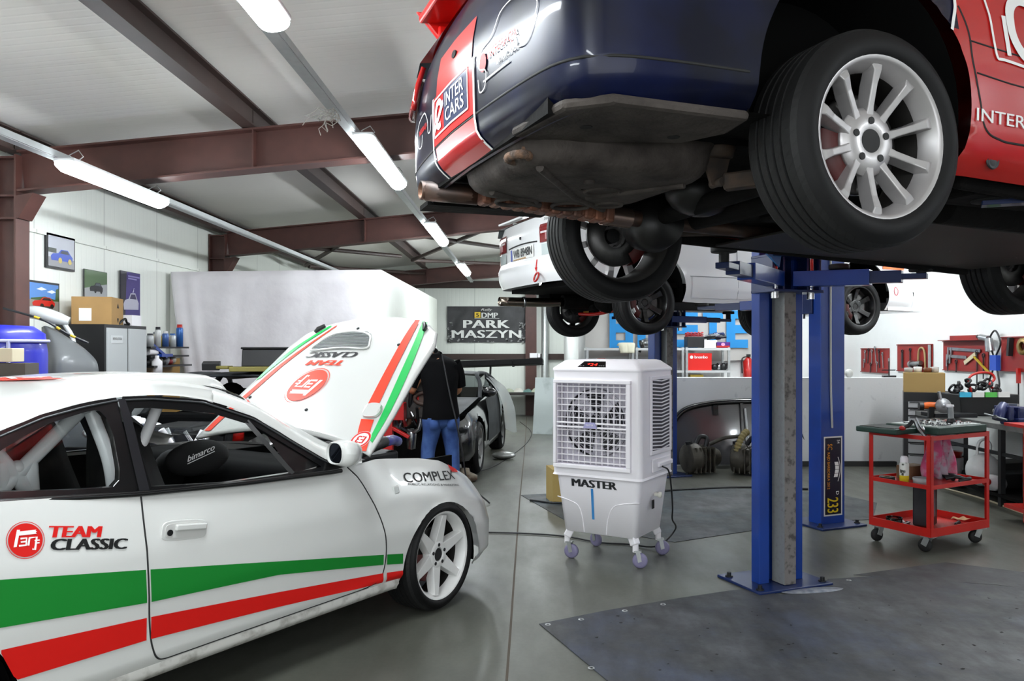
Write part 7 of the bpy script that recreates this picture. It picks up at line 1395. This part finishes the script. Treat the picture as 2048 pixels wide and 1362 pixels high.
for y, z, L_ in ((12.40, 1.39, .16), (12.28, 1.42, .2), (12.16, 1.40, .18), (12.05, 1.45, .22), (11.92, 1.40, .24), (11.80, 1.36, .2), (12.44, 1.25, .1), (12.2, 1.2, .12), (11.98, 1.22, .12)):
    hung('spanner', y, z, 'steel hand tool hanging on the red board beside the back corner', 'hand tool', [('shank', spn(L_), [steel, dark_steel, steel][nY % 3])], rnd.uniform(-12, 12), 'tools on the board by the back corner'); nY += 1
for y, z, L_, lab in ((11.18, 1.40, .22, 'first thick dark puller'), (10.95, 1.42, .24, 'slim dark bar')): hung('puller', y, z, lab + ' hanging on the second red tool board', 'puller', [('shank', spn(L_, .04 if 'thick' in lab else .02), dark_steel)])
m = MB(); m.tube(cr([(-.01, -.1, -.25), (-.012, -.08, 0), (-.012, 0, .06), (-.012, .08, 0), (-.01, .1, -.25)], 20), .013, 8); hung('curved_tool', 10.62, 1.40, 'pale bow shaped tool on the second red tool board', 'clamp', [('bow', m, mat('pale_wood', '#a08a5e', .6))])
m = MB(); m.cyl((-.03, .12, 0), (-.03, -.12, .02), .03, n=14); m.cyl((-.03, .12, 0), (-.03, .16, -.005), .05, n=16); m2 = MB(); m2.box((-.03, -.06, -.08), (.04, .05, .15)); hung('air_drill', 10.72, 1.24, 'grey and black drill hanging low on the second red tool board', 'drill', [('barrel', m, steel), ('grip', m2, black_plastic)])
m = MB(); m.box((-.01, 0, -.17), (.012, .05, .36)); hung('steel_ruler', 10.42, 1.49, 'grey ruler strip along the right edge of the second red board', 'ruler', [('blade', m, galv)])
for y, z, W_, lab in ((9.72, 1.44, .72, 'long upper'), (9.75, 1.35, .46, 'shorter lower')):
    m = MB(); m.box((-.006, -W_ / 2 + .26, 0), (.006, W_, .035)); m2 = MB(); m2.box((-.008, .24, -.06), (.008, .03, .14)); m2.box((-.008, .17, -.04), (.008, .03, .10)); hung('caliper', y, z, lab + ' steel caliper on the third red tool board', 'caliper', [('beam', m, steel), ('jaw', m2, steel)], 2)
m = MB(); m.box((-.006, 0, 0), (.008, .26, .05)); m2 = MB(); m2.bar((-.012, -.1, -.02), (-.012, -.32, -.34), .02, .02); hung('hand_saw', 9.48, 1.33, 'pale blade with a yellow handle hanging askew on the third red board', 'saw', [('blade', m, mat('pale_blade', '#c8bd9c', .5)), ('handle', m2, mat('yellow_handle', '#b59a22', .5))], -25)
for i, (y, z, L_) in enumerate(((9.98, 1.27, .1), (9.78, 1.28, .12), (9.33, 1.40, .40), (9.2, 1.36, .26))): hung('punch', y, z, ['short steel punch at the lower left', 'short black punch at the lower middle', 'long dark rod at the right', 'dark round file at the far right'][i] + ' of the third red tool board', 'hand tool', [('shank', spn(L_, .016), dark_steel)])
m = MB(); m.cyl((-.06, .1, .02), (-.06, -.06, 0), .035, n=16); m.cyl((-.06, -.06, 0), (-.06, -.09, -.14), .04, .05); m2 = MB(); m2.cyl((-.06, .1, .02), (-.06, .16, .03), .02); hung('impact_wrench', 9.06, 1.56, 'silver air impact wrench hanging between the third and fourth red boards', 'impact wrench', [('housing', m, steel), ('inlet', m2, black_plastic)])
m = MB(); m.box((-.03, 0, 0), (.05, .12, .17)); m2 = MB(); m2.tube(cr([(-.03, .03, .08), (-.04, .09, .25), (-.04, -.02, .36), (-.04, -.12, .22), (-.03, -.02, .08)], 24), .010, 8); m3 = MB(); m3.tube(cr([(-.03, -.04, -.08), (-.04, -.1, -.25), (-.04, .0, -.36), (-.04, .1, -.25), (-.03, .04, -.08)], 24), .010, 8); hung('tester', 8.93, 1.29, 'blue tester with black cable loops hanging right of the third red board', 'tester', [('case', m, mat('tester_blue', '#2450b8', .4)), ('cable', m2, black_plastic), ('cable', m3, black_plastic)])
m = MB(); m.M = T(-.03, 0, 0) @ RY(90); m.lathe([(.05, -.02), (.09, -.02), (.09, .02), (.05, .02), (.05, -.02)], 24); hung('wire_coil', 8.42, 1.47, 'round coil of wire on the fourth red board at the right edge', 'coil', [('coil', m, mat('brass_wire', '#8c7440', .4, .5))]); m = MB(); m.bar((-.02, 0, .1), (-.02, .02, -.1), .05, .04); hung('air_gun', 8.66, 1.47, 'black air gun on the fourth red board', 'air gun', [('body', m, black_plastic)])
m = MB(); m.bar((-.02, 0, .06), (-.02, .0, -.1), .035, .03); m2 = MB(); m2.cyl((-.02, 0, -.1), (-.02, .0, -.38), .007); hung('long_screwdriver', 8.52, 1.18, 'long screwdriver with a red handle under the fourth red board', 'screwdriver', [('handle', m, red_paint), ('shaft', m2, dark_steel)])
# things on the parapet, gearboxes and glass frame in front of it
for i, (x, lab) in enumerate(((3.92, 'crumpled pale plastic'), (4.05, 'small pale bottle'))):
    m = MB(); m.ball((0, 0, .05), (.09 - .04 * i, .05, .055), 12, 8); one('plastic_scrap', m, mat('pale_scrap', '#cfd0cc', .4), lab + ' on the parapet wall beside the lift column', 'plastic', (x, 10.0, 1.09))
cl = thing('c_clamp', 'small black clamp standing on the right end of the parapet wall', 'clamp', (4.55, 10.0, 1.09)); m = MB(); m.box((0, 0, .012), (.16, .05, .02)); m.cyl((0, 0, .02), (0, 0, .2), .008); m.bar((-.09, 0, .09), (.08, 0, .09), .012, .012); obj('frame', m, black_plastic, cl); m = MB(); m.cyl((0, 0, .2), (0, 0, .24), .012); obj('tip', m, steel, cl)
gl2 = thing('rear_hatch', 'black framed car tailgate glass leaning on the parapet wall', 'car part', (2.42, 9.62, 0)); gp = cr([(-.62, .05), (-.64, .45), (-.50, .68), (-.2, .77), (.2, .80), (.55, .79), (.72, .70), (.78, .3), (.76, .05)], 60)
tl = lambda x, z, o=0: (x, .22 * z - o - .0, z)
m = MB(); m.tube([tl(x, z) for x, z in gp], .035, 10); m.bar(tl(.22, .78, .02), tl(.22, .06, .02), .03, .02); m.box(tl(-.1, .70, .03), (.06, .03, .12)); obj('hatch_frame', m, blk, gl2); m = MB(); m.poly([tl(x, z, -.005) for x, z in gp]); obj('hatch_glass', m, mat('smoky_glass', '#4c4c4e', .12, 0, .6), gl2); m = MB(); m.cyl(tl(.26, .72, .04), tl(.27, .12, .1), .012); obj('gas_strut', m, galv, gl2)
gbx = mat('gearbox_alloy', '#4f4b42', .55, .35, col2='#35322d', vscale=9)
for i, (x, y, rz, lab) in enumerate(((2.00, 9.28, 20, 'greasy ribbed gearbox on the floor at the left, in front of the tailgate glass'), (2.55, 9.22, -30, 'second greasy gearbox on the floor in the middle, in front of the tailgate glass'), (2.95, 9.30, 60, 'gearbox partly hidden behind the near blue lift column'))):
    t = thing('gearbox', lab, 'gearbox', (x, y, 0), rz); m = MB(); m.lathe([(0, 0), (.17, 0), (.18, .12), (.12, .2), (.10, .42), (0, .43)], 20, T(-.15, 0, .18) @ RY(90)); m.box((.02, .02, .17), (.26, .24, .26)); obj('casing', m, gbx, t, bev=.02)
    m = MB()
    for k_ in range(5): m.box((-.10 + .06 * k_, 0, .17), (.012, .30, .29))
    obj('cooling_rib', m, gbx, t); m = MB(); m.tube(cr([(.1, 0, .28), (.14, .02, .40), (.06, .04, .42), (0, .03, .34)], 12), .028, 8); m.cyl((-.1, 0, .3), (-.12, 0, .38), .04); obj('selector', m, dark_steel, t)
m = MB(); q = cr([(2.42, 9.16, .28), (2.45, 9.14, .38), (2.50, 9.16, .46), (2.56, 9.2, .50)], 30); m.tube(q, [.036 + .008 * math.sin(i * 1.9) for i in range(30)], 12); one('bellows_hose', m, mat('yellowish_rubber', '#8f8255', .6), 'yellowish ribbed hose standing up among the gearboxes', 'hose'); m = MB(); m.tube(cr([(2.15, 9.3, .34), (2.3, 9.22, .42), (2.48, 9.2, .44)], 14), .022, 8); one('brown_hose', m, gbx, 'brown hose arching between the two gearboxes', 'hose')
m = MB(); m.add([(3.28, 9.85, .95), (3.33, 9.83, .62), (3.42, 9.80, .33), (3.30, 9.82, .52)], [(0, 1, 2, 3)]); one('pointed_trim', m, blk, 'dark pointed trim piece leaning on the parapet right of the near lift column', 'car part', solid=.012)
# ================================================================ steel shelves and flag at the back right
def rack_unit(x0, x1, label):
    t = thing('steel_shelving', label, 'shelving', (x0, 12.15, 0)); w_ = x1 - x0
    for x in (.02, w_ - .02):
        for y in (.02, .40): m = MB(); m.box((x, y, .735), (.035, .035, 1.47)); obj('upright', m, galv, t)
    for z in (1.44, 1.10, .7, .3): m = MB(); m.box((w_ / 2, .21, z), (w_, .42, .035)); obj('shelf_board', m, mat('shelf_white', '#c9cbcb', .4, .2), t)
    return t
rack_unit(.93, 1.66, 'galvanised shelf unit at the left, below the white and blue flag'); rack_unit(1.68, 2.42, 'galvanised shelf unit in the middle, behind the far lift column'); rack_unit(2.44, 3.12, 'galvanised shelf unit at the right with a red bag')
def put(nm, lab, cat, x, z, mb, mt, y=12.3, **k): return one(nm, mb, mt, lab, cat, (x, y, z), **k)
for i, (x, g_) in enumerate(((1.56, 0), (1.64, 1))):
    m = MB(); m.grid(patch([[(-.08, 0, .03), (-.06, -.03, .06), (.06, -.03, .06), (.08, 0, .03)], [(-.07, -.1, .05), (-.05, -.14, .05), (.05, -.14, .05), (.07, -.1, .05)], [(-.05, -.17, -.08), (-.03, -.19, -.08), (.03, -.19, -.08), (.05, -.17, -.08)]], 10, 8)); put('work_glove', ['left', 'right'][i] + ' pale work glove hanging over the top shelf edge', 'glove', x - .05, 1.458, m, mat('glove_cream', '#d9d6c0', .9), solid=.02)
al = thing('alternator', 'silver and black alternator on the top shelf below the flag', 'alternator', (1.88, 12.25, 1.53)); m = MB(); m.M = RY(75); m.lathe([(0, -.09), (.08, -.08), (.085, .02), (.06, .09), (0, .09)], 20); obj('housing', m, steel, al); m = MB(); m.M = RY(75); m.lathe([(.0, -.12), (.075, -.12), (.075, -.09), (0, -.09)], 20); m.cyl((.05, 0, -.12), (.1, .0, -.16), .02); obj('pulley', m, black_plastic, al)
m = MB(); m.box((0, 0, .09), (.26, .26, .17)); put('black_crate', 'black crate with red springs on the top shelf, right of the far lift column', 'crate', 2.60, 1.458, m, black_plastic, bev=.008)
for i in range(5):
    m = MB(); m.tube([(.028 * math.cos(a), .028 * math.sin(a), .012 * a / 3) for a in np.linspace(0, 20, 50)], .007, 6); put('coil_spring', 'red coil spring sticking out of the black crate', 'spring', 2.49 + .055 * i, 1.62, m, red_paint, group='red springs in the crate')
m = MB(); m.box((0, 0, .06), (.2, .2, .12)); put('white_carton', 'white carton on the top shelf between the black crate and the purple box', 'box', 2.83, 1.458, m, white_plastic, bev=.003)
m = MB(); m.box((0, 0, .045), (.22, .2, .09)); pb = put('purple_box', 'purple and red box at the right end of the top shelf', 'box', 3.02, 1.458, m, mat('purple_print', '#4a1c7c', .4), bev=.003); m = MB(); m.box((0, -.102, .02), (.2, .003, .03)); obj('red_band', m, red_paint, pb); m = MB(); m.M = T(0, -.104, .055) @ RX(90); m.poly([(.03 * math.cos(a), .025 * math.sin(a), 0) for a in np.linspace(0, 6.28, 16)[:-1]]); obj('round_print', m, mat('pink_print', '#d89ac0', .4), pb)
for i in range(6):
    m = MB(); m.cyl((0, 0, .0), (.22, .05 * (i % 3 - 1), .02), .018 + .004 * (i % 2), n=10); m.cyl((.08, 0, 0), (.14, 0, .01), .032, n=12); put('shock_absorber', 'dark shock absorber piled on the white carton and purple box', 'shock absorber', 2.72 + .05 * i, 1.61 + .025 * (i % 3), m, [dark_steel, steel, blue_d][i % 3], rz=15 * i - 30, group='shock absorbers on the top shelf')
bg = thing('paper_bag', 'bright red paper bag on the second shelf of the right unit', 'bag', (2.66, 12.28, 1.118)); m = MB(); m.box((0, 0, .13), (.36, .2, .26), taper=1.02); obj('bag_body', m, mat('bag_red', '#df1a10', .45), bg); m = MB(); place(m, fit('brembo', .20, .045, bold=.03), lambda x, y: (-.08 + x, -.1045, .18 + y)); place(m, ([(-.125 + .025 * math.cos(a), .20 + .025 * math.sin(a)) for a in np.linspace(0, 6.28, 16)[:-1]], [tuple(range(15))]), lambda x, y: (x, -.1045, y)); obj('lettering', m, white_vinyl, bg)
for i in range(9):
    m = MB(); m.ball((0, 0, .05), (.06, .05, .045 + .01 * (i % 3)), 10, 8); m.cyl((0, 0, .05), (.05, -.04, .1), .02, n=8)
    put('spare_part', 'grey spare part in the row on the second shelf', 'car part', [2.90, 2.97, 3.04, 1.78, 1.90, 2.02, 1.06, 1.25, 1.42][i], 1.118, m, [dark_steel, steel, black_plastic][i % 3], y=12.25 + .03 * (i % 2), group='spare parts on the second shelf')
m = MB(); m.box((0, 0, .09), (.12, .1, .18)); put('red_carton', 'upright red carton on the second shelf of the left unit', 'box', 1.17, 1.118, m, red_paint); m = MB(); m.ball((0, 0, .08), (.12, .09, .08), 12, 8); put('red_part', 'red plastic part on the second shelf of the middle unit', 'car part', 1.76, 1.118, m, red_paint); m = MB(); m.box((0, 0, .06), (.2, .2, .12)); put('yellow_crate', 'yellow box on the third shelf behind the parapet', 'box', 2.62, .93, m, mat('yellow_box', '#b59a35', .6))
m = MB(); m.box((2.62, 12.3, .9), (.3, .3, .06)); one('grey_crate', m, dark_steel, 'grey crate carrying the yellow box on the third shelf', 'crate')
bpile = thing('black_tool_heap', 'black power tool with a red part on the second shelf of the left unit', 'power tool', (1.02, 12.2, 1.118)); m = MB(); m.box((0, 0, .06), (.2, .1, .12), rz=20); m.cyl((-.12, 0, .08), (.1, 0, .12), .04); obj('motor_body', m, black_plastic, bpile); m = MB(); m.ball((-.03, -.05, .04), (.05, .03, .03), 8, 6); obj('red_switch', m, red_paint, bpile)
fx = thing('fire_extinguisher', 'red fire extinguisher on the back wall, partly behind the near lift column', 'fire extinguisher', (3.52, 12.615, .86)); m = MB(); m.lathe([(0, 0), (.075, 0), (.08, .03), (.08, .38), (.03, .45), (.02, .46)], 20); obj('cylinder', m, red_paint, fx); m = MB(); m.box((0, 0, .48), (.05, .1, .04)); m.tube(cr([(0, .03, .47), (-.1, .0, .42), (-.1, -.02, .2)], 10), .01, 6); obj('valve', m, black_plastic, fx)
m = MB(); rows = []
for j in range(12): rows.append([(.95 + 3.05 * i / 59 , 12.64 - .03 * abs(math.sin(i * .35 + .12 * j)) * (.3 + j / 18), 2.15 - .86 * j / 11 + .04 * math.sin(i * .12)) for i in range(60)])
m.grid(rows, flip=True); fl = one('flag', m, mat('flag_cloth', '#bcb9b5', .8, var=.1, vscale=3), 'wide grey white flag with blue block letters on the right back wall', 'flag'); fb = mat('flag_blue', '#1f86c9', .7)
m = MB()
def fq(x0, x1, z0, z1): m.grid([[(x, 12.59, z) for z in np.linspace(z0, z1, 3)] for x in np.linspace(x0, x1, 4)], smooth=False)
zb_, zt_ = 1.46, 2.05
def blk_(x, w_, holes):
    xs = sorted({0, w_} | {a for h_ in holes for a in (h_[0], h_[1])}); zs_ = sorted({0, zt_ - zb_} | {a for h_ in holes for a in (h_[2], h_[3])})
    for i in range(len(xs) - 1):
        for j in range(len(zs_) - 1):
            if not any(h_[0] <= xs[i] and xs[i + 1] <= h_[1] and h_[2] <= zs_[j] and zs_[j + 1] <= h_[3] for h_ in holes): fq(x + xs[i], x + xs[i + 1], zb_ + zs_[j], zb_ + zs_[j + 1])
blk_(1.33, .37, [(.10, .25, .12, .24), (.10, .25, .38, .48)]); blk_(1.77, .13, []); blk_(1.97, .31, [(.12, .31, .14, .59)]); blk_(2.36, .36, [(.1, .36, .36, .46), (0, .26, .13, .22)]); blk_(2.80, .32, [(0, .1, 0, .46), (.22, .32, 0, .46)]); blk_(3.17, .34, [(.14, .34, .13, .23), (.14, .34, .36, .46)]); blk_(3.58, .11, []); blk_(3.76, .13, []); obj('block_lettering', m, fb, fl)
